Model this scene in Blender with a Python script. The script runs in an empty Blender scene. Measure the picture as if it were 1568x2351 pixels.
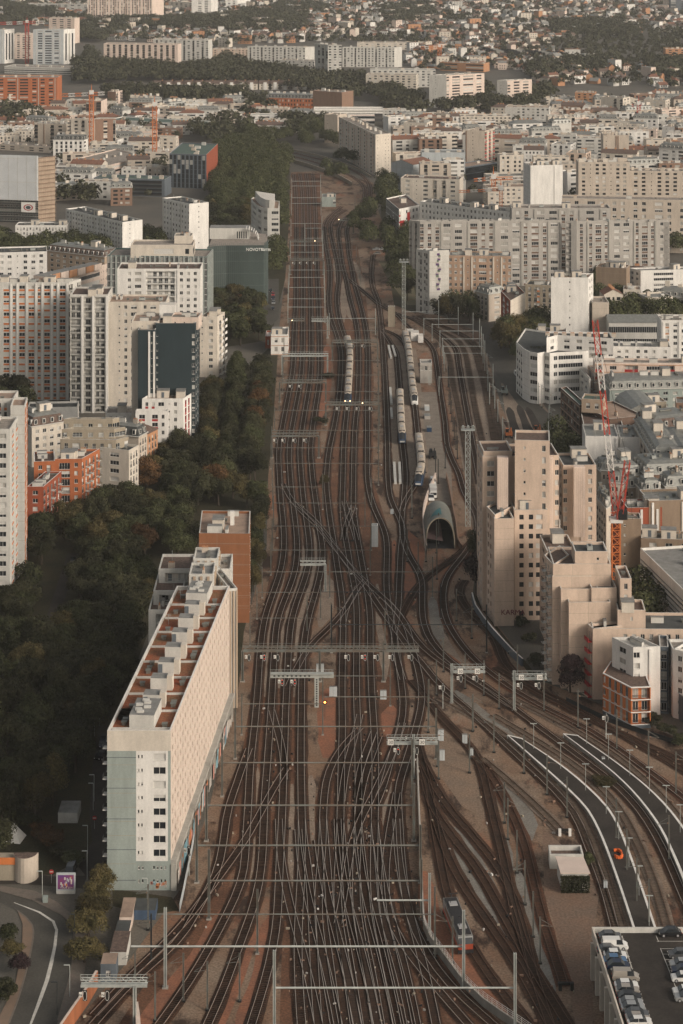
import bpy, math, random
from mathutils import Vector, Matrix, noise
import numpy as np
rng = random.Random(7)
sc = bpy.context.scene
col = sc.collection
# ---------------------------------------------------------------- camera
H, F, YH, CX = 205.0, 4700.0, -250.0, 784.0     # survey: camera height, focal length, horizon and centre of the view
cam = bpy.data.cameras.new('camera'); camo = bpy.data.objects.new('camera', cam); col.objects.link(camo)
camo.location = (0, 0, H); camo.rotation_euler = (math.radians(90), 0, 0)
cam.sensor_fit = 'VERTICAL'; cam.sensor_height = 36; cam.lens = 36 * F / 2351
cam.shift_y = -(1175.5 - YH) / 2351; cam.clip_start = 1; cam.clip_end = 30000
sc.camera = camo
sc.render.resolution_x, sc.render.resolution_y = 683, 1024
# ---------------------------------------------------------------- light
SUN_EL, SUN_AZ = 25, 54          # azimuth measured from straight behind the camera towards the right
w = bpy.data.worlds.new('World'); sc.world = w; w.use_nodes = True
nt = w.node_tree; bg = nt.nodes['Background']
sky = nt.nodes.new('ShaderNodeTexSky'); sky.sky_type = 'NISHITA'; sky.sun_disc = False
sky.sun_elevation = math.radians(SUN_EL); sky.sun_rotation = math.radians(180 - SUN_AZ)
sky.air_density = 1.2; sky.dust_density = 5; sky.ozone_density = .5
hs = nt.nodes.new('ShaderNodeHueSaturation'); hs.inputs['Saturation'].default_value = .42
tint = nt.nodes.new('ShaderNodeMixRGB'); tint.blend_type = 'MULTIPLY'; tint.inputs[0].default_value = 1
tint.inputs[2].default_value = (1, .95, .88, 1)
nt.links.new(sky.outputs[0], hs.inputs['Color']); nt.links.new(hs.outputs[0], tint.inputs[1])
nt.links.new(tint.outputs[0], bg.inputs[0]); bg.inputs[1].default_value = .145
sd = bpy.data.lights.new('sun', 'SUN'); sd.energy = 2.1; sd.angle = math.radians(22); sd.color = (1, .89, .79)
so = bpy.data.objects.new('sun', sd); col.objects.link(so)
az = math.radians(SUN_AZ); el = math.radians(SUN_EL)
to_sun = Vector((math.sin(az) * math.cos(el), -math.cos(az) * math.cos(el), math.sin(el)))
so.rotation_euler = to_sun.to_track_quat('Z', 'Y').to_euler(); so.location = (200, -200, 600)
sc.view_settings.view_transform = 'Standard'; sc.view_settings.look = 'None'
sc.view_settings.exposure = -.12; sc.view_settings.gamma = 1; sc.view_settings.use_curve_mapping = False
sc.render.engine = 'CYCLES'
sc.cycles.volume_bounces = 0; sc.cycles.max_bounces = 4; sc.cycles.diffuse_bounces = 2
# ---------------------------------------------------------------- survey helpers
def P(x, y, z=0.0):
    "world point at height z seen at survey mark (x, y)"
    d = (H - z) * F / (y - YH)
    return Vector(((x - CX) * d / F, d, z))
def PX(v):
    return CX + v[0] * F / v[1], YH + F * (H - v[2]) / v[1]
def hgt(yt, yb): return H * (yb - yt) / (yb - YH)
# ---------------------------------------------------------------- materials
MC = {}
def mat(name, c, rough=.85, metal=0, n=.15, scale=.35, bump=0, streak=False, c2=None, rnd=0, emit=None, spec=.3, island=0, fine=0):
    if name in MC: return MC[name]
    m = bpy.data.materials.new(name); m.use_nodes = True; t = m.node_tree; b = t.nodes['Principled BSDF']
    b.inputs['Roughness'].default_value = rough; b.inputs['Metallic'].default_value = metal
    b.inputs['Specular IOR Level'].default_value = spec
    c = tuple(c) + (1,)
    if emit:
        b.inputs['Emission Color'].default_value = c; b.inputs['Emission Strength'].default_value = emit
    if n > 0 or c2 or island:
        tc = t.nodes.new('ShaderNodeTexCoord'); mp = t.nodes.new('ShaderNodeMapping')
        mp.inputs['Scale'].default_value = (1, 1, .22) if streak else (1, 1, 1)
        nz = t.nodes.new('ShaderNodeTexNoise'); nz.inputs['Scale'].default_value = scale; nz.inputs['Detail'].default_value = 5
        nz.inputs['Roughness'].default_value = .62
        t.links.new(tc.outputs['Object'], mp.inputs[0]); t.links.new(mp.outputs[0], nz.inputs[0])
        r = t.nodes.new('ShaderNodeMapRange'); r.inputs[1].default_value = .3; r.inputs[2].default_value = .7
        t.links.new(nz.outputs[0], r.inputs[0])
        mx = t.nodes.new('ShaderNodeMixRGB'); t.links.new(r.outputs[0], mx.inputs[0])
        if c2: mx.inputs[1].default_value = c; mx.inputs[2].default_value = tuple(c2) + (1,)
        else:
            mx.inputs[1].default_value = tuple(v * (1 - n) for v in c[:3]) + (1,)
            mx.inputs[2].default_value = tuple(v * (1 + n * .6) for v in c[:3]) + (1,)
        out = mx.outputs[0]
        if fine:
            n2 = t.nodes.new('ShaderNodeTexNoise'); n2.inputs['Scale'].default_value = 2.2; n2.inputs['Detail'].default_value = 3
            t.links.new(tc.outputs['Object'], n2.inputs[0])
            r3 = t.nodes.new('ShaderNodeMapRange'); r3.inputs[1].default_value = .35; r3.inputs[2].default_value = .65
            r3.inputs[3].default_value = 1 - fine; r3.inputs[4].default_value = 1 + fine
            t.links.new(n2.outputs[0], r3.inputs[0])
            vm = t.nodes.new('ShaderNodeVectorMath'); vm.operation = 'SCALE'
            t.links.new(out, vm.inputs[0]); t.links.new(r3.outputs[0], vm.inputs['Scale']); out = vm.outputs[0]
        for rn_, k in ((1, rnd), (0, island)):
            if not k: continue
            s = t.nodes.new('ShaderNodeObjectInfo' if rn_ else 'ShaderNodeNewGeometry')
            r2 = t.nodes.new('ShaderNodeMapRange'); r2.inputs[3].default_value = 1 - k; r2.inputs[4].default_value = 1 + k
            t.links.new(s.outputs['Random' if rn_ else 'Random Per Island'], r2.inputs[0])
            vm = t.nodes.new('ShaderNodeVectorMath'); vm.operation = 'SCALE'
            t.links.new(out, vm.inputs[0]); t.links.new(r2.outputs[0], vm.inputs['Scale']); out = vm.outputs[0]
        t.links.new(out, b.inputs['Base Color'])
        if bump:
            bp = t.nodes.new('ShaderNodeBump'); bp.inputs['Strength'].default_value = bump; bp.inputs['Distance'].default_value = .2
            t.links.new(nz.outputs[0], bp.inputs['Height']); t.links.new(bp.outputs[0], b.inputs['Normal'])
    else: b.inputs['Base Color'].default_value = c
    MC[name] = m; return m
def wallmat(name, c, n=.16): return mat('wall_' + name, c, .9, n=n, scale=.5, streak=True, fine=.04)
W = {k: wallmat(k, v) for k, v in dict(
    cream=(.55, .50, .43), white=(.66, .645, .61), grey=(.38, .36, .33), pink=(.54, .425, .34), tan=(.36, .28, .21),
    beige=(.46, .40, .335), stone=(.30, .26, .20), sage=(.27, .31, .29), brick=(.36, .12, .05), redbrick=(.27, .07, .035),
    brown=(.22, .14, .10), dark=(.03, .045, .055), palegrey=(.51, .50, .465), rose=(.60, .495, .425), ochre=(.42, .22, .12),
    plum=(.12, .08, .08), bluegrey=(.40, .43, .44), rubble=(.24, .18, .13), orange=(.50, .16, .05), red=(.33, .03, .03), concrete=(.33, .32, .29),
    slate=(.10, .12, .14), glassgreen=(.07, .12, .115), timber=(.15, .10, .075)).items()}
R = dict(gravel=mat('roof_gravel', (.26, .23, .20), .95, n=.35, scale=.6, fine=.15), sedum=mat('roof_sedum', (.26, .06, .025), .95, c2=(.15, .095, .05), scale=.16, fine=.25),
    grey=mat('roof_grey', (.21, .21, .20), .9, n=.3, scale=.5), tile=mat('roof_tile', (.19, .095, .065), .9, n=.35, scale=1.2, fine=.2),
    brown=mat('roof_brown', (.12, .085, .07), .9, n=.35, scale=1.2, fine=.2), zinc=mat('roof_zinc', (.22, .225, .21), .45, .3, n=.25, scale=.8),
    dark=mat('roof_dark', (.06, .065, .065), .9, n=.3), tan=mat('roof_tan', (.30, .22, .17), .9, n=.25, scale=.5),
    white=mat('roof_white', (.58, .55, .50), .7, n=.12), green=mat('roof_green', (.07, .11, .09), .6, n=.2))
GLASS = mat('window_glass', (.018, .022, .026), .12, n=0, spec=.6)
CURT = mat('window_curtain', (.34, .33, .30), .6, n=.2, scale=2)
SHUT = mat('roller_shutter', (.52, .51, .48), .7, n=.1, scale=2)
FRAME = mat('window_frame_white', (.58, .57, .54), .6, n=.05)
DFRAME = mat('window_frame_dark', (.06, .07, .07), .5, n=.05)
RAIL = mat('railing_dark', (.035, .035, .035), .5, n=.05)
RAILW = mat('railing_pale', (.42, .43, .42), .5, n=.05)
STEEL = mat('galvanised_steel', (.17, .20, .19), .6, .2, c2=(.13, .095, .07), scale=.35, n=.3)
STEELP = mat('pale_painted_steel', (.36, .38, .36), .6, .1, n=.25, scale=.6)
STEELD = mat('dark_steel', (.035, .04, .042), .5, .2, n=.3)
# ---------------------------------------------------------------- mesh builder
class MB:
    def __init__(s): s.v = []; s.f = []; s.m = []; s.mats = []
    def mi(s, m):
        if m not in s.mats: s.mats.append(m)
        return s.mats.index(m)
    def poly(s, pts, m):
        i = len(s.v); s.v += [tuple(p) for p in pts]; s.f.append(tuple(range(i, i + len(pts)))); s.m.append(s.mi(m))
    def box(s, a, b, m, mtop=None, bottom=True):
        x0, y0, z0 = a; x1, y1, z1 = b; i = len(s.v)
        s.v += [(x0,y0,z0),(x1,y0,z0),(x1,y1,z0),(x0,y1,z0),(x0,y0,z1),(x1,y0,z1),(x1,y1,z1),(x0,y1,z1)]
        fs = [(0,1,5,4),(1,2,6,5),(2,3,7,6),(3,0,4,7)]
        k = s.mi(m)
        s.f += [tuple(i + j for j in q) for q in fs]; s.m += [k] * 4
        s.f.append((i+4,i+5,i+6,i+7)); s.m.append(s.mi(mtop) if mtop else k)
        if bottom: s.f.append((i+3,i+2,i+1,i)); s.m.append(k)
    def obox(s, c, u, L, Wd, z0, z1, m, mtop=None):
        "box centred at c (xy), along unit u, length L, width Wd"
        n = (-u[1], u[0]); a, b = L / 2, Wd / 2
        q = [(c[0] + u[0]*i*a + n[0]*j*b, c[1] + u[1]*i*a + n[1]*j*b) for i, j in ((-1,-1),(1,-1),(1,1),(-1,1))]
        s.prism(q, z0, z1, m, mtop)
    def prism(s, q, z0, z1, m, mtop=None, bottom=False):
        n = len(q); k = s.mi(m); i = len(s.v)
        s.v += [(p[0], p[1], z0) for p in q] + [(p[0], p[1], z1) for p in q]
        for j in range(n):
            s.f.append((i+j, i+(j+1)%n, i+n+(j+1)%n, i+n+j)); s.m.append(k)
        s.f.append(tuple(i+n+j for j in range(n))); s.m.append(s.mi(mtop) if mtop else k)
        if bottom: s.f.append(tuple(i+n-1-j for j in range(n))); s.m.append(k)
    def bar(s, a, b, r, m, n=4, r2=None):
        a = Vector(a); b = Vector(b); d = (b - a)
        if d.length < 1e-6: return
        d.normalize(); u = d.orthogonal().normalized() if abs(d.z) < .9 else Vector((1, 0, 0))
        u = (u - d * u.dot(d)).normalized(); w_ = d.cross(u); r2 = r if r2 is None else r2
        i = len(s.v); k = s.mi(m)
        for p, rr in ((a, r), (b, r2)):
            for j in range(n):
                t = 2 * math.pi * (j + .5) / n; s.v.append(tuple(p + u * math.cos(t) * rr + w_ * math.sin(t) * rr))
        for j in range(n): s.f.append((i+j, i+(j+1)%n, i+n+(j+1)%n, i+n+j)); s.m.append(k)
        s.f.append(tuple(i+n-1-j for j in range(n))); s.m.append(k)
        s.f.append(tuple(i+n+j for j in range(n))); s.m.append(k)
    def strip(s, L, Rr, m):
        k = s.mi(m); i = len(s.v); n = len(L)
        s.v += [tuple(p) for p in L] + [tuple(p) for p in Rr]
        for j in range(n - 1): s.f.append((i+j, i+n+j, i+n+j+1, i+j+1)); s.m.append(k)
    def mesh(s, name, off=None, smooth=False):
        me = bpy.data.meshes.new(name)
        v = s.v if off is None else [(x - off[0], y - off[1], z - off[2]) for x, y, z in s.v]
        me.from_pydata(v, [], s.f)
        for m in s.mats: me.materials.append(m)
        me.polygons.foreach_set('material_index', s.m)
        if smooth: me.polygons.foreach_set('use_smooth', [True] * len(s.f))
        me.update(); return me
    def build(s, name, parent=None, smooth=False, **kw):
        off = parent.location if parent is not None and parent.parent is None else None
        if parent is not None and parent.parent is not None: off = parent.location + parent.parent.location
        o = bpy.data.objects.new(name, s.mesh(name, off, smooth)); col.objects.link(o)
        if parent is not None: o.parent = parent
        for k, v in kw.items(): o[k] = v
        return o
def thing(name, label, cat, loc=(0, 0, 0), group=None, kind=None):
    o = bpy.data.objects.new(name, None); o.empty_display_size = .5; col.objects.link(o); o.location = loc
    o['label'] = label; o['category'] = cat
    if group: o['group'] = group
    if kind: o['kind'] = kind
    return o
def inst(name, me, parent, loc, rz=0):
    o = bpy.data.objects.new(name, me); col.objects.link(o); o.parent = parent
    o.location = Vector(loc) - parent.location; o.rotation_euler = (0, 0, rz); return o
def copy_tree(root, loc, rz=0, label=None, group=None, scale=None):
    r = root.copy(); col.objects.link(r); r.location = loc; r.rotation_euler = (0, 0, rz)
    if scale: r.scale = scale
    if label: r['label'] = label
    if group: r['group'] = group
    for ch in root.children:
        c = ch.copy(); col.objects.link(c); c.parent = r
        for g in ch.children:
            d = g.copy(); col.objects.link(d); d.parent = c
    return r
def structure(name, mb, **kw): return mb.build(name, kind='structure', **kw)
# ---------------------------------------------------------------- buildings
FOOT = []       # (centre, radius) of everything built, so that nothing is planted on it
MESHES = {}
def cached(key, fn):
    if key not in MESHES: MESHES[key] = fn()
    return MESHES[key]
def win_mesh(w_, h_, var, fr, part='all'):
    def fn():
        b = MB(); t = min(.07, w_ * .06)
        if part in ('all', 'pane'):
            g = GLASS if var in (0, 1) else (SHUT if var == 2 else CURT)
            b.poly([(-w_/2, 0, 0), (w_/2, 0, 0), (w_/2, 0, h_), (-w_/2, 0, h_)], g)
            if var == 1: b.box((-w_/2, -.03, h_*.5), (w_/2, -.005, h_), SHUT)
            if var == 4: b.box((-w_/2, -.03, 0), (0, -.005, h_), SHUT)
        if part in ('all', 'frame') and var != 2:
            b.box((-w_/2, -.08, 0), (-w_/2 + t, -.031, h_), fr); b.box((w_/2 - t, -.08, 0), (w_/2, -.031, h_), fr)
            b.box((-w_/2 + t, -.08, h_ - t), (w_/2 - t, -.031, h_), fr); b.box((-w_/2 + t, -.08, 0), (w_/2 - t, -.031, t), fr)
            nm = max(1, round(w_ / 1.0) - 1) if w_ > .7 else 0
            for i in range(nm):
                x = -w_/2 + w_ * (i + 1) / (nm + 1); b.box((x - t*.6, -.085, t), (x + t*.6, -.031, h_ - t), fr)
        elif part == 'frame': b.box((-w_/2, -.08, -.06), (w_/2, -.01, 0), fr)
        if part in ('all', 'frame'): b.box((-w_/2 - .05, -.26, -.08), (w_/2 + .05, -.0, -.005), fr)
        return b.mesh('window')
    return cached(('w', round(w_, 2), round(h_, 2), var, fr.name, part), fn)
def balcony_mesh(w_, style, dep=1.1):
    def fn():
        b = MB(); m = {'d': W['palegrey'], 'p': W['white'], 'g': W['grey'], 'r': W['red']}.get(style, W['palegrey'])
        b.box((-w_/2, -dep, -.15), (w_/2, 0, 0), m)
        if style == 'p': b.box((-w_/2, -dep, 0), (w_/2, -dep + .08, .95), W['white'])
        elif style == 'r': b.box((-w_/2, -dep, 0), (w_/2, -dep + .08, .95), W['red'])
        else:
            rm = RAIL if style == 'd' else RAILW
            b.box((-w_/2, -dep, .92), (w_/2, -dep + .05, 1.0), rm)
            n = max(2, int(w_ / .35))
            for i in range(n + 1):
                x = -w_/2 + w_ * i / n; b.box((x - .025, -dep, 0), (x + .025, -dep + .04, .92), rm, bottom=False)
            for x in (-w_/2, w_/2 - .04): b.box((x, -dep + .05, .9), (x + .04, 0, .97), rm)
        return b.mesh('balcony')
    return cached(('b', round(w_, 2), style, round(dep, 1)), fn)
def rail_mesh(w_, style):
    def fn():
        b = MB(); rm = {'d': RAIL, 'p': RAILW, 'o': W['orange'], 'r': W['red'], 'w': W['white']}[style]
        b.box((-w_/2, -.02, .95), (w_/2, .04, 1.02), rm)
        if style in 'orw': b.box((-w_/2, -.02, 0), (w_/2, .04, .95), rm)
        else:
            n = max(2, int(w_ / .3))
            for i in range(n + 1):
                x = -w_/2 + w_ * i / n; b.box((x - .03, -.02, 0), (x + .03, .03, .95), rm, bottom=False)
        return b.mesh('railing')
    return cached(('r', round(w_, 2), style), fn)
def plant_mesh():
    def fn():
        b = MB(); r = random.Random(3)
        for i in range(26):
            c = Vector((r.uniform(-.8, .8), r.uniform(-.25, .25), r.uniform(.1, .9))); a = Vector((r.gauss(0,1), r.gauss(0,1), r.gauss(0,1))).normalized() * .2; d = a.orthogonal().normalized() * .18
            b.poly([c - a, c - d, c + a, c + d], LEAF)
        return b.mesh('balcony_plants')
    return cached('plant', fn)
LEAF = mat('leaves', (.040, .044, .022), .7, c2=(.085, .075, .036), scale=.25, island=.45, n=.1, spec=.15)
class Bld: pass
def groups(pat):
    out = []; i = 0
    while i < len(pat):
        j = i
        while j < len(pat) and pat[j] == pat[i] and pat[i] != '|': j += 1
        if j == i: j = i + 1
        out.append((pat[i], i, j)); i = j
    return out
# letter: (sill, head, recess)
OPEN = {'w': (.32, .84, .22), 'W': (.32, .84, .22), 'd': (.06, .84, .22), 's': (.5, .74, .18), 'b': (.06, .84, .2), 'l': (.03, .93, 1.1),
        'L': (.03, .93, 1.1), '=': (.3, .8, .15), 't': (.1, .9, .15), 'g': (.02, .97, .08), 'q': (.35, .78, .2), 'B': (.06, .84, .2)}
def facade(B, p, q, z0, z1, pat, nfl, wall, st):
    p = Vector(p[:2]); q = Vector(q[:2]); L = (q - p).length
    if L < .3: return
    u = (q - p) / L; n = Vector((u.y, -u.x)); ang = math.atan2(u.y, u.x); mb = B.mb
    def pt(x, z, d=0.0): return (p.x + u.x*x - n.x*d, p.y + u.y*x - n.y*d, z)
    def quad(x0, x1, a, b, m, d=0.0):
        if x1 - x0 > 1e-4 and b - a > 1e-4: mb.poly([pt(x0, a, d), pt(x1, a, d), pt(x1, b, d), pt(x0, b, d)], m)
    top = st.get('top', .9); base = st.get('base', 0.3)
    zt = z1 - top; zb = z0 + base
    if not pat or nfl < 1 or set(pat) <= {'.'}:
        quad(0, L, z0, z1, wall)
        if not B.far and L > 4 and z1 - z0 > 12:
            for k in range(1, int((z1 - z0) / 2.9)):
                z = z1 - k * 2.9; quad(0, L, z, z + .07, W['stone'], -.012)
            for k in range(1, int(L / 5)): quad(k * 5, k * 5 + .06, z0, z1, W['stone'], -.014)
        return
    quad(0, L, zt, z1, wall); quad(0, L, z0, zb, wall)
    fh = (zt - zb) / nfl; cell = L / len(pat); r = B.rng
    gs = groups(pat); acc = st.get('acc', wall); fr = st.get('frame', FRAME); trim = st.get('trim', W['white'])
    for ch, a, b in gs:
        if ch == '|':
            x0, x1 = a * cell, b * cell; c = (x0 + x1) / 2; wd = min(cell, .7)
            A = [pt(c - wd/2, 0, -.3), pt(c + wd/2, 0, -.3), pt(c + wd/2, 0, -.002), pt(c - wd/2, 0, -.002)]
            mb.prism([t[:2] for t in A], z0, zt + .3, trim, bottom=True)
    for f in range(nfl):
        za = zb + f * fh; zc = za + fh; x = 0.0
        for ch, a, b in gs:
            if ch not in OPEN: continue
            s0, s1, dep = OPEN[ch]; span = (b - a) * cell
            mg = span * (.0 if ch in '=g' else .04)
            if ch == 's': mg = max(mg, (span - .6) / 2)
            x0, x1 = a * cell + mg, b * cell - mg
            if x1 - x0 < .25: continue
            wz0, wz1 = za + s0 * fh, za + s1 * fh
            quad(x, x0, za, zc, wall)
            quad(x0, x1, wz1, zc, wall)
            quad(x0, x1, za, wz0, acc if ch in 'W' else wall); x = x1
            lm = acc if ch == 'L' else wall
            mb.poly([pt(x0, wz0), pt(x1, wz0), pt(x1, wz0, dep), pt(x0, wz0, dep)], lm)
            mb.poly([pt(x0, wz1, dep), pt(x1, wz1, dep), pt(x1, wz1), pt(x0, wz1)], lm)
            mb.poly([pt(x0, wz0), pt(x0, wz0, dep), pt(x0, wz1, dep), pt(x0, wz1)], lm)
            mb.poly([pt(x1, wz0, dep), pt(x1, wz0), pt(x1, wz1), pt(x1, wz1, dep)], lm)
            wd = x1 - x0; hh = wz1 - wz0; k = r.random()
            var = 0 if k < .5 else 1 if k < .64 else 4 if k < .72 else 2 if k < .72 + st.get('shut', .14) else 3
            if ch in 'gt': var = 0 if k < .8 else 3
            if B.far or B.count >= 290:
                B.wm.poly([pt(x0, wz0, dep), pt(x1, wz0, dep), pt(x1, wz1, dep), pt(x0, wz1, dep)], (GLASS, SHUT, CURT)[0 if var in (0, 1, 4) else 1 if var == 2 else 2])
                if ch in 'lLbB' and wd > 1:
                    ex = 0 if ch in 'lL' else -1.0
                    B.wm.poly([pt(x0, wz0, ex), pt(x1, wz0, ex), pt(x1, wz0 + .95, ex), pt(x0, wz0 + .95, ex)], {'d': RAIL, 'p': RAILW, 'o': W['orange'], 'r': W['red'], 'w': W['white']}[st.get('rail', 'd')])
                    if ch in 'bB': B.wm.poly([pt(x0, wz0, 0), pt(x1, wz0, 0), pt(x1, wz0, ex), pt(x0, wz0, ex)], wall)
                continue
            wdr, hr = round(wd * 10) / 10, round(hh * 10) / 10
            c = (x0 + x1) / 2; loc = pt(c, wz0, dep - .005)
            sx, sz = wd / wdr, hh / hr
            if ch in 'lL':
                # loggia: back wall with door windows, pale wall between them
                n_ = max(1, round(wd / 2.6)); cw = wd / n_
                for i in range(n_):
                    xx = x0 + cw * (i + .5); ww = max(.8, round(cw * .62 * 10) / 10)
                    quad(x0 + cw*i, x0 + cw*(i+1), wz0, wz1, wall, dep)
                    o = inst('window', win_mesh(ww, round(hh * .8 * 10) / 10, var if i == 0 else r.choice((0, 3, 0, 1)), fr), B.root, pt(xx, wz0 + .05, dep - .01), ang); B.count += 1
                o = inst('railing', rail_mesh(wdr, st.get('rail', 'd')), B.root, pt(c, wz0, .06), ang); o.scale = (sx, 1, 1)
                if r.random() < .25: inst('balcony_plants', plant_mesh(), B.root, pt(c, wz0 + .1, .35), ang)
                continue
            if st.get('near'):
                o = inst('window', win_mesh(wdr, hr, var, fr, 'pane'), B.root, loc, ang); o.scale = (sx, 1, sz)
                g = bpy.data.objects.new('frame', win_mesh(wdr, hr, var, fr, 'frame')); col.objects.link(g); g.parent = o
            else:
                o = inst('window', win_mesh(wdr, hr, var, fr), B.root, loc, ang); o.scale = (sx, 1, sz)
            B.count += 1
            if ch in 'bB' and (ch == 'b' or f % 2 == 0):
                bw = round((wd + .5) * 5) / 5
                inst('balcony', balcony_mesh(bw, st.get('balc', 'd')), B.root, pt(c, wz0, -.003), ang)
            elif ch == 'd':
                o = inst('railing', rail_mesh(wdr, st.get('rail', 'd')), B.root, pt(c, wz0, -.04), ang); o.scale = (sx, 1, 1)
        quad(x, L, za, zc, wall)
    if st.get('course'):
        for f in range(nfl + 1):
            z = zb + f * fh; A = [pt(0, 0, -.08), pt(L, 0, -.08), pt(L, 0, -.002), pt(0, 0, -.002)]
            mb.prism([t[:2] for t in A], z - .12, z + .1, st['course'], bottom=True)
def inset(pts, t):
    n = len(pts); out = []
    for i in range(n):
        a, b, c = Vector(pts[i-1][:2]), Vector(pts[i][:2]), Vector(pts[(i+1) % n][:2])
        d1 = (b - a).normalized(); d2 = (c - b).normalized(); n1 = Vector((-d1.y, d1.x)); n2 = Vector((-d2.y, d2.x))
        k = 1 + n1.dot(n2); m = (n1 + n2) / max(k, .3); out.append(b + m * t)
    return out
def clut_mesh(kind):
    def fn():
        b = MB()
        if kind == 'chimney':
            b.box((-.9, -.3, 0), (.9, .3, 1.3), W['beige'])
            for x in (-.6, -.2, .2, .6): b.box((x - .12, -.12, 1.3), (x + .12, .12, 1.75), W['ochre'], bottom=False)
        if kind == 'stack': b.box((-1.6, -.35, 0), (1.6, .35, 1.5), W['palegrey']); b.box((-1.7, -.45, 1.5), (1.7, .45, 1.62), R['grey'])
        if kind == 'stair_head': b.box((-2.2, -1.6, 0), (2.2, 1.6, 2.7), W['cream']); b.box((-2.35, -1.75, 2.7), (2.35, 1.75, 2.85), R['grey']); b.box((-.5, -1.64, .1), (.5, -1.601, 2.1), W['slate'])
        if kind == 'roof_vent': b.box((-.45, -.45, 0), (.45, .45, .7), STEEL); b.box((-.6, -.6, .7), (.6, .6, .8), STEEL)
        if kind == 'air_unit': b.box((-1.2, -.7, .2), (1.2, .7, 1.2), STEELP); b.box((-1, -.5, 0), (1, .5, .2), STEELD); b.bar((-.5, 0, 1.2), (-.5, 0, 1.3), .4, STEELD, 8); b.bar((.5, 0, 1.2), (.5, 0, 1.3), .4, STEELD, 8)
        if kind == 'antenna':
            b.bar((0, 0, 0), (0, 0, 2.6), .05, STEELP)
            for z in (1.7, 2.1, 2.45): b.bar((-.6, 0, z), (.6, 0, z), .035, STEELP)
        if kind == 'duct': b.box((-2.2, -.25, .15), (2.2, .25, .6), STEEL); b.box((-2.2, -.3, 0), (-2.0, .3, .65), STEEL); b.box((2.0, -.3, 0), (2.2, .3, .65), STEEL)
        return b.mesh(kind)
    return cached(('c', kind), fn)
def volume(B, pts, z0, z1, wall, pats, nfl=None, roof='flat', rmat=None, st={}, clut=0, parapet=.7, cap=None):
    pts = [Vector(p[:2]) for p in pts]; n = len(pts); nfl = nfl if nfl is not None else max(1, round((z1 - z0) / 2.85))
    rmat = rmat or R['gravel']; mb = B.mb; cap = cap or W['palegrey']
    if isinstance(pats, str): pats = [pats]
    if isinstance(wall, str): wall = W[wall]
    for i in range(n):
        pat = pats[i] if i < len(pats) else pats[i - len(pats)] if n == 4 and len(pats) == 2 else ''
        s2 = st.get(i, st) if isinstance(st.get(i, None), dict) else st
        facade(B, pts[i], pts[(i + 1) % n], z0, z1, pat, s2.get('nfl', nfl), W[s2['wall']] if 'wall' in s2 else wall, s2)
    mx = max((pts[1] - pts[0]).length, (pts[2] - pts[1]).length)
    if roof == 'flat':
        ins = inset(pts, .3)
        for i in range(n):
            j = (i + 1) % n
            mb.poly([(*pts[i], z1), (*pts[j], z1), (*ins[j], z1), (*ins[i], z1)], cap)
            mb.poly([(*ins[j], z1 - parapet), (*ins[i], z1 - parapet), (*ins[i], z1), (*ins[j], z1)], wall)
        mb.poly([(*p_, z1 - parapet) for p_ in ins], rmat); zd = z1 - parapet
    elif roof in ('gable', 'hip') and n == 4:
        a, b, c, d = pts; rh = st.get('rh', 2.4)
        if (b - a).length < (c - b).length: a, b, c, d = b, c, d, a
        m1, m2 = (a + d) / 2, (b + c) / 2
        if roof == 'hip': k = min(.45, (d - a).length / 2 / (b - a).length); m1, m2 = m1.lerp(m2, k), m2.lerp(m1, k)
        ov = .35; ou = (b - a).normalized() * ov; ow = (d - a).normalized() * ov; z = z1 - .1
        A = (*(a - ou - ow), z); B_ = (*(b + ou - ow), z); C = (*(c + ou + ow), z); D = (*(d - ou + ow), z)
        e = Vector((0, 0)) if roof == 'hip' else ou
        M1 = (*(m1 - e), z1 + rh); M2 = (*(m2 + e), z1 + rh)
        mb.poly([A, B_, M2, M1], rmat); mb.poly([C, D, M1, M2], rmat)
        if roof == 'hip': mb.poly([B_, C, M2], rmat); mb.poly([D, A, M1], rmat)
        else: mb.poly([(*b, z1), (*c, z1), (*m2, z1 + rh - .1)], wall); mb.poly([(*d, z1), (*a, z1), (*m1, z1 + rh - .1)], wall)
        zd = None; B.ridge = (Vector(M1), Vector(M2))
    elif roof == 'mansard':
        i1 = inset(pts, -.35); i2 = inset(pts, 1.1); i3 = inset(pts, 2.6)
        mb.prism(i1, z1 - .1, z1 + .15, cap)
        for i in range(n):
            j = (i + 1) % n
            mb.poly([(*pts[i], z1 + .15), (*pts[j], z1 + .15), (*i2[j], z1 + 3), (*i2[i], z1 + 3)], rmat)
            mb.poly([(*i2[i], z1 + 3), (*i2[j], z1 + 3), (*i3[j], z1 + 3.7), (*i3[i], z1 + 3.7)], R['zinc'])
            L = (pts[j] - pts[i]).length
            if L > 4:
                u = (pts[j] - pts[i]) / L; nn = Vector((u.y, -u.x)); k = max(1, int(L / 3))
                for q in range(k):
                    c = pts[i] + u * L * (q + .5) / k - nn * .45
                    mb.obox(c, u, 1.2, .9, z1 + .6, z1 + 2.3, cap, R['zinc']); mb.obox(c + nn * .46, u, .8, .02, z1 + .8, z1 + 2.1, GLASS)
        mb.poly([(*p_, z1 + 3.7) for p_ in i3], R['zinc']); zd = z1 + 3.7
    else: mb.poly([(*p_, z1) for p_ in pts], rmat); zd = z1
    r = B.rng
    if clut and not zd and B.ridge:
        for i in range(clut):
            c = B.ridge[0].lerp(B.ridge[1], (i + .5) / clut) - Vector((0, 0, .7)); a = B.ridge[1] - B.ridge[0]
            if not B.far: inst('chimney', clut_mesh('chimney'), B.root, c, math.atan2(a.y, a.x) + math.pi/2)
            else: mb.obox(c, (1, 0), 1.2, .7, c.z, c.z + 1.6, W['ochre'])
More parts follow.
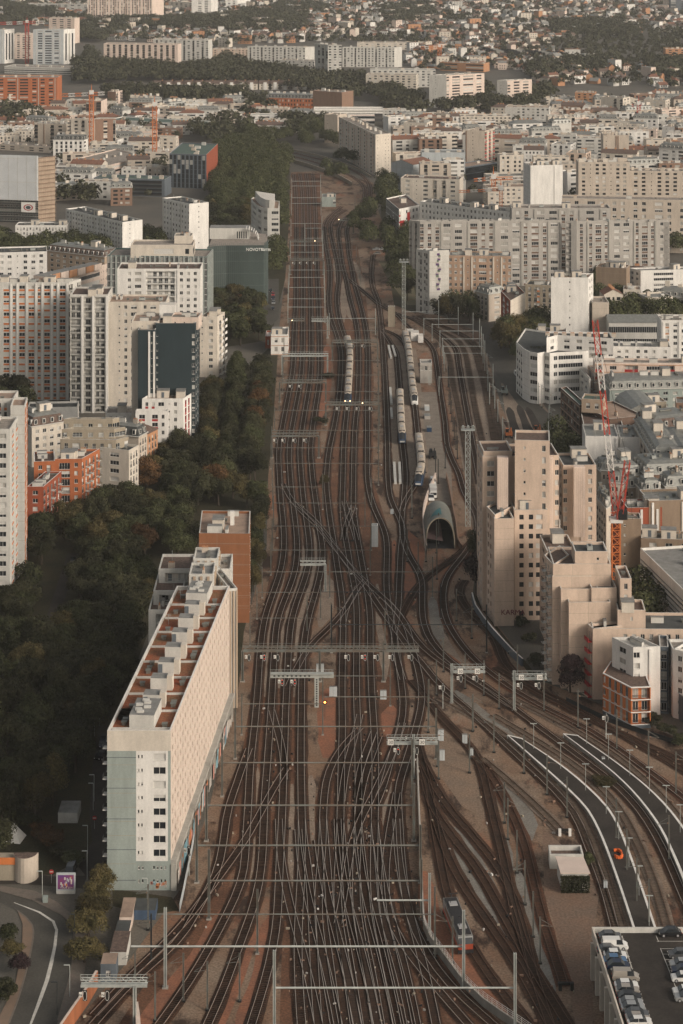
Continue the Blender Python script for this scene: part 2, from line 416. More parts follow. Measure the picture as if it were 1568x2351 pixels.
    if clut and zd:
        u = (pts[1] - pts[0]); v = pts[-1] - pts[0]; ang = math.atan2(u.y, u.x); sm = min(u.length, v.length)
        kinds = ['roof_vent', 'antenna', 'air_unit', 'chimney', 'stack', 'duct', 'roof_vent', 'stack'] + (['stair_head'] * 2 if sm > 7 else [])
        for i in range(clut):
            k = kinds[0 if sm < 4 else r.randrange(len(kinds))]
            e = .5 if sm < 6 else .28; a = (i + .5) / clut if u.length > v.length else r.uniform(.3, .7); b = (i + .5) / clut if u.length <= v.length else r.uniform(.5 - e/2, .5 + e/2)
            a = min(max(a, 2.6 / u.length), 1 - 2.6 / u.length) if u.length > 5.4 else .5
            b = min(max(b, 2 / v.length), 1 - 2 / v.length) if v.length > 4.2 else .5
            c = pts[0] + u * a + v * b
            if B.far: mb.obox(c, u.normalized(), r.uniform(1.5, 4), 1.6, zd, zd + r.uniform(1, 2.6), r.choice((W['cream'], W['palegrey'], W['beige'])))
            else: inst(k, clut_mesh(k), B.root, (c.x, c.y, zd), ang + (math.pi/2 if r.random() < .4 else 0))
def bstart(name, label, c, far=False, group=None, cat='building', seed=None):
    B = Bld(); B.root = thing(name, label, cat, (c[0], c[1], 0), group); B.mb = MB(); B.wm = MB(); B.count = 0; B.far = far; B.ridge = None
    B.rng = random.Random(seed if seed is not None else int(c[0] * 13 + c[1] * 7)); return B
def bend(B):
    B.mb.build('wall', B.root)
    if B.wm.f: B.wm.build('window', B.root, kind='stuff')
    return B.root
def foot(pts):
    c = sum((Vector(p[:2]) for p in pts), Vector((0, 0))) / len(pts); FOOT.append((c, max((Vector(p[:2]) - c).length for p in pts), [Vector(p[:2]) for p in pts]))
def quad_pts(A, B, C, h, d=None):
    a, b = P(*A, h).xy, P(*B, h).xy
    if C is not None: c = P(*C, h).xy
    else:
        u = (b - a).normalized(); c = b + Vector((-u.y, u.x)) * d
    return [a, b, c, a + c - b]
def bldg(name, label, A, B, C=None, yb=None, h=None, d=12, wall='cream', pats=('.w.',), far=None, cat='building', group=None, clut=3, hh=None, **kw):
    """A, B, C: consecutive roof corners as surveyed; yb: foot of corner B; d: depth when C is not visible"""
    if h is None: h = hgt(B[1], yb)
    pts = quad_pts(A, B, C, h, d)
    far = (pts[0][1] > 1430) if far is None else far
    b = bstart(name, label, (pts[0] + pts[2]) / 2, far, group, cat)
    volume(b, pts, 0, hh or h, wall, pats, clut=clut, **kw); foot(pts)
    b.pts = pts; b.h = h
    return b
# ---------------------------------------------------------------- ground
def sheet(name, pts, z, m, **kw):
    b = MB(); b.poly([(p[0], p[1], z) for p in pts], m); return structure(name, b, **kw)
def px_sheet(name, pts, z, m): return sheet(name, [P(x, y, z) for x, y in pts], z, m)
G_CITY = mat('ground_city', (.07, .068, .06), .95, c2=(.12, .108, .09), scale=.03, n=.3, fine=.15)
def spots(m, c, scale, lo, hi):
    t = m.node_tree; b = t.nodes['Principled BSDF']; l = b.inputs['Base Color'].links[0].from_socket; n = t.nodes.new('ShaderNodeTexNoise'); n.inputs['Scale'].default_value = scale; n.inputs['Detail'].default_value = 8; n.inputs['Roughness'].default_value = .7
    tc = t.nodes.new('ShaderNodeTexCoord'); mp = t.nodes.new('ShaderNodeMapping'); mp.inputs['Scale'].default_value = (1, .45, 1); mp.inputs['Location'].default_value = (17, 5, 0); t.links.new(tc.outputs['Object'], mp.inputs[0]); t.links.new(mp.outputs[0], n.inputs[0])
    r = t.nodes.new('ShaderNodeMapRange'); r.inputs[1].default_value = lo; r.inputs[2].default_value = hi; t.links.new(n.outputs[0], r.inputs[0]); x = t.nodes.new('ShaderNodeMixRGB'); x.inputs[2].default_value = (*c, 1); t.links.new(r.outputs[0], x.inputs[0]); t.links.new(l, x.inputs[1]); t.links.new(x.outputs[0], b.inputs['Base Color']); return m
YARD = spots(spots(mat('yard_dirt', (.215, .165, .122), .95, c2=(.16, .090, .054), scale=.06, fine=.3), (.034, .020, .014), .11, .50, .60), (.23, .10, .055), .05, .55, .66)
PATH = mat('red_gravel', (.26, .105, .058), .95, c2=(.17, .085, .055), scale=.25, fine=.2)
TANG = mat('tan_gravel', (.25, .20, .155), .95, c2=(.17, .13, .10), scale=.2, fine=.25)
GREYG = mat('grey_gravel', (.20, .195, .175), .95, c2=(.14, .12, .10), scale=.2, fine=.2)
ASPH = mat('asphalt', (.055, .052, .045), .85, c2=(.08, .074, .063), scale=.15, fine=.12)
ASPHD = mat('asphalt_dark', (.018, .015, .013), .9, c2=(.045, .038, .032), scale=.12, fine=.15)
PAVE = mat('pavement', (.17, .14, .115), .9, c2=(.12, .105, .09), scale=.3, fine=.1)
GRASS = mat('grass_ground', (.022, .024, .011), .95, c2=(.045, .036, .018), scale=.2, fine=.3)
PAINT = mat('road_paint', (.55, .53, .48), .8, n=.25, scale=1)
CONC = mat('concrete', (.28, .26, .23), .9, n=.3, scale=.4, streak=True)
RUST = mat('corten', (.30, .11, .05), .9, n=.3, scale=.4, streak=True)
b = MB(); b.box((-9000, -600, -3), (9000, 16000, 0), G_CITY); structure('ground', b)
px_sheet('rail_yard', [(60, 2480), (300, 2200), (415, 2040), (482, 1850), (525, 1640), (560, 1450), (612, 1260), (618, 1000), (636, 800), (658, 600),
    (668, 396), (735, 392), (770, 394), (858, 420), (868, 480), (905, 600), (950, 700), (1105, 765), (1150, 930), (1185, 1010), (1118, 1180), (1108, 1390), (1236, 1560), (1400, 1625), (1568, 1700),
    (1900, 1830), (2000, 2480)], .02, YARD)
BED = mat('ballast_bed', (.070, .034, .020), .95, c2=(.15, .070, .038), scale=.1, fine=.3); spots(BED, (.21, .15, .105), .16, .56, .68)
px_sheet('ballast_bed', [(668,398),(735,398),(745,640),(752,860),(735,1000),(745,1200),(742,1330),(710,1440),(700,1600),(700,1800),(705,2000),(560,2060),(440,2260),(330,2400),(240,2400),(400,2160),(500,1960),(555,1740),(575,1600),(585,1480),(620,1320),(640,1180),(630,1030),(660,860),(664,640)], .0225, BED)
px_sheet('ballast_bed', [(740,560),(820,560),(840,680),(858,860),(856,1100),(905,1260),(900,1480),(935,1640),(905,1760),(930,1900),(945,2080),(1100,2300),(1200,2400),(640,2400),(650,2100),(720,1850),(768,1700),(772,1440),(745,1200),(738,1060),(770,900),(752,700)], .0235, BED)
# ---------------------------------------------------------------- tracks
BAL = mat('track_ballast', (.082, .037, .019), .95, c2=(.024, .013, .009), scale=.12, fine=.35)
BALR = mat('rusty_ballast', (.12, .048, .025), .95, c2=(.06, .026, .015), scale=.2, fine=.3)
BALT = mat('pale_ballast', (.20, .155, .12), .95, c2=(.13, .095, .072), scale=.2, fine=.3)
RAILT = mat('rail_head', (.46, .41, .36), .4, .35, n=.15, spec=.5); RAILS = mat('rail_side', (.10, .045, .025), .8, n=.2)
RAILO = mat('rail_head_rusty', (.13, .075, .05), .6, .3, n=.2)
SLEEP = mat('sleeper', (.048, .029, .020), .95, n=.3, island=.3)
SLEEP2 = mat('sleeper_pale', (.12, .088, .066), .95, n=.3, island=.3)
def spline(pts, step=5.0):
    out = []; n = len(pts)
    for i in range(n - 1):
        p0 = pts[max(i-1, 0)]; p1 = pts[i]; p2 = pts[i+1]; p3 = pts[min(i+2, n-1)]
        if i == 0: p0 = p1 * 2 - p2
        if i == n - 2: p3 = p2 * 2 - p1
        k = max(1, int((p2 - p1).length / step)); t0 = 0; al = .5
        t1 = t0 + max((p1-p0).length, .01) ** al; t2 = t1 + max((p2-p1).length, .01) ** al; t3 = t2 + max((p3-p2).length, .01) ** al
        for j in range(k):
            t = t1 + (t2 - t1) * j / k
            A1 = p0*((t1-t)/(t1-t0)) + p1*((t-t0)/(t1-t0)); A2 = p1*((t2-t)/(t2-t1)) + p2*((t-t1)/(t2-t1)); A3 = p2*((t3-t)/(t3-t2)) + p3*((t-t2)/(t3-t2))
            B1 = A1*((t2-t)/(t2-t0)) + A2*((t-t0)/(t2-t0)); B2 = A2*((t3-t)/(t3-t1)) + A3*((t-t1)/(t3-t1))
            out.append(B1*((t2-t)/(t2-t1)) + B2*((t-t1)/(t2-t1)))
    out.append(pts[-1]); return out
def normals(c):
    ns = []
    for i in range(len(c)):
        a = c[max(i-1, 0)]; b = c[min(i+1, len(c)-1)]; d = (b - a).normalized(); ns.append(Vector((d.y, -d.x)))
    return ns
TRK = []; TZ = [.072]
def track(label, pts, rails=RAILT, bal=None, bw=1.6, sleepers=True, step=5.0, smooth=2):
    bal = bal or BAL
    w0 = [P(x, y, .4).xy for x, y in pts]; c = spline(w0, step)
    for _ in range(smooth):
        c = [c[0]] + [(c[i-1] + c[i]*2 + c[i+1]) / 4 for i in range(1, len(c) - 1)] + [c[-1]]
    ns = normals(c); z = TZ[0]; TZ[0] += .0022; m0 = c[len(c)//2]
    t = thing('railway_track', label, 'railway track', (m0.x, m0.y, 0), 'railway tracks of the yard')
    b = MB(); r = random.Random(len(TRK))
    L = []; Rr = []
    for q, n in zip(c, ns):
        j1 = noise.noise(Vector((q.x*.15, q.y*.15, len(TRK)))) * .35; j2 = noise.noise(Vector((q.x*.15, q.y*.15, len(TRK)+50))) * .35
        L.append((q.x - n.x*(bw+j1), q.y - n.y*(bw+j1), z)); Rr.append((q.x + n.x*(bw+j2), q.y + n.y*(bw+j2), z))
    if bal: b.strip(L, Rr, bal); b.build('ballast', t, kind='stuff')
    for s in (-1, 1):
        b = MB(); g = .7675
        for o1, o2, z1, z2, m in ((g-.042, g+.042, .44, .44, rails), (g-.042, g-.042, .44, .28, RAILS), (g+.042, g+.042, .28, .44, RAILS)):
            b.strip([(q.x + n.x*s*o1, q.y + n.y*s*o1, z1) for q, n in zip(c, ns)], [(q.x + n.x*s*o2, q.y + n.y*s*o2, z2) for q, n in zip(c, ns)], m)
        if s < 0:      # keep the faces looking up
            b.f = [tuple(reversed(f)) for f in b.f]
        b.build('rail', t)
    if sleepers:
        b = MB(); acc = 0; sp = .62; k = b.mi(SLEEP2 if bal is BALT else SLEEP)
        for i in range(len(c) - 1):
            d = c[i+1] - c[i]; l = d.length
            if c[i].y > 1250: acc = 0; continue
            if l < 1e-3: continue
            u = d / l; n = Vector((u.y, -u.x)); s = acc
            while s < l:
                q = c[i] + u * s; hw = 1.22; e = .12; j = len(b.v); zt = .285; 
                p0 = q - n*hw - u*e; p1 = q + n*hw - u*e; p2 = q + n*hw + u*e; p3 = q - n*hw + u*e
                b.v += [(p0.x, p0.y, zt), (p1.x, p1.y, zt), (p2.x, p2.y, zt), (p3.x, p3.y, zt), (p0.x, p0.y, .03), (p1.x, p1.y, .03)]
                b.f += [(j, j+1, j+2, j+3), (j+4, j+5, j+1, j)]; b.m += [k, k]; s += sp
            acc = s - l
        if b.f: b.build('sleepers', t, kind='stuff')
    TRK.append(c); t['n'] = len(TRK); del t['n']; return c
T1 = [(675,398),(679,440),(681,521),(680,641),(680,685),(676.5,759),(673,843),(668,877),(647.5,985),(640,1033),(642.4,1105),(646,1157),(650.8,1207),(651.5,1262),(643,1313),(629.7,1353),(607.6,1419),(598,1486),(592,1582),(589,1616),(584.6,1667),(575,1750),(569.7,1851),(564,1938),(556,2024),(520,2100),(481,2175),(433,2257),(366,2351),(330,2400)]
T2 = [(688,398),(694,440),(696,521),(696,641),(696,685),(695.7,759),(693,843),(689.7,877),(669.8,985),(664,1033),(667.4,1105),(672.7,1157),(679,1207),(682.5,1262),(676.5,1313),(662.6,1353),(637.8,1419),(630.6,1486),(625,1582),(623,1616),(619.8,1667),(614,1750),(606.4,1851),(604,1938),(596,2024),(578,2098),(548,2170),(520,2257),(476,2351),(455,2400)]
T3 = [(703,398),(708,440),(710,521),(712,641),(713.5,685),(714.5,759),(714,843),(711,877),(693.5,985),(688.5,1033),(693,1105),(698,1157),(705,1207),(711,1262),(704.8,1313),(691.4,1353),(670,1419),(662.8,1486),(658.7,1582),(656,1616),(655,1667),(651.8,1750),(648.5,1851),(644.6,1938),(640,2024),(638,2098),(628,2170),(608,2257),(577,2351),(562,2400)]
T4 = [(718,398),(722,440),(725,521),(729,641),(731,685),(733.6,759),(735,843),(733,877),(717,985),(713,1033),(718.5,1105),(725.7,1157),(732,1207),(741,1262),(736,1313),(726.4,1353),(707.4,1419),(697.3,1486),(692,1582),(692,1616),(691.4,1667),(690.8,1750),(692.4,1851),(693,1938),(691,2024),(686,2098),(684,2200),(692,2351),(696,2400)]
M1 = [(784,473),(758,495),(746,514),(746,536),(750,569),(756,605),(758,641),(755.7,685),(760.5,730),(773,766),(782.5,807),(782.6,843),(781,877),(777,923),(765.8,985),(755.7,1033),(749.5,1105),(753.5,1157),(760,1207),(769,1262),(776,1313),(783.5,1360),(788,1419),(787,1486),(785,1582),(786,1667),(784,1750),(782,1851),(780.3,1938),(774.5,2024),(776,2098),(792,2200),(820,2351),(828,2400)]
M2 = [(794,480),(770,497),(759,514),(760,536),(767,569),(775,605),(778,641),(773.7,685),(778.5,730),(789,766),(802.5,807),(803,843),(801,877),(798.4,923),(792,985),(788.8,1033),(787,1105),(785.7,1157),(788.8,1207),(798.4,1262),(806.6,1313),(816,1360),(819.5,1419),(818.8,1486),(818.3,1582),(821,1667),(822.4,1750),(822.8,1851),(820.6,1938),(817,2024),(820,2098),(838,2200),(868,2351),(876,2400)]
M3 = [(0,0),(556,337),(600,343),(650,353),(700,365),(750,380),(795,397),(820,412),(834,426),(838,440),(832,464),(806,490),(787,505),(778,526),(778,545),(782,574),(786,605),(795,641),(803.7,685),(815.7,730),(821.7,766),(823.4,807),(824,843),(823,877),(820.5,923),(814.7,985),(812.8,1033),(811.6,1105),(811.4,1157),(816,1207),(825.3,1262),(834.4,1313),(843.5,1360),(850,1419),(850,1486),(853,1582),(858.5,1667),(861.7,1750),(861,1851),(859.5,1938),(858.4,2024),(864,2098),(884,2200),(918,2351),(928,2400)]
M3 = M3[1:]
M4 = [(560,333),(605,338),(660,348),(715,360),(765,374),(815,392),(838,408),(848,424),(850,440),(846,464),(822,492),(804,508),(796,526),(799,557),(801,581),(808,617),(814,650),(824,685),(835,730),(841.6,766),(844.5,807),(845,843),(844.5,877),(844,923),(843.5,1033),(844.5,1105),(855.6,1157),(875,1200),(884,1219),(888.9,1260),(887.6,1296),(888,1360),(897.5,1419),(910,1486),(923,1582),(928.6,1616),(919.6,1667),(895,1750),(876,1819),(861,1851)]
track('leftmost track of the yard, beside the dark trees', T1); track('second track from the left edge of the yard', T2)
track('third track from the left edge of the yard', T3); track('fourth track from the left, beside the red gravel strip', T4)
track('track curving down left of the blue-fronted centre train', M1); track('track on which the centre commuter train stands', M2)
track('viaduct track running just right of the centre train', M3); track('outer viaduct track swinging right below the catenary row', M4)
cols = [
 ('branch peeling off the leftmost track towards the lower left corner', [(572,1718),(559,1750),(537,1819),(523,1851),(513,1938),(497,2010),(462,2070),(409,2165),(323,2233),(240,2320),(190,2380)]),
 ('crossover between the second track and the slab building side', [(658,1763),(635,1795),(612,1840),(585,1890),(558,1938),(525,1985),(493,2024),(455,2080),(395,2150),(300,2240),(215,2330)]),
 ('short crossover from second to third track', [(624,1630),(638,1680),(650,1725),(652,1790)]),
 ('track between the signal box row and the centre tracks', [(828,1670),(800,1695),(787,1712),(765,1740),(752,1775),(745,1819),(742,1851),(740.7,1938),(732.8,2024),(730,2098),(742,2200),(768,2351)]),
 ('crossover down from the centre train track', [(826,1640),(815,1690),(798,1745),(790,1790),(784,1840)]),
 ('crossover down between centre tracks', [(858,1680),(843,1720),(828,1755),(822,1800),(823,1850)]),
 ('crossover ending at the orange signal', [(870,1690),(855,1730),(840,1770),(826,1830),(822,1880)]),
 ('diagonal track from the relay cabinets to the lower centre', [(924,1660),(905,1720),(885,1765),(860,1819),(850,1840),(817,1900),(800,1974),(790,2050),(776,2120)]),
 ('curved track along the right edge of the central fan', [(888,1378),(918,1410),(933,1432),(945,1483),(960,1535),(969,1588),(967,1624),(955,1672),(932,1750),(911,1819),(915,1851),(919,1938),(926.8,2024),(930,2060),(952,2140),(1004,2228),(1060,2290),(1120,2340),(1170,2385)]),
 ('second curved track along the right edge of the central fan', [(911,1819),(900,1880),(890,1938),(884,2024),(889,2098),(923,2166),(970,2230),(1020,2290),(1075,2351),(1110,2390)]),
 ('long diagonal ladder track crossing the middle of the yard', [(650,1110),(660,1135),(672,1152),(698,1181),(727,1205),(756,1243),(782,1272),(811,1310),(837,1334),(861,1355),(888,1378),(928,1426),(955,1470),(991,1505),(1027,1531),(1094,1570),(1173,1622)]),
 ('second diagonal ladder track just above the first', [(668,1150),(700,1172),(735,1208),(770,1255),(805,1305),(840,1345),(865,1385),(905,1440),(940,1490),(969,1521),(1012,1576),(1070,1624),(1132,1680),(1178,1725),(1192,1738),(1276,1815),(1322,1870),(1350,1944),(1385,2030),(1410,2125),(1430,2200)]),
 ('scissors crossover under the catenary mast', [(811,1159),(806,1180),(792,1207),(788,1240)]),
 ('scissors crossover between the right centre tracks', [(790,1150),(800,1185),(812,1215),(818,1240)]),
 ('diagonal from the centre tracks down to the middle gantry', [(822,1345),(810,1375),(780,1414),(751,1448),(720,1467),(705,1491),(680,1535),(662,1575)]),
 ('diagonal beside the green mast', [(840,1330),(812,1362),(795,1395),(786,1440)]),
 ('track curving in from the far right platforms', [(878,775),(874,730),(868,690),(858,665),(853,639),(854,610),(857,584)]),
]
for l, p in cols: track(l, p)
A1 = [(878,775),(880,800),(884,870),(888,970),(890,1040),(891,1100),(898,1150),(918,1190),(926,1215),(921,1250),(917,1330),(914,1400),(903,1470),(907,1500),(925,1560)]
track('track left of the two white platforms of the train depot', A1)
track('depot track of the blue-nosed train', [(878,760),(890,776),(898,790),(908,805),(914,850),(918,910),(922,1000),(926,1040),(930,1084),(929,1124),(924,1174),(921,1203),(924,1234),(943,1284),(965,1316),(970,1344),(969,1372),(972,1432),(991,1476),(1046,1528),(1118,1576),(1173,1620),(1254,1680),(1318,1728),(1427,1812),(1486,1883),(1520,1944),(1570,2060),(1600,2130)])
track('depot track of the long white-nosed train', [(878,755),(900,762),(925,780),(936,800),(942,850),(947,900),(952,930),(958,990),(965,1050),(968,1080),(960,1105),(943,1127),(932,1143),(921,1173)])
track('rusty track right of the service road', [(908,718),(942,752),(974,776),(994,798),(1002,830),(1010,890),(1022,970),(1027,1023),(1037,1053),(1055,1090),(1063,1124),(1080,1155),(1096,1185),(1099,1217),(1077,1253),(1067,1273),(1039,1303),(1021,1333),(1017,1380),(1022,1416),(1046,1461),(1077,1502),(1111,1533),(1173,1579),(1254,1625),(1360,1677),(1444,1736),(1568,1828),(1640,1890)], bal=BALR)
fan = [('track beside the row of dark masts', [(954,736),(990,760),(1018,790),(1032,818),(1038,870),(1052,930),(1066,1010),(1076,1066),(1084,1120),(1092,1180),(1098,1217)], BALT),
 ('dark track in the right-hand fan', [(940,728),(1000,758),(1026,778),(1046,798),(1054,840),(1066,910),(1080,990),(1094,1066),(1101,1110)], BAL),
 ('pale siding, third of the right-hand fan', [(954,730),(1020,762),(1048,776),(1068,810),(1078,860),(1094,950),(1112,1030),(1120,1060)], BALT),
 ('pale siding, fourth of the right-hand fan', [(960,724),(1040,760),(1068,776),(1090,806),(1100,840),(1116,900),(1138,1030),(1146,1070)], BALT),
 ('pale siding furthest right, along the fence', [(1010,745),(1060,765),(1084,782),(1102,806),(1112,840),(1130,910),(1154,1030),(1160,1060)], BALT),
 ('track feeding the right-hand fan', [(800,640),(840,672),(880,705),(908,718),(940,728),(960,734)], BAL)]
for l, p, m in fan: track(l, p, rails=RAILO if m is BALT else RAILT, bal=m)
low = [('track curving from behind the tunnel mouth to the right edge', [(1067,1331),(1053,1343),(1050,1360),(1068,1392),(1089,1416),(1130,1452),(1147,1483),(1154,1517),(1173,1548),(1254,1590),(1339,1635),(1444,1694),(1568,1765),(1640,1810)], BAL),
 ('diagonal track below the tunnel mouth', [(1085,1240),(1067,1262),(1017,1297),(979,1323),(947,1363),(937,1380),(914,1428),(907,1456),(906,1490)], BAL),
 ('track left of the lower platform', [(1012,1600),(1041,1615),(1142,1675),(1192,1713),(1255,1770),(1318,1840),(1350,1900),(1375,1960),(1400,2040),(1428,2125),(1445,2180)], BALT),
 ('inner track between the two white-edged platforms', [(1132,1640),(1217,1690),(1318,1753),(1402,1828),(1451,1905),(1480,1970),(1510,2050),(1532,2125),(1545,2180)], BALT),
 ('track right of the upper platform', [(1173,1600),(1254,1640),(1330,1681),(1444,1757),(1528,1837),(1568,1887),(1640,2000)], BALT),
 ('yard track running to the bottom right sidings', [(945,1560),(981,1600),(1008,1643),(1056,1686),(1090,1722),(1106,1751),(1113,1785),(1123,1835),(1147,1931),(1164,2007),(1176,2079),(1210,2184),(1235,2268),(1264,2351),(1280,2400)], BAL),
 ('siding ending at the white buffer stop by the shed', [(1106,1740),(1138,1765),(1181,1803),(1229,1847),(1277,1890),(1295,1914)], BALT),
 ('siding ending at the dark buffer stop by the car park', [(1109,1751),(1128,1775),(1150,1811),(1178,1871),(1200,1919),(1214,1974),(1243,2100),(1277,2205),(1296,2262)], BALR),
 ('leftmost track of the lower right fan', [(955,1690),(962,1727),(984,1799),(998,1895),(1012,1974),(1029,2058),(1046,2110),(1072,2165),(1105,2210),(1160,2290),(1215,2351),(1250,2390)], BAL),
 ('track curving past the grey gravel strip', [(966,1740),(979,1765),(1013,1830),(1056,1885),(1109,1943),(1157,2007),(1190,2090),(1212,2170),(1225,2240)], BAL),
 ('second track curving past the grey gravel strip', [(975,1790),(984,1835),(1037,1919),(1084,1974),(1151,2090),(1200,2180),(1240,2251),(1290,2330),(1320,2380)], BAL),
 ('third track of the lower right fan', [(985,1830),(994,1859),(1020,1943),(1056,2020),(1117,2110),(1180,2200),(1225,2280),(1262,2351)], BAL),
 ('near track at the right edge below the orange house', [(1140,1530),(1200,1568),(1300,1622),(1420,1680),(1568,1745),(1640,1780)], BAL),
 ]
for l, p, m in low: track(l, p, rails=RAILO, bal=m, bw=1.6)
# the dense throat at the bottom: near-straight tracks and the slip tracks that cross them
for i, (xa, xb, xc) in enumerate([(693, 712, 730), (742, 754, 794), (781, 796, 844), (822, 838, 893), (860, 874, 945)]):
    track('plain track of the dense bottom throat, %s from the left' % ['first', 'second', 'third', 'fourth', 'fifth'][i], [(xa, 1880), (xa + 4, 1930), (xb, 2024), (xb + 4, 2098), ((xb + xc) / 2, 2200), (xc, 2351), (xc + 8, 2400)], bw=1.5)
for i in range(7):
    x0 = 640 + i * 45
    track('slip track slanting across the bottom throat, %s from the left' % ['first', 'second', 'third', 'fourth', 'fifth', 'sixth', 'seventh', 'eighth', 'ninth'][i],
        [(x0, 1880 + (i % 3) * 24), (x0 + 5, 1975), (x0 + 26, 2080), (x0 + 56, 2190), (x0 + 92, 2351), (x0 + 100, 2400)], bw=1.3)
# ---------------------------------------------------------------- gravel strips between tracks
def strip_px(name, pts, wd, z, m):
    c = spline([P(x, y, z).xy for x, y in pts], 5); ns = normals(c); b = MB(); k = len(c)
    ws = [wd * (1 + .45 * noise.noise(Vector((p.x * .06, p.y * .06, wd)))) * min(1, .25 + 6 * min(i, k-1-i) / k) for i, p in enumerate(c)]
    b.strip([(p.x - n.x*w_/2, p.y - n.y*w_/2, z) for p, n, w_ in zip(c, ns, ws)], [(p.x + n.x*w_/2, p.y + n.y*w_/2, z) for p, n, w_ in zip(c, ns, ws)], m)
    return structure(name, b)
for nm, pts, wd, m in [
 ('gravel_path', [(752,790),(748,850),(745,900),(735,960)], 5, PATH), ('gravel_path', [(757,1580),(760,1640),(757,1700),(748,1740)], 6, PATH),
 ('gravel_path', [(930,1215),(945,1262),(950,1330),(940,1370),(928,1400)], 6, PATH), ('gravel_path', [(905,1240),(908,1290),(905,1340)], 2.2, PATH),
 ('gravel_path', [(898,1620),(897,1700)], 4, PATH), ('gravel_path', [(520,2080),(480,2160),(420,2240),(330,2351),(300,2400)], 4, PATH),
 ('gravel_path', [(590,2100),(562,2190),(530,2280),(480,2400)], 3, PATH), ('gravel_path', [(622,2100),(600,2230),(560,2330),(540,2400)], 3.2, PATH),
 ('gravel_path', [(975,2000),(990,2100),(1040,2180),(1100,2260),(1180,2340)], 3.5, PATH), ('gravel_path', [(1030,1500),(1060,1540)], 3, PATH),
 ('gravel_strip', [(655,1280),(640,1350),(620,1420),(614,1500),(608,1600)], 2, TANG), ('gravel_strip', [(690,1230),(694,1290),(678,1350),(655,1420),(646,1500),(641,1580)], 2.4, TANG),
 ('gravel_strip', [(722,1180),(725,1260),(720,1310),(709,1353),(690,1419),(680,1500),(676,1600)], 2.6, TANG), ('gravel_strip', [(790,640),(800,700),(812,740)], 4, TANG), ('gravel_strip', [(768,590),(775,640),(784,690),(790,740)], 3, TANG),
 ('gravel_strip', [(835,680),(828,640),(812,600)], 3, TANG), ('gravel_strip', [(768,560),(772,620)], 2.4, TANG),
 ('gravel_strip', [(905,800),(925,860),(935,930),(945,1010),(950,1090)], 3.4, TANG), ('gravel_strip', [(897,800),(900,880),(906,980),(910,1080)], 3.4, TANG),
 ('gravel_strip', [(1000,1440),(1030,1490),(1060,1520)], 3, TANG), ('gravel_strip', [(750,1320),(748,1400),(735,1440)], 3.6, TANG), ('gravel_strip', [(866,1340),(866,1420),(880,1480),(885,1560)], 2.6, TANG),
 ('gravel_strip', [(590,1760),(585,1850),(580,1940),(572,2020)], 2, TANG), ('gravel_strip', [(670,1800),(668,1900),(664,2000),(660,2080)], 2.4, TANG), ('gravel_strip', [(714,1780),(712,1850),(714,1930),(712,2000)], 2.2, TANG),
 ('gravel_strip', [(799,1880),(797,1960),(795,2040)], 2, TANG), ('gravel_strip', [(840,1900),(838,1990)], 2, TANG), ('gravel_strip', [(882,1760),(890,1850),(884,1900)], 3, TANG),
 ('gravel_strip', [(1010,1480),(1000,1420),(992,1370)], 3, GREYG), ('gravel_strip', [(1045,1585),(1110,1640),(1180,1690)], 3, GREYG),
 ('gravel_strip', [(1040,1900),(1080,1950),(1130,2050),(1170,2130),(1196,2200)], 3, GREYG), ('gravel_strip', [(1015,1890),(1048,1960),(1100,2060),(1150,2140),(1190,2230)], 2.8, GREYG),
 ('gravel_strip', [(1160,1800),(1190,1860),(1215,1930)], 5, GREYG), ('gravel_strip', [(1145,1900),(1165,1960),(1175,2000)], 2.6, GREYG), ('gravel_strip', [(1190,2000),(1215,2100),(1240,2180),(1270,2290)], 3, GREYG)]:
    SZ = globals().get('SZ', .031) + .001; strip_px(nm, pts, wd, SZ, m)
px_sheet('gravel_area', [(975,1665),(1075,1680),(1100,1760),(1110,1880),(1060,1850),(1010,1780)], .024, mat('tan_dirt', (.21,.145,.10), .95, c2=(.16,.12,.09), scale=.15, fine=.25))
px_sheet('gravel_area', [(1245,1900),(1380,2020),(1365,2130),(1360,2400),(1330,2400),(1290,2180),(1250,2050)], .027, mat('red_dirt', (.18,.11,.075), .95, c2=(.14,.105,.08), scale=.12, fine=.25))
px_sheet('gravel_area', [(1000,762),(1100,785),(1122,860),(1150,960),(1180,1010),(1110,1080),(1100,1180),(1085,1180),(1060,1060),(1040,900),(1012,800)], .0245, TANG)
px_sheet('gravel_area', [(893,790),(955,800),(968,900),(978,1000),(985,1090),(940,1120),(900,1100),(896,960)], .0247, TANG)
px_sheet('service_road', [(960,900),(1015,900),(1020,980),(1035,1060),(1040,1160),(985,1160),(982,1050),(972,960)], .028, mat('pale_road', (.22,.19,.16), .95, c2=(.15,.125,.10), scale=.3, fine=.15))
px_sheet('gravel_area', [(905,600),(945,640),(960,700),(935,700),(890,640),(870,600)], .027, mat('yard_weeds', (.11,.085,.05), .95, c2=(.08,.085,.05), scale=.2, fine=.3))
# ================================================================ buildings: left of the tracks
def rel(B, u, v):      # point inside a parallelogram footprint
    return B.pts[0] + (B.pts[1] - B.pts[0]) * u + (B.pts[3] - B.pts[0]) * v
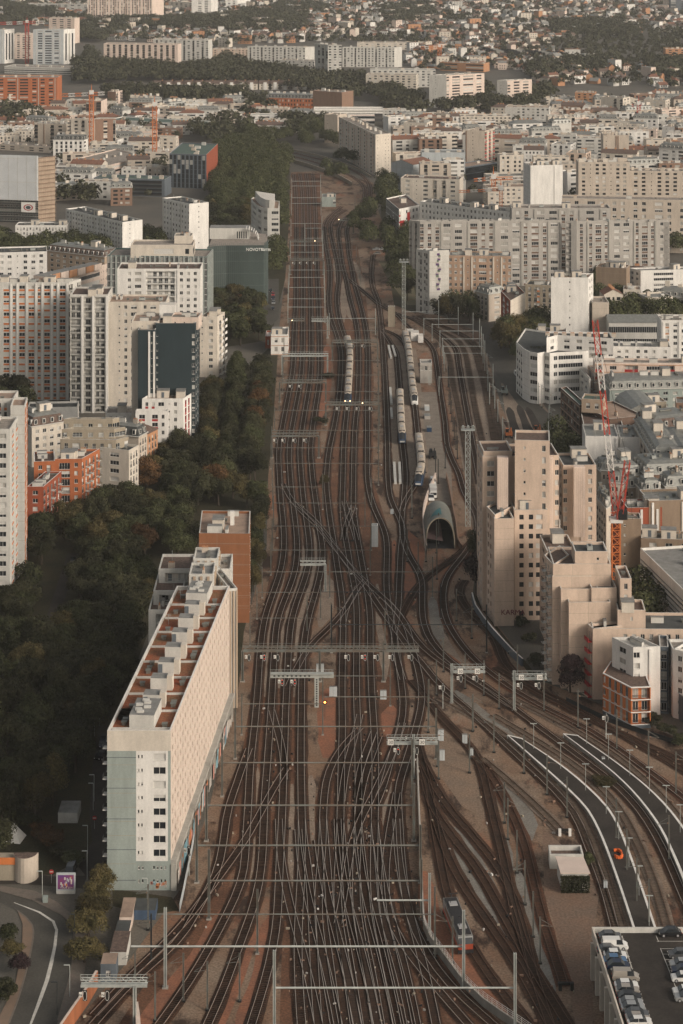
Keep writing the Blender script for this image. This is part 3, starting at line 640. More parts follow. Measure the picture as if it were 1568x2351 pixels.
# --- the long slab beside the tracks
h = 32.8
A = (246, 1677); Bc = (392, 1677); Cc = (527, 1345)
b = bldg('slab_apartment_block', 'long white slab block with rusty sedum roof beside the tracks', A, Bc, Cc, h=h, wall='white', pats=('', ''), clut=0, rmat=R['sedum'], far=False)
b.mb = MB(); a_, b_, c_, d_ = b.pts
Wf = (b_ - a_).length; uf = (b_ - a_).normalized()
PANK = wallmat('pink_lit_panel', (.55, .465, .40), .1); SAGE = W['sage']
def seg(p, q, s, t): return p + (q - p) * s, p + (q - p) * t
x1, x2 = seg(a_, b_, 0, .455)
facade(b, x1, x2, 0, h - 4.2, '', 1, SAGE, {}); facade(b, a_, b_, h - 4.2, h, '', 1, W['cream'], {})
for k in range(5):    # joints of the cladding
    z = 2 + k * 6.3; n = Vector((uf.y, -uf.x)); b.mb.prism([x1 + n*.03, x2 + n*.03, x2 + n*.002, x1 + n*.002], z, z + .12, W['slate'], bottom=True)
x3 = seg(a_, b_, .455, .455)[0]; x4 = seg(a_, b_, 0, .955)[1]
facade(b, x3, x4, 6, h - 4.2, '.s.s......wwwwwwww.', 8, W['white'], dict(near=True, base=.0, top=.1, shut=.3, rail='p'))
facade(b, x3, x4, 0, 6, '.s.s.....s.s.s.s.', 2, SAGE, dict(base=.2, top=.3))
facade(b, x4, b_, 0, h - 4.2, '', 1, SAGE, {})
# track side: panels with pink sunlight painted in, rows of windows, rusty ground storeys
facade(b, b_, c_, 6.2, h, '.w' * 26 + '.', 10, PANK, dict(base=.2, top=.9, shut=.08, frame=W['rose']))
n = (c_ - b_).normalized(); nn = Vector((n.y, -n.x)); L = (c_ - b_).length
b.mb.prism([b_ + nn*1.2, c_ + nn*1.2, c_, b_], 5.4, 6.2, W['concrete'], bottom=True)
facade(b, b_, c_, 0, 5.4, '.d' * 20, 2, W['rose'], dict(base=0.1, top=.1, rail='r'))
for i in range(27):
    q = b_ + n * (L * (i + .02) / 26.6) + nn * .1
    b.mb.obox(q + nn*.5, n, .5, 1.1, 0, 5.4, W['concrete'])
facade(b, c_, d_, 0, h, '.w.w.', 10, W['white'], {}); facade(b, d_, a_, 0, h, '.b' * 24, 10, W['white'], dict(balc='p', shut=.3))
ins = inset(b.pts, .35)
for i in range(4):
    j = (i + 1) % 4; P4 = b.pts
    b.mb.poly([(*P4[i], h), (*P4[j], h), (*ins[j], h), (*ins[i], h)], W['white'])
    b.mb.poly([(*ins[j], h - .9), (*ins[i], h - .9), (*ins[i], h), (*ins[j], h)], W['palegrey'])
b.mb.poly([(*q, h - .9) for q in ins], R['sedum'])
root = bend(b)
cx = (a_ + b_) / 2; ax = (c_ - b_).normalized(); ll = (c_ - b_).length; side = uf
for i in range(9):
    fr_ = .03 + i * .105; c = cx + ax * ll * fr_
    m = MB()
    if i in (0, 8): 
        m.obox(c + ax*5, ax, 9, 5.2, h - .9, h + 1.9, W['palegrey'], R['grey'])
        for k in range(6): m.obox(c + ax * (2 + k * 1.2) + side * rng.uniform(-1.6, 1.6), ax, .8, 1.4, h + 1.9, h + 2.3, W['palegrey'])
    else:
        m.obox(c + ax*4, ax, 3.2, 3.6, h - .9, h + 1.7, W['palegrey'], R['grey']); m.obox(c + ax*3.2 + side*2.4, ax, 1.8, 1.2, h - .9, h + 2.2, W['cream'])
        if i % 2: m.obox(c + ax*2.38 - side*1.2, side, .9, .05, h - .8, h + 1.3, W['slate'])
    m.build('stair_head', root)
    m = MB(); m.obox(c, side, Wf - 1, .35, h - .9, h - .5, W['palegrey']); m.build('roof_beam', root)
    for k in range(3): inst('roof_vent', clut_mesh('roof_vent'), root, (*(c + ax*rng.uniform(1, 8) + side*rng.choice((-4, 4.2, 4.6))), h - .9), 0)
m = MB()
for s in (-1, 1):
    for k in range(3):
        q = cx + ax*(8 + k*1.6) + side*(-4.5); m.obox(q, side, 2.6, .9, h - .9, h - .1, STEELP)
m.build('roof_duct', root)
for fr_ in (.72, .92): inst('antenna', clut_mesh('antenna'), root, (*(cx + ax*ll*fr_ - side*4.5), h - .9), .3)
# graffiti on the end wall and along the rail side
m = MB(); GR = [mat('graffiti_' + k, v, .8, n=.2, scale=2) for k, v in dict(blue=(.20, .36, .42), pale=(.50, .46, .42), rust=(.42, .16, .07), rose=(.50, .24, .20)).items()]
for i in range(60):
    q = b_ + n * rng.uniform(2, L - 2) + nn * 1.24; w_ = rng.uniform(.8, 2.6)
    m.obox(q - nn * .02, n, w_, .03, rng.uniform(.2, 1.5), rng.uniform(2.4, 4.8), rng.choice(GR))
for i in range(14):
    q = a_ + uf * (Wf * rng.uniform(.68, .93)); nf = Vector((uf.y, -uf.x)); z = rng.uniform(.3, 1.4)
    m.obox(q + nf*.03, uf, rng.uniform(.2, .7), .03, z, z + rng.uniform(.3, .9), rng.choice(GR))
m.build('graffiti', root, kind='stuff')
# --- stepped white block with striped towers behind it
b = bldg('stepped_apartment_block', 'stepped white block with terraces behind the long slab', (341, 1400), (400, 1400), h=22, d=12, wall='palegrey', pats=('.lll', '.w.w'), far=False, st=dict(rail='p'), clut=3, rmat=R['brown'])
for (xa, y, xb, hh_, dd) in ((352, 1356, 420, 25, 14), (364, 1306, 440, 28, 12)):
    p_ = quad_pts((xa, y), (xb, y), None, hh_, dd); volume(b, p_, 0, hh_, 'palegrey', ('.lllll', '.w.w.'), st=dict(rail='p'), clut=2, rmat=R['brown']); foot(p_)
STR = W['rose']
for (xa, y, xb, hh_, dd) in ((444, 1282, 500, 33, 9), (434, 1318, 490, 33, 9)):
    p_ = quad_pts((xa, y), (xb, y), None, hh_, dd); volume(b, p_, 0, hh_, 'palegrey', ('.|.|.|.', '.|.|'), nfl=11, st=dict(trim=W['tan']), clut=3, rmat=R['grey'])
p_ = quad_pts((500, 1306), (529, 1306), None, 30, 12); volume(b, p_, 0, 30, 'palegrey', ('.w.', '.w.w'), clut=1)
p_ = quad_pts((527, 1352), (545, 1350), None, 30, 22); volume(b, p_, 0, 30, 'palegrey', ('|.|.|', '.|' * 7), nfl=10, st=dict(trim=W['tan']), clut=1); foot(p_)
bend(b)
# --- orange-brown blank tower
b = bldg('brick_tower', 'blank orange-brown brick block with flat brown roof by the tracks', (457, 1224), (573, 1225), (575, 1173), yb=1430, wall=wallmat('terracotta', (.25, .105, .05), .12), pats=('', '.s.s.s.'), far=False, clut=4, rmat=R['tan'])
m = MB(); p0_, p1_ = b.pts[0], b.pts[1]
for zz in range(4, 26, 3): m.obox((p0_ + p1_) / 2 + Vector((0, -.02)), (p1_ - p0_).normalized(), (p1_ - p0_).length, .05, zz, zz + .06, W['brown'])
root = bend(b); m.build('joint', root)
m = MB(); q = p0_ * .7 + p1_ * .3 + Vector((0, 3)); m.obox(q, (1, 0), 4.2, 2.4, b.h - .7, b.h + 1.4, W['palegrey'], R['grey']); m.build('stair_head', root)
m = MB(); q = p0_ * .38 + p1_ * .62 + Vector((0, 10)); m.obox(q, (1, 0), 1.1, 1, b.h - .7, b.h + 3.2, W['white']); m.build('chimney', root)
# --- white tower on the left edge
b = bldg('apartment_tower', 'tall white tower with orange balcony strip on the left edge', (-60, 985), (23, 985), yb=1400, d=14, wall='palegrey', pats=('.w.w.w.ww.', '.W.W'), far=False, clut=3, st=dict(acc=W['orange']))
p_ = quad_pts((24, 931), (57, 931), (63, 912), 50.5); volume(b, p_, 0, 50.5, 'palegrey', ('', 'LL.LL'), st=dict(acc=W['orange'], rail='o'), nfl=18, clut=1, rmat=R['tan']); foot(p_)
p_ = quad_pts((-40, 915), (30, 915), None, 50.5, 10); volume(b, p_, 0, 50.5, 'palegrey', ('.....W.W..', ''), st=dict(acc=W['orange']), nfl=18, clut=3, rmat=R['tan'])
bend(b)
# --- red brick block
st = dict(near=True, balc='d', shut=.25, rail='d')
b = bldg('brick_apartment_block', 'orange brick block with white-framed windows and black balconies', (126, 1054), (188, 1053), (229, 1030), yb=1192, wall='brick', pats=('.ddd.w.', 'd.b.b.d.b.'), far=False, cat='building', clut=5, rmat=R['brown'], st=st, cap=W['white'])
p_ = quad_pts((78, 1060), (126, 1058), None, b.h - .5, 12); volume(b, p_, 0, b.h - .5, 'brick', ('.w.d.', ''), st=st, clut=3, rmat=R['brown'], cap=W['white'])
p_ = quad_pts((62, 1117), (100, 1117), (141, 1082), 16.5); volume(b, p_, 0, 16.5, 'redbrick', ('.w.', 'd.d.b.d.b.'), st=st, clut=5, rmat=R['brown'], cap=W['white'], nfl=6); foot(p_)
bend(b)
# --- stone block with set-back top storeys
b = bldg('stone_apartment_block', 'grey stone block with two set-back top storeys behind the brick block', (138, 1008), (266, 1010), (295, 1002), yb=1146, wall='stone', pats=('.d.dd.d.d.d.d.', 'd.d'), far=False, clut=0, st=dict(rail='p', near=True))
for (xa, y, xb, xc, yc, hh_) in ((142, 985, 262, 288, 980, 22.6), (146, 962, 258, 274, 958, 25.2)):
    p_ = quad_pts((xa, y), (xb, y), (xc, yc), hh_); volume(b, p_, 18, hh_, 'stone', ('d.dd.d.d.d', 'd'), nfl=1, clut=2 if hh_ > 24 else 0, st=dict(rail='p', base=1.8), rmat=R['green'])
bend(b)
for i, (xa, ya, xb, yb_, top, wl, rf) in enumerate([(296, 1034, 318, 1022, 1145, 'cream', 'grey'), (318, 1003, 338, 992, 1106, 'beige', 'mansard'), (338, 996, 362, 984, 1085, 'ochre', 'hip')]):
    hh_ = hgt(ya, top + 8); a1 = P(xa, ya, hh_).xy; c1 = P(xb, yb_, hh_).xy; u = (c1 - a1).normalized(); nn = Vector((-u.y, u.x)) * 11
    pts = [a1 + nn, a1, c1, c1 + nn]
    pts = [a1, c1, c1 + nn, a1 + nn]; k = bstart('terrace_house', ['narrow cream house with tall windows beside the stone block', 'beige house with slate mansard, second in the narrow row', 'ochre house with brown hipped roof ending the narrow row'][i], a1)
    volume(k, pts, 0, hh_, wl, ('.d.d.d.', '.w.'), roof={'grey': 'flat'}.get(rf, rf), rmat=R['brown'] if rf == 'hip' else R['slate'] if 'slate' in R else R['dark'], clut=2, st=dict(rail='d')); foot(pts); bend(k)
# --- white block with red panels
b = bldg('white_red_block', 'white block with red window panels and railed roof terrace', (326, 915), (421, 915), (446, 899), yb=1047, wall='white', pats=('.W.W.ww.s.w..', '.L.L.L.'), far=False, clut=4, rmat=R['tan'], st=dict(acc=W['red'], rail='r'))
p_ = quad_pts((313, 931), (387, 931), None, b.h - 1.4, 3); volume(b, [q + Vector((0, -3)) for q in p_], 0, b.h - 2.6, 'white', ('.WW..WW.w.', ''), st=dict(acc=W['red']), clut=0); 
bend(b)
m = MB(); q = P(380, 893, b.h).xy; m.obox(q, (1, 0), 5, 4, b.h - .7, b.h + 2.8, W['white'], R['grey']); m.build('stair_head', b.root)
bldgs = []
def simple(*a, **k): b = bldg(*a, **k); bend(b); return b
simple('low_white_block', 'low white annex left of the white and red block', (242, 948), (313, 948), yb=1010, d=10, wall='white', pats=('.w.w.w.w.', ''), clut=1, far=False)
simple('low_white_block', 'long low white hall with dark flat roof under the striped slab', (63, 936), (178, 934), yb=975, d=9, wall='white', pats=('.ss.ss.ss.....', ''), clut=0, rmat=R['dark'], far=False)
simple('red_roofed_house', 'house with many chimneys and red-brown roof above the brick block', (73, 980), (148, 968), yb=1060, d=12, wall='cream', pats=('.w.w.w.w.', ''), clut=6, rmat=R['brown'], far=False, roof='mansard')
# --- dark teal tower with white flank
TEAL = wallmat('teal', (.022, .036, .042), .12)
b = bldg('dark_tower', 'dark teal-black tower with white window column and pink edge', (357, 742), (448, 742), (457, 730), yb=1034, wall=TEAL, pats=('s..........W', '.w.W.'), nfl=16, far=False, clut=2, st=dict(acc=TEAL, top=3.5, frame=W['white']), rmat=R['tan'])
h0 = b.h
p_ = quad_pts((317, 757), (357, 757), None, h0 - 1.8, 12); volume(b, [q + Vector((0, -.4)) for q in p_], 0, h0 - 1.8, TEAL, ('....|s|', ''), nfl=16, clut=0, st=dict(trim=W['white']))
p_ = quad_pts((391, 736), (455, 737), None, h0 + .4, 9); volume(b, [q + Vector((0, .6)) for q in p_], h0 - 3, h0 + 1.6, 'rose', ('.s..s..s.', ''), nfl=1, clut=3, rmat=R['tan'])
m = MB(); q = P(383, 728, h0).xy + Vector((0, 5)); m.obox(q, (1, 0), 6, 5, h0 - .7, h0 + 4, W['white'], R['white']); m.build('stair_head', b.root)
bend(b)
b = simple('white_tower', 'white tower face with railed roof just left of the dark tower', (302, 737), (365, 737), h=47, d=14, wall='cream', pats=('...s.w.w.', ''), clut=3, far=False, rmat=R['tan'])
# --- towers of the upper left cluster
simple('apartment_tower', 'cream tower with narrow windows left of the dark tower', (248, 693), (381, 693), yb=946, d=15, wall='cream', pats=('...s.w.ww..w.ww.s.', '.w.'), clut=8, far=False, rmat=R['tan'], st=dict(near=False))
simple('balcony_block', 'dark-balconied slab between striped slab and cream tower', (161, 676), (248, 676), yb=948, d=16, wall='palegrey', pats=('llll|lll|llll|', '.w.'), clut=7, far=False, rmat=R['brown'], st=dict(rail='d', trim=W['white']))
simple('striped_block', 'slab with orange spandrels and tall white fins on the left edge', (-14, 648), (158, 648), (186, 640), yb=918, wall='palegrey', pats=('...WW|W|WW|WW|W|WW|W|WW|', 'l.l'), nfl=17, clut=8, far=False, rmat=R['gravel'], st=dict(acc=W['orange'], trim=W['white'], shut=.3))
simple('apartment_tower', 'white tower with loggia strip in front of the glass office', (269, 617), (460, 617), h=45, d=15, wall='white', pats=('...w.ww.lllllllll|w.w.w.', '.w.w.'), clut=9, far=False, rmat=R['brown'], st=dict(rail='p'))
b = simple('apartment_tower', 'cream tower with pink-lit side right of the dark tower', (459, 727), (499, 727), (516, 716), yb=866, wall='cream', pats=('s.w.', '.b.b'), clut=4, far=False, st=dict(balc='p'))
# --- glass office
b = bldg('glass_office', 'green glass office with white rooftop storey behind the white tower', (247, 586), (475, 589), yb=778, d=20, wall='glassgreen', pats=('g' * 1 + '|g' * 20, 'g|' * 6), clut=0, far=False, st=dict(trim=STEELP, top=.4), rmat=R['gravel'])
h0 = b.h; p_ = quad_pts((300, 562), (443, 562), None, h0 + 5, 14); volume(b, p_, h0 - 1, h0 + 5, 'cream', ('......=====...=.', 'd'), nfl=1, clut=0)
p_ = quad_pts((400, 541), (440, 541), None, h0 + 8, 8); volume(b, p_, h0, h0 + 8, 'cream', ('', ''), clut=6); bend(b)
# --- long orange-topped block stepping up the slope
b = bldg('terraced_block', 'long cream block with rising terraces and orange roof boxes', (80, 655), (229, 613), (246, 605), h=24, wall='rose', pats=('=' * 12, '.s.s.s.'), clut=0, far=False, rmat=R['tan'], nfl=6, st=dict(top=1.6))
for i in range(7):
    q = b.pts[0] + (b.pts[1] - b.pts[0]) * (.04 + i * .13) + (b.pts[3] - b.pts[0]) * .6
    b.mb.obox(q, (b.pts[1] - b.pts[0]).normalized(), 6, 6, b.h - .7, b.h + 3.4 - i * .2, W['ochre'] if i % 2 else W['rose'], R['grey'])
bend(b)
simple('apartment_block', 'cream stepped block with chimneys on the left edge', (-10, 580), (108, 577), h=27, d=16, wall='white', pats=('.w.=.s.w.=.w.', ''), clut=9, far=False, rmat=R['dark'])
simple('apartment_block', 'row of dark-roofed houses with brown chimneys behind the terraces', (108, 575), (240, 590), h=17, d=12, wall='tan', pats=('.w' * 9, '.w.'), clut=9, far=False, roof='mansard', rmat=R['brown'])
# --- hotel with green glass curtain
b = bstart('glass_hotel', 'green glass hotel with rounded corner and its name along the top', P(545, 700).xy, False, cat='hotel')
hh_ = hgt(563, 702); y0 = P(560, 702).y
def xz(x, y): return P(x, y, hh_).xy
pts = [xz(475, 574), xz(480, 568), xz(492, 565), xz(520, 563.5), xz(560, 563.5), xz(606, 563), xz(612, 560), xz(615, 556), xz(612, 538), xz(560, 530), xz(490, 538)]
GG = mat('green_curtain', (.062, .085, .080), .45, n=.3, scale=.12, streak=True, spec=.4)
b.mb.prism(pts, 0, hh_, GG, R['gravel'])
for i in range(7):
    a1, c1 = pts[i], pts[i+1]; L = (c1 - a1).length; u = (c1 - a1) / L; nn = Vector((u.y, -u.x)); k = max(1, int(L / .9))
    for j in range(k):
        q = a1 + u * L * (j + .5) / k + nn * .12; b.mb.obox(q, u, .1, .22, .5, hh_ + 1.2, mat('green_fin', (.11, .14, .135), .5, n=.2))
    for z in (4, 10, 16, 22, 27): b.mb.obox((a1 + c1) / 2 + nn * .02, u, L, .05, z, z + .25, mat('green_fin', ()))
foot(pts); root = bend(b)
m = MB(); q = xz(528, 545); m.obox(q, (1, 0), 20, 10, hh_, hh_ + 5.5, W['palegrey'], R['grey'])
for i in range(8):
    t = i / 7 * math.pi / 2; m.obox(xz(566, 548) + Vector((math.sin(t) * 6, 0)), (1, 0), .35, 8, hh_ + 5.5 * math.cos(t) - .4, hh_ + 5.5 * math.cos(t) + .3, W['white'])
for i in range(5): m.obox(xz(545 + i * 5, 552), (1, 0), .6, .1, hh_ + 1, hh_ + 4.5, GLASS)
m.build('roof_pavilion', root)
def text(parent, s, loc, size, m, rz=0, ext=.05, name='lettering', tilt=90, align='LEFT'):
    cu = bpy.data.curves.new('t', 'FONT'); cu.body = s; cu.size = size; cu.extrude = ext; cu.align_x = align
    o = bpy.data.objects.new('t', cu); me = bpy.data.meshes.new_from_object(o); bpy.data.objects.remove(o)
    me.materials.clear(); me.materials.append(m); o = bpy.data.objects.new(name, me); col.objects.link(o)
    o.rotation_euler = (math.radians(tilt), 0, rz); o.parent = parent; o.location = Vector(loc) - parent.location; return o
LIT = mat('white_letters', (.7, .7, .66), .5, n=0, emit=.15)
q = P(567, 575, hh_ - 2.2)
q = xz(565, 563.4); text(root, 'NOVOTEL', (q.x, q.y - .5, hh_ - 2.6), 2.0, LIT, 0, .1); text(root, 'SUITES', (q.x + 7.4, q.y - .5, hh_ - 2.6), 1.6, LIT, 0, .1)
text(root, 'novotel', (xz(505, 545).x, xz(505, 545).y, hh_ + .4), 1.8, RAIL, 0, .1)
# --- rounded white building behind
b = bstart('rounded_office', 'white rounded building with curved penthouse behind the hotel', P(608, 588).xy, False)
hh_ = hgt(478, 590); c0 = P(606, 478, hh_).xy
pts = [xz(0, 0)] * 0
for x, y in [(576, 455), (580, 462), (588, 470), (600, 476), (614, 478), (640, 478)]: pts.append(P(x, y, hh_).xy)
pts += [P(640, 470, hh_).xy + Vector((0, 14)), P(580, 462, hh_).xy + Vector((0, 16))]
volume(b, pts, 0, hh_, 'palegrey', ['ww', 'ww', '.ww', '.ww', '.ww', '.w.w.'], nfl=8, clut=0, roof='flat', rmat=R['tan'], st=dict(top=1.2)); foot(pts)
c1 = sum(pts, Vector((0, 0))) / len(pts)
ip = inset(pts, 2.6); b.mb.prism(ip, hh_ - .5, hh_ + 4.2, W['palegrey'], R['white'])
bend(b)
# --- pale slabs further back
simple('pale_slab', 'long pale slab with rows of dark windows behind the tree belt', (151, 479), (281, 510), (327, 504), yb=598, wall='white', pats=('|w.w' * 10, '.s..'), nfl=8, clut=10, far=False, rmat=R['dark'], st=dict(trim=W['palegrey']))
simple('pale_slab', 'taller pale slab with blank end wall beside the big trees', (373, 454), (434, 468), (479, 464), yb=592, wall='white', pats=('|w.w.w' * 3, '..s..'), nfl=10, clut=7, far=False, rmat=R['dark'], st=dict(trim=W['palegrey']))
simple('pale_slab', 'low pale slab left of the long one, behind trees', (35, 517), (152, 517), yb=575, d=12, wall='white', pats=('.w.d' * 8, ''), nfl=5, clut=7, far=False, rmat=R['dark'])
# --- block wrapped in scaffolding
b = bldg('scaffolded_block', 'big block wrapped in white sheeting over dark scaffolding on the left edge', (-60, 358), (88, 362), (127, 358), yb=512, wall=mat('scaffold_dark', (.055, .062, .065), .8, n=.5, scale=1.2, fine=.4), pats=('=' * 30, ''), nfl=14, clut=0, far=False, rmat=R['white'], st={'trim': STEEL, 1: dict(wall='tan', nfl=12)})
h0 = b.h; a1, c1, e1 = b.pts[0], b.pts[1], b.pts[2]; SHEET = mat('white_sheeting', (.52, .54, .55), .5, n=.12, scale=.12)
u = (c1 - a1).normalized(); nn = Vector((u.y, -u.x)); root = b.root
m = MB(); m.prism([a1 + nn*1.6, c1 + nn*1.6, c1 + nn*.3, a1 + nn*.3], h0 * .345, h0 + 1.2, SHEET, bottom=True)
for k in range(8): m.obox(a1.lerp(c1, k / 7.2) + nn * 1.65, u, .12, .1, h0 * .345, h0 + 1.3, W['palegrey'])
for z in (.35, .62, .98): m.obox((a1 + c1) / 2 + nn*1.65, u, (c1 - a1).length, .1, h0*z, h0*z + .2, W['palegrey'])
m.build('sheeting', root)
m = MB(); L = (c1 - a1).length
for k in range(30):
    q = a1 + u * L * k / 29.5 + nn * 1.3; m.bar((q.x, q.y, 0), (q.x, q.y, h0 * .345), .06, STEEL)
for z in range(1, 14):
    zz = h0 * .345 * z / 13; m.obox((a1 + c1) / 2 + nn * 1.3, u, L, .5, zz, zz + .1, STEEL)
u2 = (e1 - c1).normalized(); n2 = Vector((u2.y, -u2.x)); L2 = (e1 - c1).length
for k in range(9):
    q = c1 + u2 * L2 * k / 8; m.bar((q.x + n2.x, q.y + n2.y, 0), (q.x + n2.x, q.y + n2.y, h0 + 1), .07, W['brown'])
for z in range(1, 16):
    zz = h0 * z / 15; m.obox((c1 + e1) / 2 + n2, u2, L2, .5, zz, zz + .12, W['brown'])
m.build('scaffolding', root)
q = P(103, 441); qq = a1.lerp(c1, .86) + nn * 1.8
m = MB(); m.obox(qq, u, 9.2, .1, h0 * .24 - 3, h0 * .24 + 3.2, W['white']); s_ = m.build('banner', root)
m = MB(); c = qq + nn * .08
for r_, mm, d_ in ((3.1, W['red'], 0), (2.3, W['white'], .03), (1.7, W['dark'], .06)):
    i0 = [(c.x + u.x * math.cos(t/16*math.pi) * r_ + nn.x*d_, c.y + u.y * math.cos(t/16*math.pi) * r_ + nn.y*d_, h0*.24 + math.sin(t/16*math.pi) * r_ * .62) for t in range(32)]
    m.poly(i0, mm)
m.build('oval_emblem', root)
bend(b)
# ================================================================ buildings: right of the tracks
PINK = 'pink'
# --- tall pink cluster by the tunnel
b = bldg('pink_tower', 'tall stepped pink tower with panelled bays above the tunnel mouth', (1108, 1048), (1283, 1045), h=44, d=13, wall=PINK, pats=('.ww.|...ww.|......w', '.w.w.'), far=False, clut=3, rmat=R['brown'], st=dict(trim=W['rose'], base=.3))
pa = b.pts
def vol(Axy, Bxy, hh_, dd, pats, wall=PINK, z0=0, Cxy=None, **k):
    p_ = quad_pts(Axy, Bxy, Cxy, hh_, dd); volume(b, p_, z0, hh_, wall, pats, **k); foot(p_); return p_
vol((1110, 1036), (1176, 1035), 45.2, 11, ('', ''), clut=0, rmat=R['brown'])
vol((1182, 1010), (1262, 1012), 50, 11, ('..s....w.', ''), clut=0, rmat=R['brown'], nfl=15)
vol((1293, 1068), (1369, 1067), 39, 13, ('w...|.w.', 'w.w.'), clut=3, rmat=R['dark'], st=dict(trim=W['rose']))
ribs = W['rose']
for xa, xb, yt, hb, hh_ in ((1141, 1166, 1048, 44, 44.6), (1235, 1269, 1050, 44, 44.4), (1316, 1342, 1070, 39, 39.4)):
    c = (P(xa, yt, hh_).xy + P(xb, yt, hh_).xy) / 2; w_ = P(xb, yt, hh_).x - P(xa, yt, hh_).x; m = MB()
    m.obox((c.x, c.y - .2), (1, 0), w_, 2.4, hh_ - 20, hh_, ribs)
    for k in range(int(w_ / .55)): m.obox((c.x - w_/2 + .3 + k*.55, c.y - 1.43), (1, 0), .1, .05, hh_ - 19.9, hh_ - .1, W['pink'])
    m.build('panelled_bay', b.root)
# front lower tower of the same cluster
vol((1181, 1171), (1257, 1170), 31, 15, ('..ww..ww.www..', 'w.w.'), clut=2, rmat=R['dark'], st=dict(near=True, shut=.3))
vol((1135, 1191), (1180, 1190), 30, 11, ('', ''), clut=1, rmat=R['dark'])
p_ = [P(1117, 1160, 31).xy, P(1136, 1180, 31).xy, P(1136, 1180, 31).xy + Vector((6, 9)), P(1117, 1160, 31).xy + Vector((6, 9))]
volume(b, p_, 0, 30.7, PINK, ('.W.w.w.', ''), clut=0, rmat=R['dark'], st=dict(acc=W['rose'])); foot(p_)
vol((1184, 1143), (1250, 1141), 33.4, 7, ('....s.', ''), clut=3, rmat=R['dark'], nfl=12)
vol((1257, 1210), (1286, 1211), 24, 8, ('', ''), clut=1, wall='rose', rmat=R['dark'])
vol((1256, 1265), (1322, 1264), 26, 14, ('', '.w.'), clut=2, rmat=R['brown'])
bend(b)
text(b.root, 'KARMA', (P(1138, 1404, 2).x + 1.0, P(1181, 1190, 30).y - .25, 3.2), 2.0, mat('graffiti_plum', (.13, .012, .03), .7, n=0), 0, .05, 'graffiti')
GRD = W['concrete']
# --- stepped pink block lower right
b = bldg('stepped_pink_block', 'stepped pink block with blank staggered walls beside the dark round tree', (1270, 1295), (1403, 1295), h=31, d=14, wall=PINK, pats=('', '.s.'), far=False, clut=1, rmat=R['brown'])
p_ = [P(1249, 1272, 31).xy, P(1270, 1295, 31).xy, P(1270, 1295, 31).xy + Vector((5, 8)), P(1249, 1272, 31).xy + Vector((5, 8))]
volume(b, p_, 0, 30.8, PINK, ('.b.w.b.', ''), clut=0, rmat=R['brown'], st=dict(balc='d')); foot(p_)
vol((1268, 1323), (1358, 1323), 28, 4, ('', '')); vol((1358, 1350), (1416, 1349), 26, 12, ('', '.w.w.'))
vol((1288, 1353), (1375, 1352), 25.5, 4, ('', '')); vol((1306, 1383), (1402, 1382), 23, 5, ('', '.s.'))
vol((1320, 1266), (1395, 1266), 34, 8, ('...s.', ''), clut=1, nfl=12, rmat=R['dark']); vol((1424, 1328), (1450, 1328), 29, 10, ('.w.', ''), clut=1, rmat=R['brown'])
bend(b)
# --- low pink block in front
b = bldg('pink_block', 'lower pink block with balconies on its track side, behind the orange house', (1349, 1432), (1361, 1443), h=18, d=8, wall=PINK, pats=('.b.b.', ''), far=False, clut=0, st=dict(balc='r'))
vol((1361, 1443), (1610, 1445), 18, 12, ('.......' + 'W.w.W.' * 3, ''), clut=4, rmat=R['dark'], st=dict(acc=W['rose'])); vol((1418, 1400), (1482, 1401), 22, 8, ('..s..', ''), clut=2, rmat=R['brown'], nfl=6)
bend(b)
# --- white and orange residence
b = bldg('white_orange_house', 'white residence with orange lower storeys and glazed balconies by the tracks', (1405, 1463), (1454, 1486), (1516, 1484), yb=1646, wall='white', pats=('.w.', 'w.|.'), far=False, clut=3, rmat=R['white'], nfl=5, st={'near': True, 0: dict(near=True, nfl=6, shut=.1), 1: dict(near=True, nfl=6, rail='d')})
b2 = b; hh_ = b.h
p_ = [P(1384, 1545, 10.2).xy, P(1449, 1578, 10.2).xy, P(1494, 1576, 10.2).xy, P(1494, 1576, 10.2).xy + Vector((0, 8)), P(1384, 1545, 10.2).xy + Vector((3, 8))]
volume(b, p_, .9, 10.2, 'orange', ('w.t.t.t.t.', 'll', ''), nfl=3, clut=0, st=dict(top=.1, base=.1, course=W['white'], rail='d', near=True), parapet=.2, cap=W['white'], rmat=R['brown'])
b.mb.prism([q for q in p_], 0, .9, W['slate']); foot(p_)
vol((1514, 1484), (1535, 1485), hh_ - .6, 8, ('l', ''), wall='slate', st=dict(rail='d', nfl=6), clut=0)
bend(b)
b = bldg('white_block', 'white block with grey base on the right edge beside the orange house', (1534, 1467), (1545, 1490), h=17, d=8, wall='white', pats=('.w.', ''), far=False, clut=0)
vol((1545, 1490), (1640, 1515), 17, 14, ('.w.t.w.w.', ''), wall='white', clut=2, rmat=R['tan']); p_ = quad_pts((1536, 1575), (1640, 1650), None, 6.5, 4); volume(b, p_, 0, 6.5, W['slate'], ('.w.w.w.w.', ''), nfl=2, clut=0); bend(b)
# --- white louvred hall on the right edge
b = bldg('louvred_building', 'white building with long slatted wall and grey roof on the right edge', (1470, 1258), (1600, 1385), h=15, d=26, wall='white', pats=('=' * 3, ''), nfl=9, far=False, clut=8, rmat=R['grey'], st=dict(top=2.5)); bend(b)
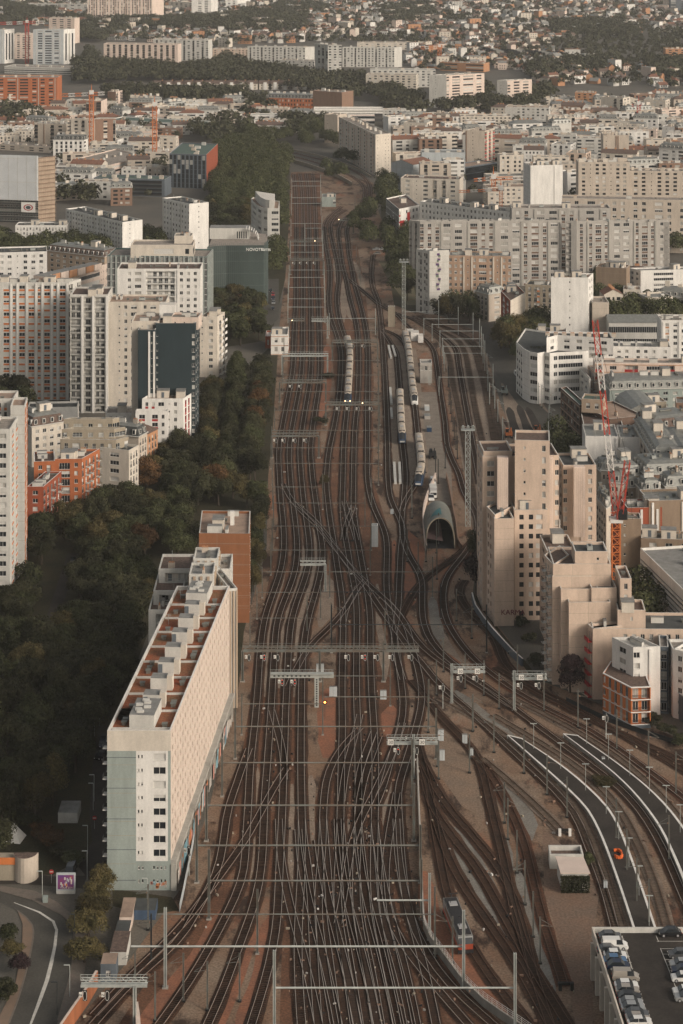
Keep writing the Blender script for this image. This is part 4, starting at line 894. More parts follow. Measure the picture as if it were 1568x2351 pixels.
# --- old quarter with stone party walls
simple('stone_walled_house', 'brick-backed house with white chimney breasts behind the rubble gable', (1440, 1166), (1520, 1164), h=16, d=9, wall='redbrick', pats=('....|....|.', '.w.w.'), far=False, clut=5, rmat=R['zinc'], st=dict(trim=W['white']))
simple('rubble_wall_house', 'rubble-stone gable with small windows beside the crane base', (1424, 1190), (1472, 1191), yb=1312, d=6, wall='rubble', pats=('.s.....', ''), far=False, clut=1, nfl=5, rmat=R['zinc'])
simple('brick_party_wall', 'dark red-brown party wall between crane mast and rubble gable', (1394, 1176), (1424, 1190), h=15.5, d=6, wall='redbrick', pats=('', ''), far=False, clut=2, rmat=R['zinc'])
for A, Bq, h_, wl, l in (((1400, 1108), (1432, 1110), 17, 'cream', 'small zinc-roofed house with dormers left of the red crane jib foot'), ((1432, 1120), (1470, 1118), 15, 'stone', 'grey house with orange chimney pots right of the crane cab'), ((1476, 1128), (1520, 1126), 16, 'beige', 'beige house with zinc roof above the brick-backed house'), ((1528, 1118), (1580, 1116), 17, 'cream', 'cream corner house with zinc roof on the right edge'), ((1380, 1080), (1410, 1082), 18, 'beige', 'narrow beige house left of the rubble walls'),
    ((1472, 1235), (1600, 1240), 11, 'rubble', 'low stone house in front of the chimney-breast wall'), ((1500, 1045), (1560, 1044), 18, 'cream', 'cream house with brown mansard near the right edge')):
    simple('old_town_house', l, A, Bq, h=h_, d=8, wall=wl, pats=('.w.w.w.', ''), far=False, clut=5, roof='mansard' if h_ > 11 else 'flat', rmat=R['zinc'])
simple('red_brick_house', 'red and white brick house with stepped terraces left of the white tower', (1150, 668), (1172, 690), (1206, 672), h=20, wall='redbrick', pats=('.W.W.', ''), far=False, clut=5, rmat=R['brown'], st={'acc': W['white'], 1: dict(wall='cream')})
simple('street_front', 'grey stone front with one orange-red bay left of the white tower', (1206, 652), (1266, 655), yb=722, d=12, wall='stone', pats=('.d.dW.d.d', ''), far=False, clut=6, rmat=R['dark'], st=dict(acc=W['orange']))
simple('modern_school', 'bright white modern block with ribbon windows on dark base, right edge', (1443, 615), (1471, 621), (1620, 617), yb=698, wall='white', pats=('.w.w.', '..===..==='), far=False, nfl=6, clut=4, rmat=R['grey'])
simple('stone_gable_house', 'rubble-stone gable with dark roof left of the modern white block', (1368, 612), (1438, 616), h=19, d=10, wall='rubble', pats=('', ''), far=False, clut=6, rmat=R['tan'])
simple('corner_house', 'old corner house with grey mansard behind the round trees', (1092, 668), (1122, 676), h=13, d=10, wall='beige', pats=('.d.d.d.', '.w.'), far=False, clut=3, roof='mansard', rmat=R['zinc'])
simple('mansard_house', 'narrow house with zinc mansard left of the crane', (1368, 1140), (1392, 1168), (1402, 1160), h=22, wall='beige', pats=('.d.d.d.d.', '.'), far=False, clut=3, roof='mansard', rmat=R['zinc'])
simple('chimney_house', 'house with white chimney breasts on brown wall at the right edge', (1490, 1150), (1610, 1146), h=18, d=12, wall='rubble', pats=('|...|..', ''), far=False, clut=6, rmat=R['zinc'], st=dict(trim=W['white']))
simple('zinc_roof_house', 'low house with zinc roof behind the red crane', (1395, 1095), (1475, 1090), h=16, d=14, wall='stone', pats=('.w.w.w.', ''), far=False, clut=5, roof='mansard', rmat=R['zinc'])
simple('zinc_roof_house', 'house with zinc roof and brick gable at the right edge, behind the stone walls', (1480, 1090), (1600, 1085), h=17, d=14, wall='brown', pats=('.w.w.w.', ''), far=False, clut=6, roof='mansard', rmat=R['zinc'])
simple('rubble_wall_house', 'rubble-stone wall with rows of orange chimney pots right of the blank white gables', (1474, 1056), (1530, 1062), h=14, d=14, wall='rubble', pats=('', ''), far=False, clut=8, rmat=R['white'])
simple('street_house', 'beige street front with tall windows running back from the stone walls', (1455, 975), (1500, 1050), h=19, d=10, wall='beige', pats=('.d.d.d.d.d.d.', ''), far=False, clut=5, roof='mansard', rmat=R['zinc'])
simple('street_house', 'cream street front with orange shop floor near the right edge', (1520, 1000), (1560, 1065), h=19, d=12, wall='cream', pats=('.d.d.d.d.d.', ''), far=False, clut=5, roof='mansard', rmat=R['zinc'])
simple('curved_roof_house', 'brown house with rounded gable at the right edge', (1500, 985), (1600, 975), h=20, d=14, wall='redbrick', pats=('.w.w.w.', ''), far=False, clut=3, roof='mansard', rmat=R['brown'])
# --- blank white gables
b = bldg('blank_white_gables', 'pair of blank white party walls behind the pink tower', (1344, 1001), (1420, 1002), yb=1128, d=16, wall='white', pats=('.......|', ''), far=False, clut=2, rmat=R['zinc'], nfl=6)
vol((1422, 1003), (1474, 1004), b.h - .5, 16, ('|......', ''), wall='white', clut=3, rmat=R['zinc'])
b.mb.obox((b.pts[0] + b.pts[1]) / 2 + Vector((3, -.06)), (1, 0), 20, .06, 6.2, 6.4, W['grey']); bend(b)
# --- slatted brown building
b = bldg('slatted_building', 'long brown chequered building with planted roof terraces', (1287, 890), (1331, 930), (1345, 926), yb=1040, wall='timber', pats=('.ww' * 6 + '.', '.w.'), far=False, nfl=5, clut=0, rmat=R['green'], st=dict(frame=DFRAME, acc=W['tan'], course=W['tan'], shut=0))
h0 = b.h
vol((1331, 928), (1400, 962), h0 - 2, 14, ('.w' * 7, ''), wall='timber', clut=2, rmat=R['tan']); vol((1335, 915), (1385, 918), h0 + 3, 8, ('.w.w.', ''), wall='tan', clut=1, rmat=R['green'], z0=h0 - 2, nfl=1)
p_ = quad_pts((1331, 935), (1345, 1000), None, h0 - 3, 14); volume(b, p_, 0, h0 - 3, 'timber', ('.w' * 6, ''), nfl=5, clut=0, rmat=R['brown'], st=dict(frame=DFRAME)); foot(p_)
bend(b)
# --- white building with curved corner
b = bstart('curved_white_block', 'bright white block with wavy balcony bands and planted corner terrace', P(1290, 900).xy, False)
hh_ = hgt(790, 905)
pts = [P(x, y, hh_).xy for x, y in ((1185, 785), (1201, 800), (1216, 808), (1234, 811), (1250, 808), (1262, 811), (1280, 809), (1340, 806), (1408, 800))]
pts += [pts[-1] + Vector((0, 16)), pts[0] + Vector((6, 26))]
volume(b, pts, 0, hh_, 'white', ['.d.d.d.', '.', 'w', '', 'w', '.w', 'ww', '.w.w.w', '.w.w.w'], nfl=6, clut=0, roof='flat', rmat=R['dark'], st=dict(course=W['white'])); foot(pts)
p_ = [P(x, y, hh_ + 5).xy for x, y in ((1255, 778), (1280, 772), (1408, 780))]; p_ += [p_[-1] + Vector((0, 12)), p_[0] + Vector((2, 12))]
volume(b, p_, hh_ - 1, hh_ + 5.5, 'white', ['.w.', '.w.w.w.w.', ''], nfl=2, clut=0, rmat=R['dark']); 
root = bend(b)
for i in range(9):
    q = p_[0].lerp(p_[2], i / 8) + Vector((1, 6)); inst('chimney', clut_mesh('chimney'), root, (q.x, q.y, hh_ + 4.8), rng.uniform(-.2, .2))
for i in range(6): inst('balcony_plants', plant_mesh(), root, (*P(1222 + i * 7, 797, hh_).xy, hh_ - .6), i)
simple('white_wing', 'white wing with sparse windows behind the terraced block', (1408, 795), (1540, 797), h=19, d=10, wall='white', pats=('.w.w..w.w.w..w.', ''), far=False, clut=6, rmat=R['grey'])
# --- terraced balcony block
b = bldg('terraced_balcony_block', 'cream block with long balcony bands stepping up, red-edged slabs', (1349, 838), (1374, 858), (1600, 862), yb=905, h=15, wall='rose', pats=('.b.b.b.', 'll.ww.ll|ll.l.ll.ww.ll'), far=False, nfl=4, clut=2, rmat=R['gravel'], st=dict(course=W['ochre'], rail='r'))
p_ = quad_pts((1366, 832), (1600, 834), None, 19, 8); volume(b, p_, 12, 19, 'rose', ('l.w.ll.ww.l.ll', ''), nfl=2, clut=6, rmat=R['gravel'], st=dict(course=W['ochre'], rail='r')); bend(b)
simple('annex_block', 'grey-white annex with dark roof light left of the balcony block', (1330, 846), (1352, 870), (1356, 868), h=14, wall='palegrey', pats=('.w.w.', ''), far=False, clut=0, rmat=R['dark'])
# rounded metal roof
b = bldg('vaulted_workshop', 'grey workshop with rounded zinc roof right of the planted terraces', (1410, 925), (1440, 960), h=12, d=14, wall='slate', pats=('.w.w.w.', ''), far=False, clut=0, rmat=R['zinc'])
a1, c1, e1, g1 = b.pts; m = MB(); V = []
for i in range(9):
    t = math.pi * i / 8; f_ = (1 - math.cos(t)) / 2; V.append((a1.lerp(g1, f_), c1.lerp(e1, f_), 12 + 5 * math.sin(t)))
for i in range(8): m.poly([(*V[i][0], V[i][2]), (*V[i][1], V[i][2]), (*V[i+1][1], V[i+1][2]), (*V[i+1][0], V[i+1][2])], R['zinc'])
m.poly([(*v[0], v[2]) for v in V], R['zinc']); m.poly([(*v[1], v[2]) for v in V][::-1], R['zinc']); bend(b); m.build('vaulted_roof', b.root)
simple('workshop', 'low workshop with messy roof plant right of the vaulted roof', (1450, 925), (1530, 922), h=14, d=14, wall='stone', pats=('.w.w.w.', ''), far=False, clut=9, rmat=R['white'])
simple('zinc_roof_house', 'grey-green roofed houses at the right edge below the balcony block', (1400, 895), (1600, 890), h=13, d=14, wall='sage', pats=('.w' * 9, ''), far=False, clut=8, roof='mansard', rmat=R['zinc'])
# --- tall white tower
b = bldg('white_tower', 'tall blank white tower with one column of slit windows', (1265, 637), (1351, 637), (1362, 627), yb=790, wall='white', pats=('...........s...........', '.w.w.'), far=False, clut=9, rmat=R['tan'], nfl=9); bend(b)
simple('beige_tower', 'beige blank block behind the tall white tower', (1360, 694), (1398, 694), yb=790, d=14, wall='beige', pats=('', ''), far=False, clut=1)
simple('low_white_house', 'low white house with chimneys in front of the tall white tower', (1230, 760), (1300, 762), h=12, d=8, wall='white', pats=('....s....', ''), far=False, clut=4, rmat=R['brown'])
b = simple('green_roof_hall', 'long hall with ribbed green-grey roof behind the white wing', (1398, 740), (1520, 740), h=12, d=12, wall='palegrey', pats=('=' * 6, ''), far=False, clut=0, roof='gable', rmat=R['zinc'], nfl=2)
simple('red_panel_house', 'white house with red-brown panels at the right edge', (1518, 735), (1610, 735), h=20, d=12, wall='white', pats=('|W.w|ww.w.', ''), far=False, clut=6, st=dict(acc=W['ochre']))
# --- big grey-brown double slab
GS = 'grey'
simple('grey_slab', 'left half of the wide grey-brown slab with dark panel columns', (939, 505), (964, 508), (1290, 505), yb=650, h=34, wall='grey', pats=('l.l.', 'W.W.W|ww.ww.|WW.W.W|.ww.ww|W.WW.W|ww.'), nfl=10, far=False, clut=14, st=dict(acc=W['timber'], trim=W['concrete']), rmat=R['grey'])
simple('grey_slab', 'right half of the wide grey-brown slab with dark panel columns', (1299, 507), (1324, 508), (1537, 504), h=34, wall='grey', pats=('l.', '.W.|W.WW.W|.ww.ww.|W.WW.W|.w..'), nfl=10, far=False, clut=9, st=dict(acc=W['timber'], trim=W['concrete']), rmat=R['grey'])
simple('grey_slab', 'further grey slab rising behind the left half of the double slab', (1175, 478), (1402, 478), h=36, d=14, wall='grey', pats=('.w.W.|ww.ww|W.W.|.ww.|W.', ''), nfl=10, clut=8, far=False, st=dict(acc=W['timber'], trim=W['concrete']))
simple('long_beige_wall', 'long beige blank-walled building behind the double slab', (1290, 455), (1600, 460), h=30, d=14, wall='beige', pats=('.w.w..ww.w..w.w.' * 2, ''), nfl=8, clut=5, far=False)
simple('long_white_slab', 'long white slab with angled roof chimneys behind the double slab', (964, 462), (1173, 487), h=24, d=13, wall='white', pats=('.w' * 24, ''), nfl=7, clut=14, far=False, rmat=R['dark'])
# --- graffiti tower and pinkish slab
b = bldg('graffiti_block', 'white-fronted block with tall painted mural on its grey end wall', (955, 571), (986, 576), (1031, 574), yb=722, wall='palegrey', pats=('.wd.wd.', ''), far=False, clut=3, nfl=9, rmat=R['grey'], st=dict(shut=.2)); root = bend(b)
m = MB(); c1, e1 = b.pts[1], b.pts[2]; u = (e1 - c1).normalized(); nn = Vector((u.y, -u.x))
for i in range(22):
    q = c1.lerp(e1, .45 + .06 * math.sin(i * .9)) + nn * .06; z = b.h * (.92 - .026 * i)
    m.obox(q, u, rng.uniform(.8, 1.8), .08, z, z + 1.1, [mat('mural_plum', (.10, .05, .14)), mat('mural_green', (.12, .17, .12)), mat('mural_pale', (.4, .36, .34))][i % 3])
m.build('mural', root, kind='stuff')
simple('pinkish_slab', 'pinkish slab with pale window columns and green-grey roof', (1031, 586), (1173, 588), yb=722, d=13, wall=wallmat('dustpink', (.36, .25, .18)), pats=('w.w.w|ss|w.www.w|ss|w.w', ''), far=False, clut=8, nfl=9, rmat=R['zinc'], st=dict(trim=W['cream']))
# --- hotel with red panels
b = bldg('panelled_hotel', 'white hotel with dark red panel facing the tree-lined cutting', (886, 455), (916, 480), (963, 470), h=20, wall='white', pats=('g' * 6, 'W...w.w.w.w.'), far=False, clut=3, nfl=5, st={'acc': W['red'], 0: dict(wall='slate', nfl=5)}, rmat=R['brown'])
c1, e1 = b.pts[1], b.pts[2]; u = (e1 - c1).normalized(); nn = Vector((u.y, -u.x)); root = bend(b)
m = MB(); m.obox(c1 + u * 3.2 + nn*.1, u, 4.6, .15, 3, 13, W['red']); m.build('red_panel', root)
m = MB(); m.obox(c1 + u * 9.5 + nn*.1, u, 2.6, .15, 7, 17, W['red']); m.build('red_panel', root)
a1 = b.pts[0]
for i, ch in enumerate('HOTEL'): text(root, ch, (*(a1.lerp(c1, .62) + Vector((-.6, -.5))), 15 - i * 1.7), 1.6, LIT, math.atan2((c1-a1).y, (c1-a1).x), .08)
# --- buildings round the right of the curve
simple('beige_terrace_block', 'low beige block with roof garden beyond the hotel', (920, 408), (1055, 412), h=18, d=16, wall='cream', pats=('.w.s.=.l.l.=.', ''), far=False, clut=8, rmat=R['brown'])
simple('white_gabled_hall', 'white hall with red-brown sloping roof beside the receding slab', (898, 372), (948, 378), h=19, d=22, wall='bluegrey', pats=('', ''), clut=0, roof='gable', rmat=R['tile'])
simple('blue_white_hall', 'pale blue-white industrial block with a ribbon of windows', (968, 350), (1068, 350), h=22, d=18, wall='bluegrey', pats=('..s....s....s...', ''), nfl=2, clut=4, rmat=R['zinc'])
b = simple('dark_glass_pavilion', 'low dark glass pavilion with slanted roof in the right-hand quarter', (1055, 385), (1142, 372), h=10, d=16, wall='slate', pats=('gggggggg', ''), nfl=2, clut=2, rmat=R['tan'])
simple('tan_tower', 'tan tower with brown edge and pink balconies on its right side', (1068, 299), (1113, 300), (1136, 294), yb=390, wall='beige', pats=('|..s.....', 'l.l.l'), clut=4, st=dict(trim=W['brown'], rail='r', acc=W['rose']), rmat=R['brown'])
b = bldg('tan_tower', 'tan tower with dark vertical stripe in front of the grid slabs', (1385, 310), (1444, 310), yb=392, d=14, wall='beige', pats=('.s....||.....', ''), clut=6, st=dict(trim=W['brown'])); bend(b)
simple('grid_slab', 'big beige slab with a regular grid of windows on the right', (1328, 372), (1446, 372), yb=480, d=14, wall='beige', pats=('.w.s.w.w.s.w.w.', ''), clut=10, far=True)
simple('grid_slab', 'second beige grid slab running off the right edge', (1446, 392), (1600, 393), yb=480, d=14, wall='beige', pats=('.w.w.s.w.w.w.s.w.', ''), clut=9, far=True)
simple('white_wrapped_block', 'white block sheeted for works beside the jib crane', (1218, 380), (1292, 378), h=34, d=16, wall='white', pats=('.......|..', ''), clut=9)
for (nm, lab, A, Bq, yb_, wl, pt_) in [
 ('white_block', 'white block with tiny windows right of the planted roof', (1265, 330), (1310, 332), 388, 'white', '.w.l.w.'), ('white_block', 'blank white gable with rounded roof in the right quarter', (1355, 310), (1385, 312), 368, 'white', ''),
 ('white_block', 'white block with shuttered windows and rooftop chimneys, upper right', (1415, 288), (1470, 290), 345, 'cream', '.w.w.lw.w.'), ('white_block', 'blank white gable at the upper right edge', (1520, 290), (1560, 292), 345, 'white', '.s..s.'),
 ('cream_block', 'cream block with stepped balconies, upper right', (1258, 268), (1320, 268), 308, 'cream', '.ll.ww.l'), ('cream_block', 'long white low block with many windows, upper right', (1057, 266), (1172, 266), 302, 'cream', '.w' * 12),
 ('cream_block', 'cream block with roof plant left of the tan tower', (927, 280), (980, 282), 338, 'cream', '..s.....'), ('cream_block', 'grey-beige block with blank end wall, right of the orange striped office', (1160, 245), (1260, 247), 290, 'palegrey', '.w' * 9),
 ('cream_block', 'cream block left of the two pink-lit slabs', (840, 170), (955, 172), 215, 'cream', '.w' * 9), ('cream_block', 'pale block in front of the cream block', (850, 160), (1000, 160), 200, 'palegrey', '.W.w' * 6),
 ('cream_block', 'white stepped villa block at the right edge', (1478, 228), (1528, 230), 262, 'cream', '.w.w.w.'), ('cream_block', 'cream block with blank gable right of the vegetable gardens', (1380, 222), (1430, 225), 265, 'cream', '....l.l'),
 ('cream_block', 'small pink-roofed block by the vegetable gardens', (1320, 212), (1365, 213), 245, 'ochre', '.w.w.w.'), ('cream_block', 'pale long block beyond the white gabled hall', (1030, 308), (1068, 310), 350, 'cream', '.w.w.w.'),
 ('cream_block', 'terraced cream block below the tan tower', (1125, 405), (1300, 400), 440, 'cream', '.w.w.' * 4), ('cream_block', 'white housing with orange shutters near the jib crane', (1120, 430), (1220, 428), 470, 'cream', '.w.w' * 4),
 ('cream_block', 'white low offices right of the pavilion', (1180, 360), (1222, 360), 405, 'cream', '.w.d.w.'), ('cream_block', 'beige block with balconies under the right-hand grid slabs', (1300, 350), (1345, 352), 420, 'pink', '.l.l.')]:
    simple(nm, lab, A, Bq, yb=yb_, d=16, wall=wl, pats=(pt_, '.w.w.'), clut=5, rmat=rng.choice((R['gravel'], R['grey'], R['tan'], R['zinc'])))
# --- slabs with sunlit pink painted on one face, shaded grey on the flank
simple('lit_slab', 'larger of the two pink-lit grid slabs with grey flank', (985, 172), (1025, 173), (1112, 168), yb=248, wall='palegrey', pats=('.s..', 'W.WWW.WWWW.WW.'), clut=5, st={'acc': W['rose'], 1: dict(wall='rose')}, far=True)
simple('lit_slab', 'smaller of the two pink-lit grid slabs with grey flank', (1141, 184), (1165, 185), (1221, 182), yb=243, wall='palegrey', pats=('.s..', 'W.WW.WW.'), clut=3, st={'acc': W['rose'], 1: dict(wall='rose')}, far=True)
# --- receding slab with bays behind the viaduct
simple('bayed_slab', 'long cream slab of stepped bays receding behind the railway curve', (778, 268), (862, 309), (897, 306), h=30, wall='cream', pats=('|.ww.|W.ss' * 6, '.s....s.s.'), nfl=11, clut=12, far=True, st=dict(acc=W['ochre'], trim=W['rose']))
simple('cream_slab', 'blank cream slab end standing left of the receding slab', (745, 262), (775, 264), yb=330, d=14, wall='beige', pats=('.s....', ''), clut=2)
# --- orange and white striped offices
b = bldg('orange_striped_office', 'white office with orange brick base and stepped glazed roofs', (688, 262), (860, 262), yb=288, d=26, wall='white', pats=('=' * 20, ''), nfl=2, clut=0, st=dict(acc=W['orange'], course=W['orange']), rmat=R['white'])
p_ = quad_pts((720, 250), (880, 250), None, b.h + 4, 18); volume(b, p_, b.h, b.h + 4, 'white', ('=' * 16, ''), nfl=1, clut=0, rmat=R['white']); bend(b)
simple('brick_school', 'long red-brick and white building with mansard windows and chimneys', (611, 224), (718, 226), yb=256, d=18, wall='brick', pats=('.w' * 16, ''), nfl=3, clut=7, roof='mansard', rmat=R['dark'], st=dict(trim=W['white']))
simple('ivy_block', 'brown blank block with creeper behind the brick school', (718, 208), (785, 212), h=24, d=20, wall='brown', pats=('', ''), clut=4, rmat=R['gravel'])
# ================================================================ the city further out
for nm, lab, A, Bq, Cq, yb_, wl, pt_, kw in [
 ('orange_slab', 'long orange-red slab with pale vertical bands on the left edge', (-40, 178), (131, 178), (142, 172), 248, 'ochre', ('=.=|=.==|==.=|=.=|', ''), dict(st=dict(trim=W['grey'], wall='brick'))),
 ('brick_tower_block', 'brown brick block with column of white windows behind the tower crane', (155, 273), (218, 274), (266, 272), 352, 'cream', ('l.w.l.w.', '..W..'), dict(st={1: dict(wall='brown', acc=W['cream'])})),
 ('brick_tower_block', 'stepped cream and brown block left of the crane-side block', (78, 283), (152, 285), None, 345, 'beige', ('l.|.l.w.', ''), dict(st=dict(trim=W['brown']))),
 ('mansard_building', 'white building with slate mansard and tall windows by the crane', (122, 321), (193, 321), (202, 318), 375, 'white', ('.d.d.d.d.d.d.', 'w.'), dict(roof='mansard', rmat=R['dark'])),
 ('glass_office', 'dark glass office with rust-red end wall beside the tree avenue', (389, 352), (474, 355), (500, 330), 434, 'slate', ('gg.' * 9, ''), dict(st={'trim': W['dark'], 1: dict(wall='redbrick')}, rmat=R['green'], nfl=7)),
 ('dark_balcony_block', 'long dark balconied block with white penthouse storeys', (215, 408), (378, 412), None, 452, 'slate', ('l' * 24, ''), dict(st=dict(rail='d'), rmat=R['green'])),
 ('stepped_office', 'pink-grey office with ribbon windows stepping back, left of the dark offices', (183, 362), (248, 380), (332, 358), 412, 'rose', ('.w.s.', '=' * 8), dict(rmat=R['gravel'])),
 ('low_office', 'low grey office with long ribbon in front of the pink-grey one', (128, 380), (183, 380), None, 402, 'palegrey', ('=' * 6, ''), dict(nfl=3)),
 ('green_roofed_hall', 'long green-roofed hall behind the orange cranes', (248, 274), (480, 286), None, 306, 'white', ('.ww.' * 8, ''), dict(nfl=2, rmat=R['green'], d=26)),
 ('lit_block', 'narrow block with sunlit blank side behind the left crane', (197, 232), (232, 232), (246, 226), 268, 'brown', ('l.l', ''), dict(st={1: dict(wall='rose')})),  # rose side walls of the lit blocks have the sunlight painted in
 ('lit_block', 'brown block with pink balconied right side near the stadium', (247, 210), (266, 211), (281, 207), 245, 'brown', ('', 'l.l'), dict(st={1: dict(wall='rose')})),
 ('cream_block', 'cream stepped block in front of the orange slab', (20, 216), (128, 214), None, 246, 'cream', ('.w' * 12, ''), {}),
 ('cream_block', 'cream block with chimneys, lower left of the orange slab', (-20, 236), (45, 236), None, 262, 'cream', ('.w' * 7, ''), {}),
 ('cream_block', 'white apartment block on the left edge below the brown block', (-20, 312), (48, 310), None, 336, 'cream', ('.w.l' * 4, ''), {}),
 ('cream_block', 'low beige block left of the mansard building', (-10, 330), (122, 338), None, 352, 'beige', ('.w' * 6, ''), {}),
 ('low_office', 'low white school with flat roofs on the left', (10, 152), (175, 156), None, 172, 'palegrey', ('=' * 14, ''), dict(nfl=3, d=26)),
 ('twin_tower', 'wide grey tower with glazed bays and white fins, upper left', (76, 68), (146, 68), (172, 66), 148, 'bluegrey', ('.|ww|www|ww|.', '|t|t|t|'), dict(st={'trim': W['palegrey'], 1: dict(wall='white', nfl=1, trim=W['white'])})),
 ('twin_tower', 'grey tower with white fins cut by the left edge', (-30, 68), (10, 68), (33, 66), 146, 'bluegrey', ('|ww|', '|t|t|t|'), dict(st={'trim': W['palegrey'], 1: dict(wall='white', nfl=1, trim=W['white'])})),
 ('cream_block', 'cream block between the two finned towers', (33, 78), (76, 78), None, 135, 'rose', ('.w.w.w.', ''), {}),
 ('cream_block', 'orange-topped block behind the wide finned tower', (112, 41), (171, 42), None, 100, 'rose', ('.=.=.w.', ''), {}),
 ('long_slab', 'long pale slab with white balconies, upper left', (238, 100), (408, 102), None, 156, 'rose', ('.' + 'l.' * 12, ''), {}),
 ('long_slab', 'second long slab with green-grey balconies behind the first', (352, 90), (478, 92), None, 140, 'palegrey', ('.l.w' * 6, ''), {}),
 ('long_slab', 'low peach slab between the two long white slabs', (488, 112), (568, 113), None, 135, 'pink', ('.w' * 10, ''), {}),
 ('long_slab', 'white slab with dark balconies left of the chequered tower', (568, 106), (700, 108), (722, 107), 160, 'palegrey', ('.l.w.w' * 5, ''), {}),
 ('long_slab', 'lower grey slab in front of the one beside the chequered tower', (640, 137), (722, 140), None, 170, 'palegrey', ('.w' * 9, ''), {}),
 ('chequered_tower', 'tower with white and grey chequered panels above the railway', (723, 100), (752, 100), (784, 103), 180, 'palegrey', ('W.W.W', 'l.l.l..'), dict(st={'acc': W['white'], 1: dict(wall='beige')})),
 ('long_slab', 'white slab right of the chequered tower with sunlit end', (786, 108), (905, 109), (923, 108), 155, 'palegrey', ('.l.w.w' * 5, ''), {}),
 ('long_slab', 'low white slab behind the one right of the chequered tower', (820, 98), (975, 98), None, 115, 'cream', ('.w' * 12, ''), {}),
 ('huge_slab', 'very large beige slab at the top edge, left', (201, -6), (350, -6), (376, -8), 48, 'rose', ('.d.d|d.d.' * 6, ''), dict(st=dict(trim=W['brown']))),
 ('white_tower', 'tall white tower with blue-grey bays at the top edge', (440, -16), (485, -16), (500, -18), 42, 'white', ('..=.=.', '|'), {}),
 ('white_tower', 'second white tower at the top edge, right of the first', (518, -10), (545, -10), (575, -12), 22, 'white', ('.=.=.', ''), {}),
 ('cream_block', 'low block below the huge slab, left', (65, 8), (200, 10), None, 30, 'palegrey', ('.w' * 9, ''), {}),
 ('cream_block', 'white building with rounded top among trees, upper middle', (387, 4), (440, 6), None, 28, 'cream', ('.w' * 5, ''), {}),
 ('orange_block', 'orange-brown long block right of the cream slabs', (1010, 142), (1110, 146), None, 166, 'ochre', ('==.==', ''), dict(nfl=3)),
 ('orange_block', 'ochre block at the right edge among the houses', (1528, 112), (1600, 112), None, 134, 'ochre', ('.w' * 5, ''), {}),
 ('dark_tower', 'dark tower cut by the top right corner', (1540, -6), (1600, -6), None, 32, 'slate', ('w.w.w', ''), {}),
 ('cream_block', 'white block near the top right corner', (1425, 52), (1460, 53), None, 70, 'white', ('.w.', ''), {}),
 ('sawtooth_factory', 'grey-green sawtooth roofed workshop among the houses', (1085, 122), (1290, 132), None, 138, 'bluegrey', ('', ''), dict(d=40, rmat=R['zinc']))]:
    kw = dict(kw); d_ = kw.pop('d', 18); b = bldg(nm, lab, A, Bq, Cq, yb=yb_, d=d_, wall=wl, pats=pt_, far=True, **{**dict(clut=6), **kw}); bend(b)
    if nm == 'sawtooth_factory':
        m = MB(); a1, c1, g1 = b.pts[0], b.pts[1], b.pts[3]
        for i in range(11):
            for j in range(3):
                p1 = a1 + (c1 - a1) * i / 11 + (g1 - a1) * j / 3; p2 = a1 + (c1 - a1) * (i + .9) / 11 + (g1 - a1) * j / 3; e_ = (g1 - a1) / 3
                m.poly([(*p1, b.h), (*p2, b.h), (*p2, b.h + 5), (*p1, b.h + 5)], GLASS if (i + j) % 3 else R['white']); m.poly([(*p1, b.h + 5), (*p2, b.h + 5), (*(p2 + e_), b.h), (*(p1 + e_), b.h)], R['zinc'])
        m.build('sawtooth_roof', b.root, kind='stuff')
# --- keep-clear corridors
def poly_px(l): return [P(x, y).xy for x, y in l]
KEEP = [poly_px(l) for l in [
    [(60, 2480), (300, 2200), (415, 2040), (482, 1850), (525, 1640), (560, 1450), (612, 1260), (618, 1000), (630, 800), (650, 600), (660, 396), (600, 345), (660, 340), (740, 375), (800, 380), (880, 420), (880, 480), (920, 600), (950, 690), (1130, 765), (1165, 900), (1290, 900), (1290, 1010), (1160, 1180), (1110, 1390), (1236, 1560), (1400, 1625), (1568, 1700), (1900, 1830), (2000, 2480)],
    [(600, 345), (760, 300), (800, 310), (760, 340), (690, 380)],
    [(1105, 770), (1160, 700), (1190, 720), (1165, 780), (1200, 900), (1150, 900)],
    [(600, 640), (640, 640), (650, 760), (600, 780)], [(0, 2020), (140, 2030), (210, 2200), (200, 2400), (0, 2400)],
    [(150, 1270), (190, 1275), (170, 1350), (120, 1490), (70, 1490), (120, 1380)]]]
def inside(p, poly):
    r = False; j = len(poly) - 1
    for i in range(len(poly)):
        a, b_ = poly[i], poly[j]
        if (a[1] > p[1]) != (b_[1] > p[1]) and p[0] < (b_[0] - a[0]) * (p[1] - a[1]) / (b_[1] - a[1]) + a[0]: r = not r
        j = i
    return r
def dist_poly(p, poly):
    m = 1e9; p = Vector(p[:2])
    for i in range(len(poly)):
        a = poly[i-1]; ab = poly[i] - a; t = max(0, min(1, (p - a).dot(ab) / max(ab.length_squared, 1e-9))); m = min(m, (a + ab*t - p).length)
    return m
def free(p, r, foots=True, keep=True, kr=None):
    p = Vector(p[:2])
    if keep:
        for k in KEEP:
            if inside(p, k) or dist_poly(p, k) < (kr if kr is not None else r * .6): return False
    if foots:
        for c, R_, poly in FOOT:
            if (c - p).length < R_ + r and (inside(p, poly) or dist_poly(p, poly) < r): return False
    return True
def scatter(region, spacing, rr, seed, jitter=.35):
    poly = poly_px(region); r = random.Random(seed); xs = [p[0] for p in poly]; ys = [p[1] for p in poly]; out = []
    y = min(ys); row = 0
    while y < max(ys):
        x = min(xs) + (row % 2) * spacing / 2
        while x < max(xs):
            p = Vector((x + r.uniform(-jitter, jitter) * spacing, y + r.uniform(-jitter, jitter) * spacing))
            if inside(p, poly) and free(p, rr): out.append(p)
            x += spacing
        y += spacing * .87; row += 1
    out.sort(key=lambda p: p.y); return out
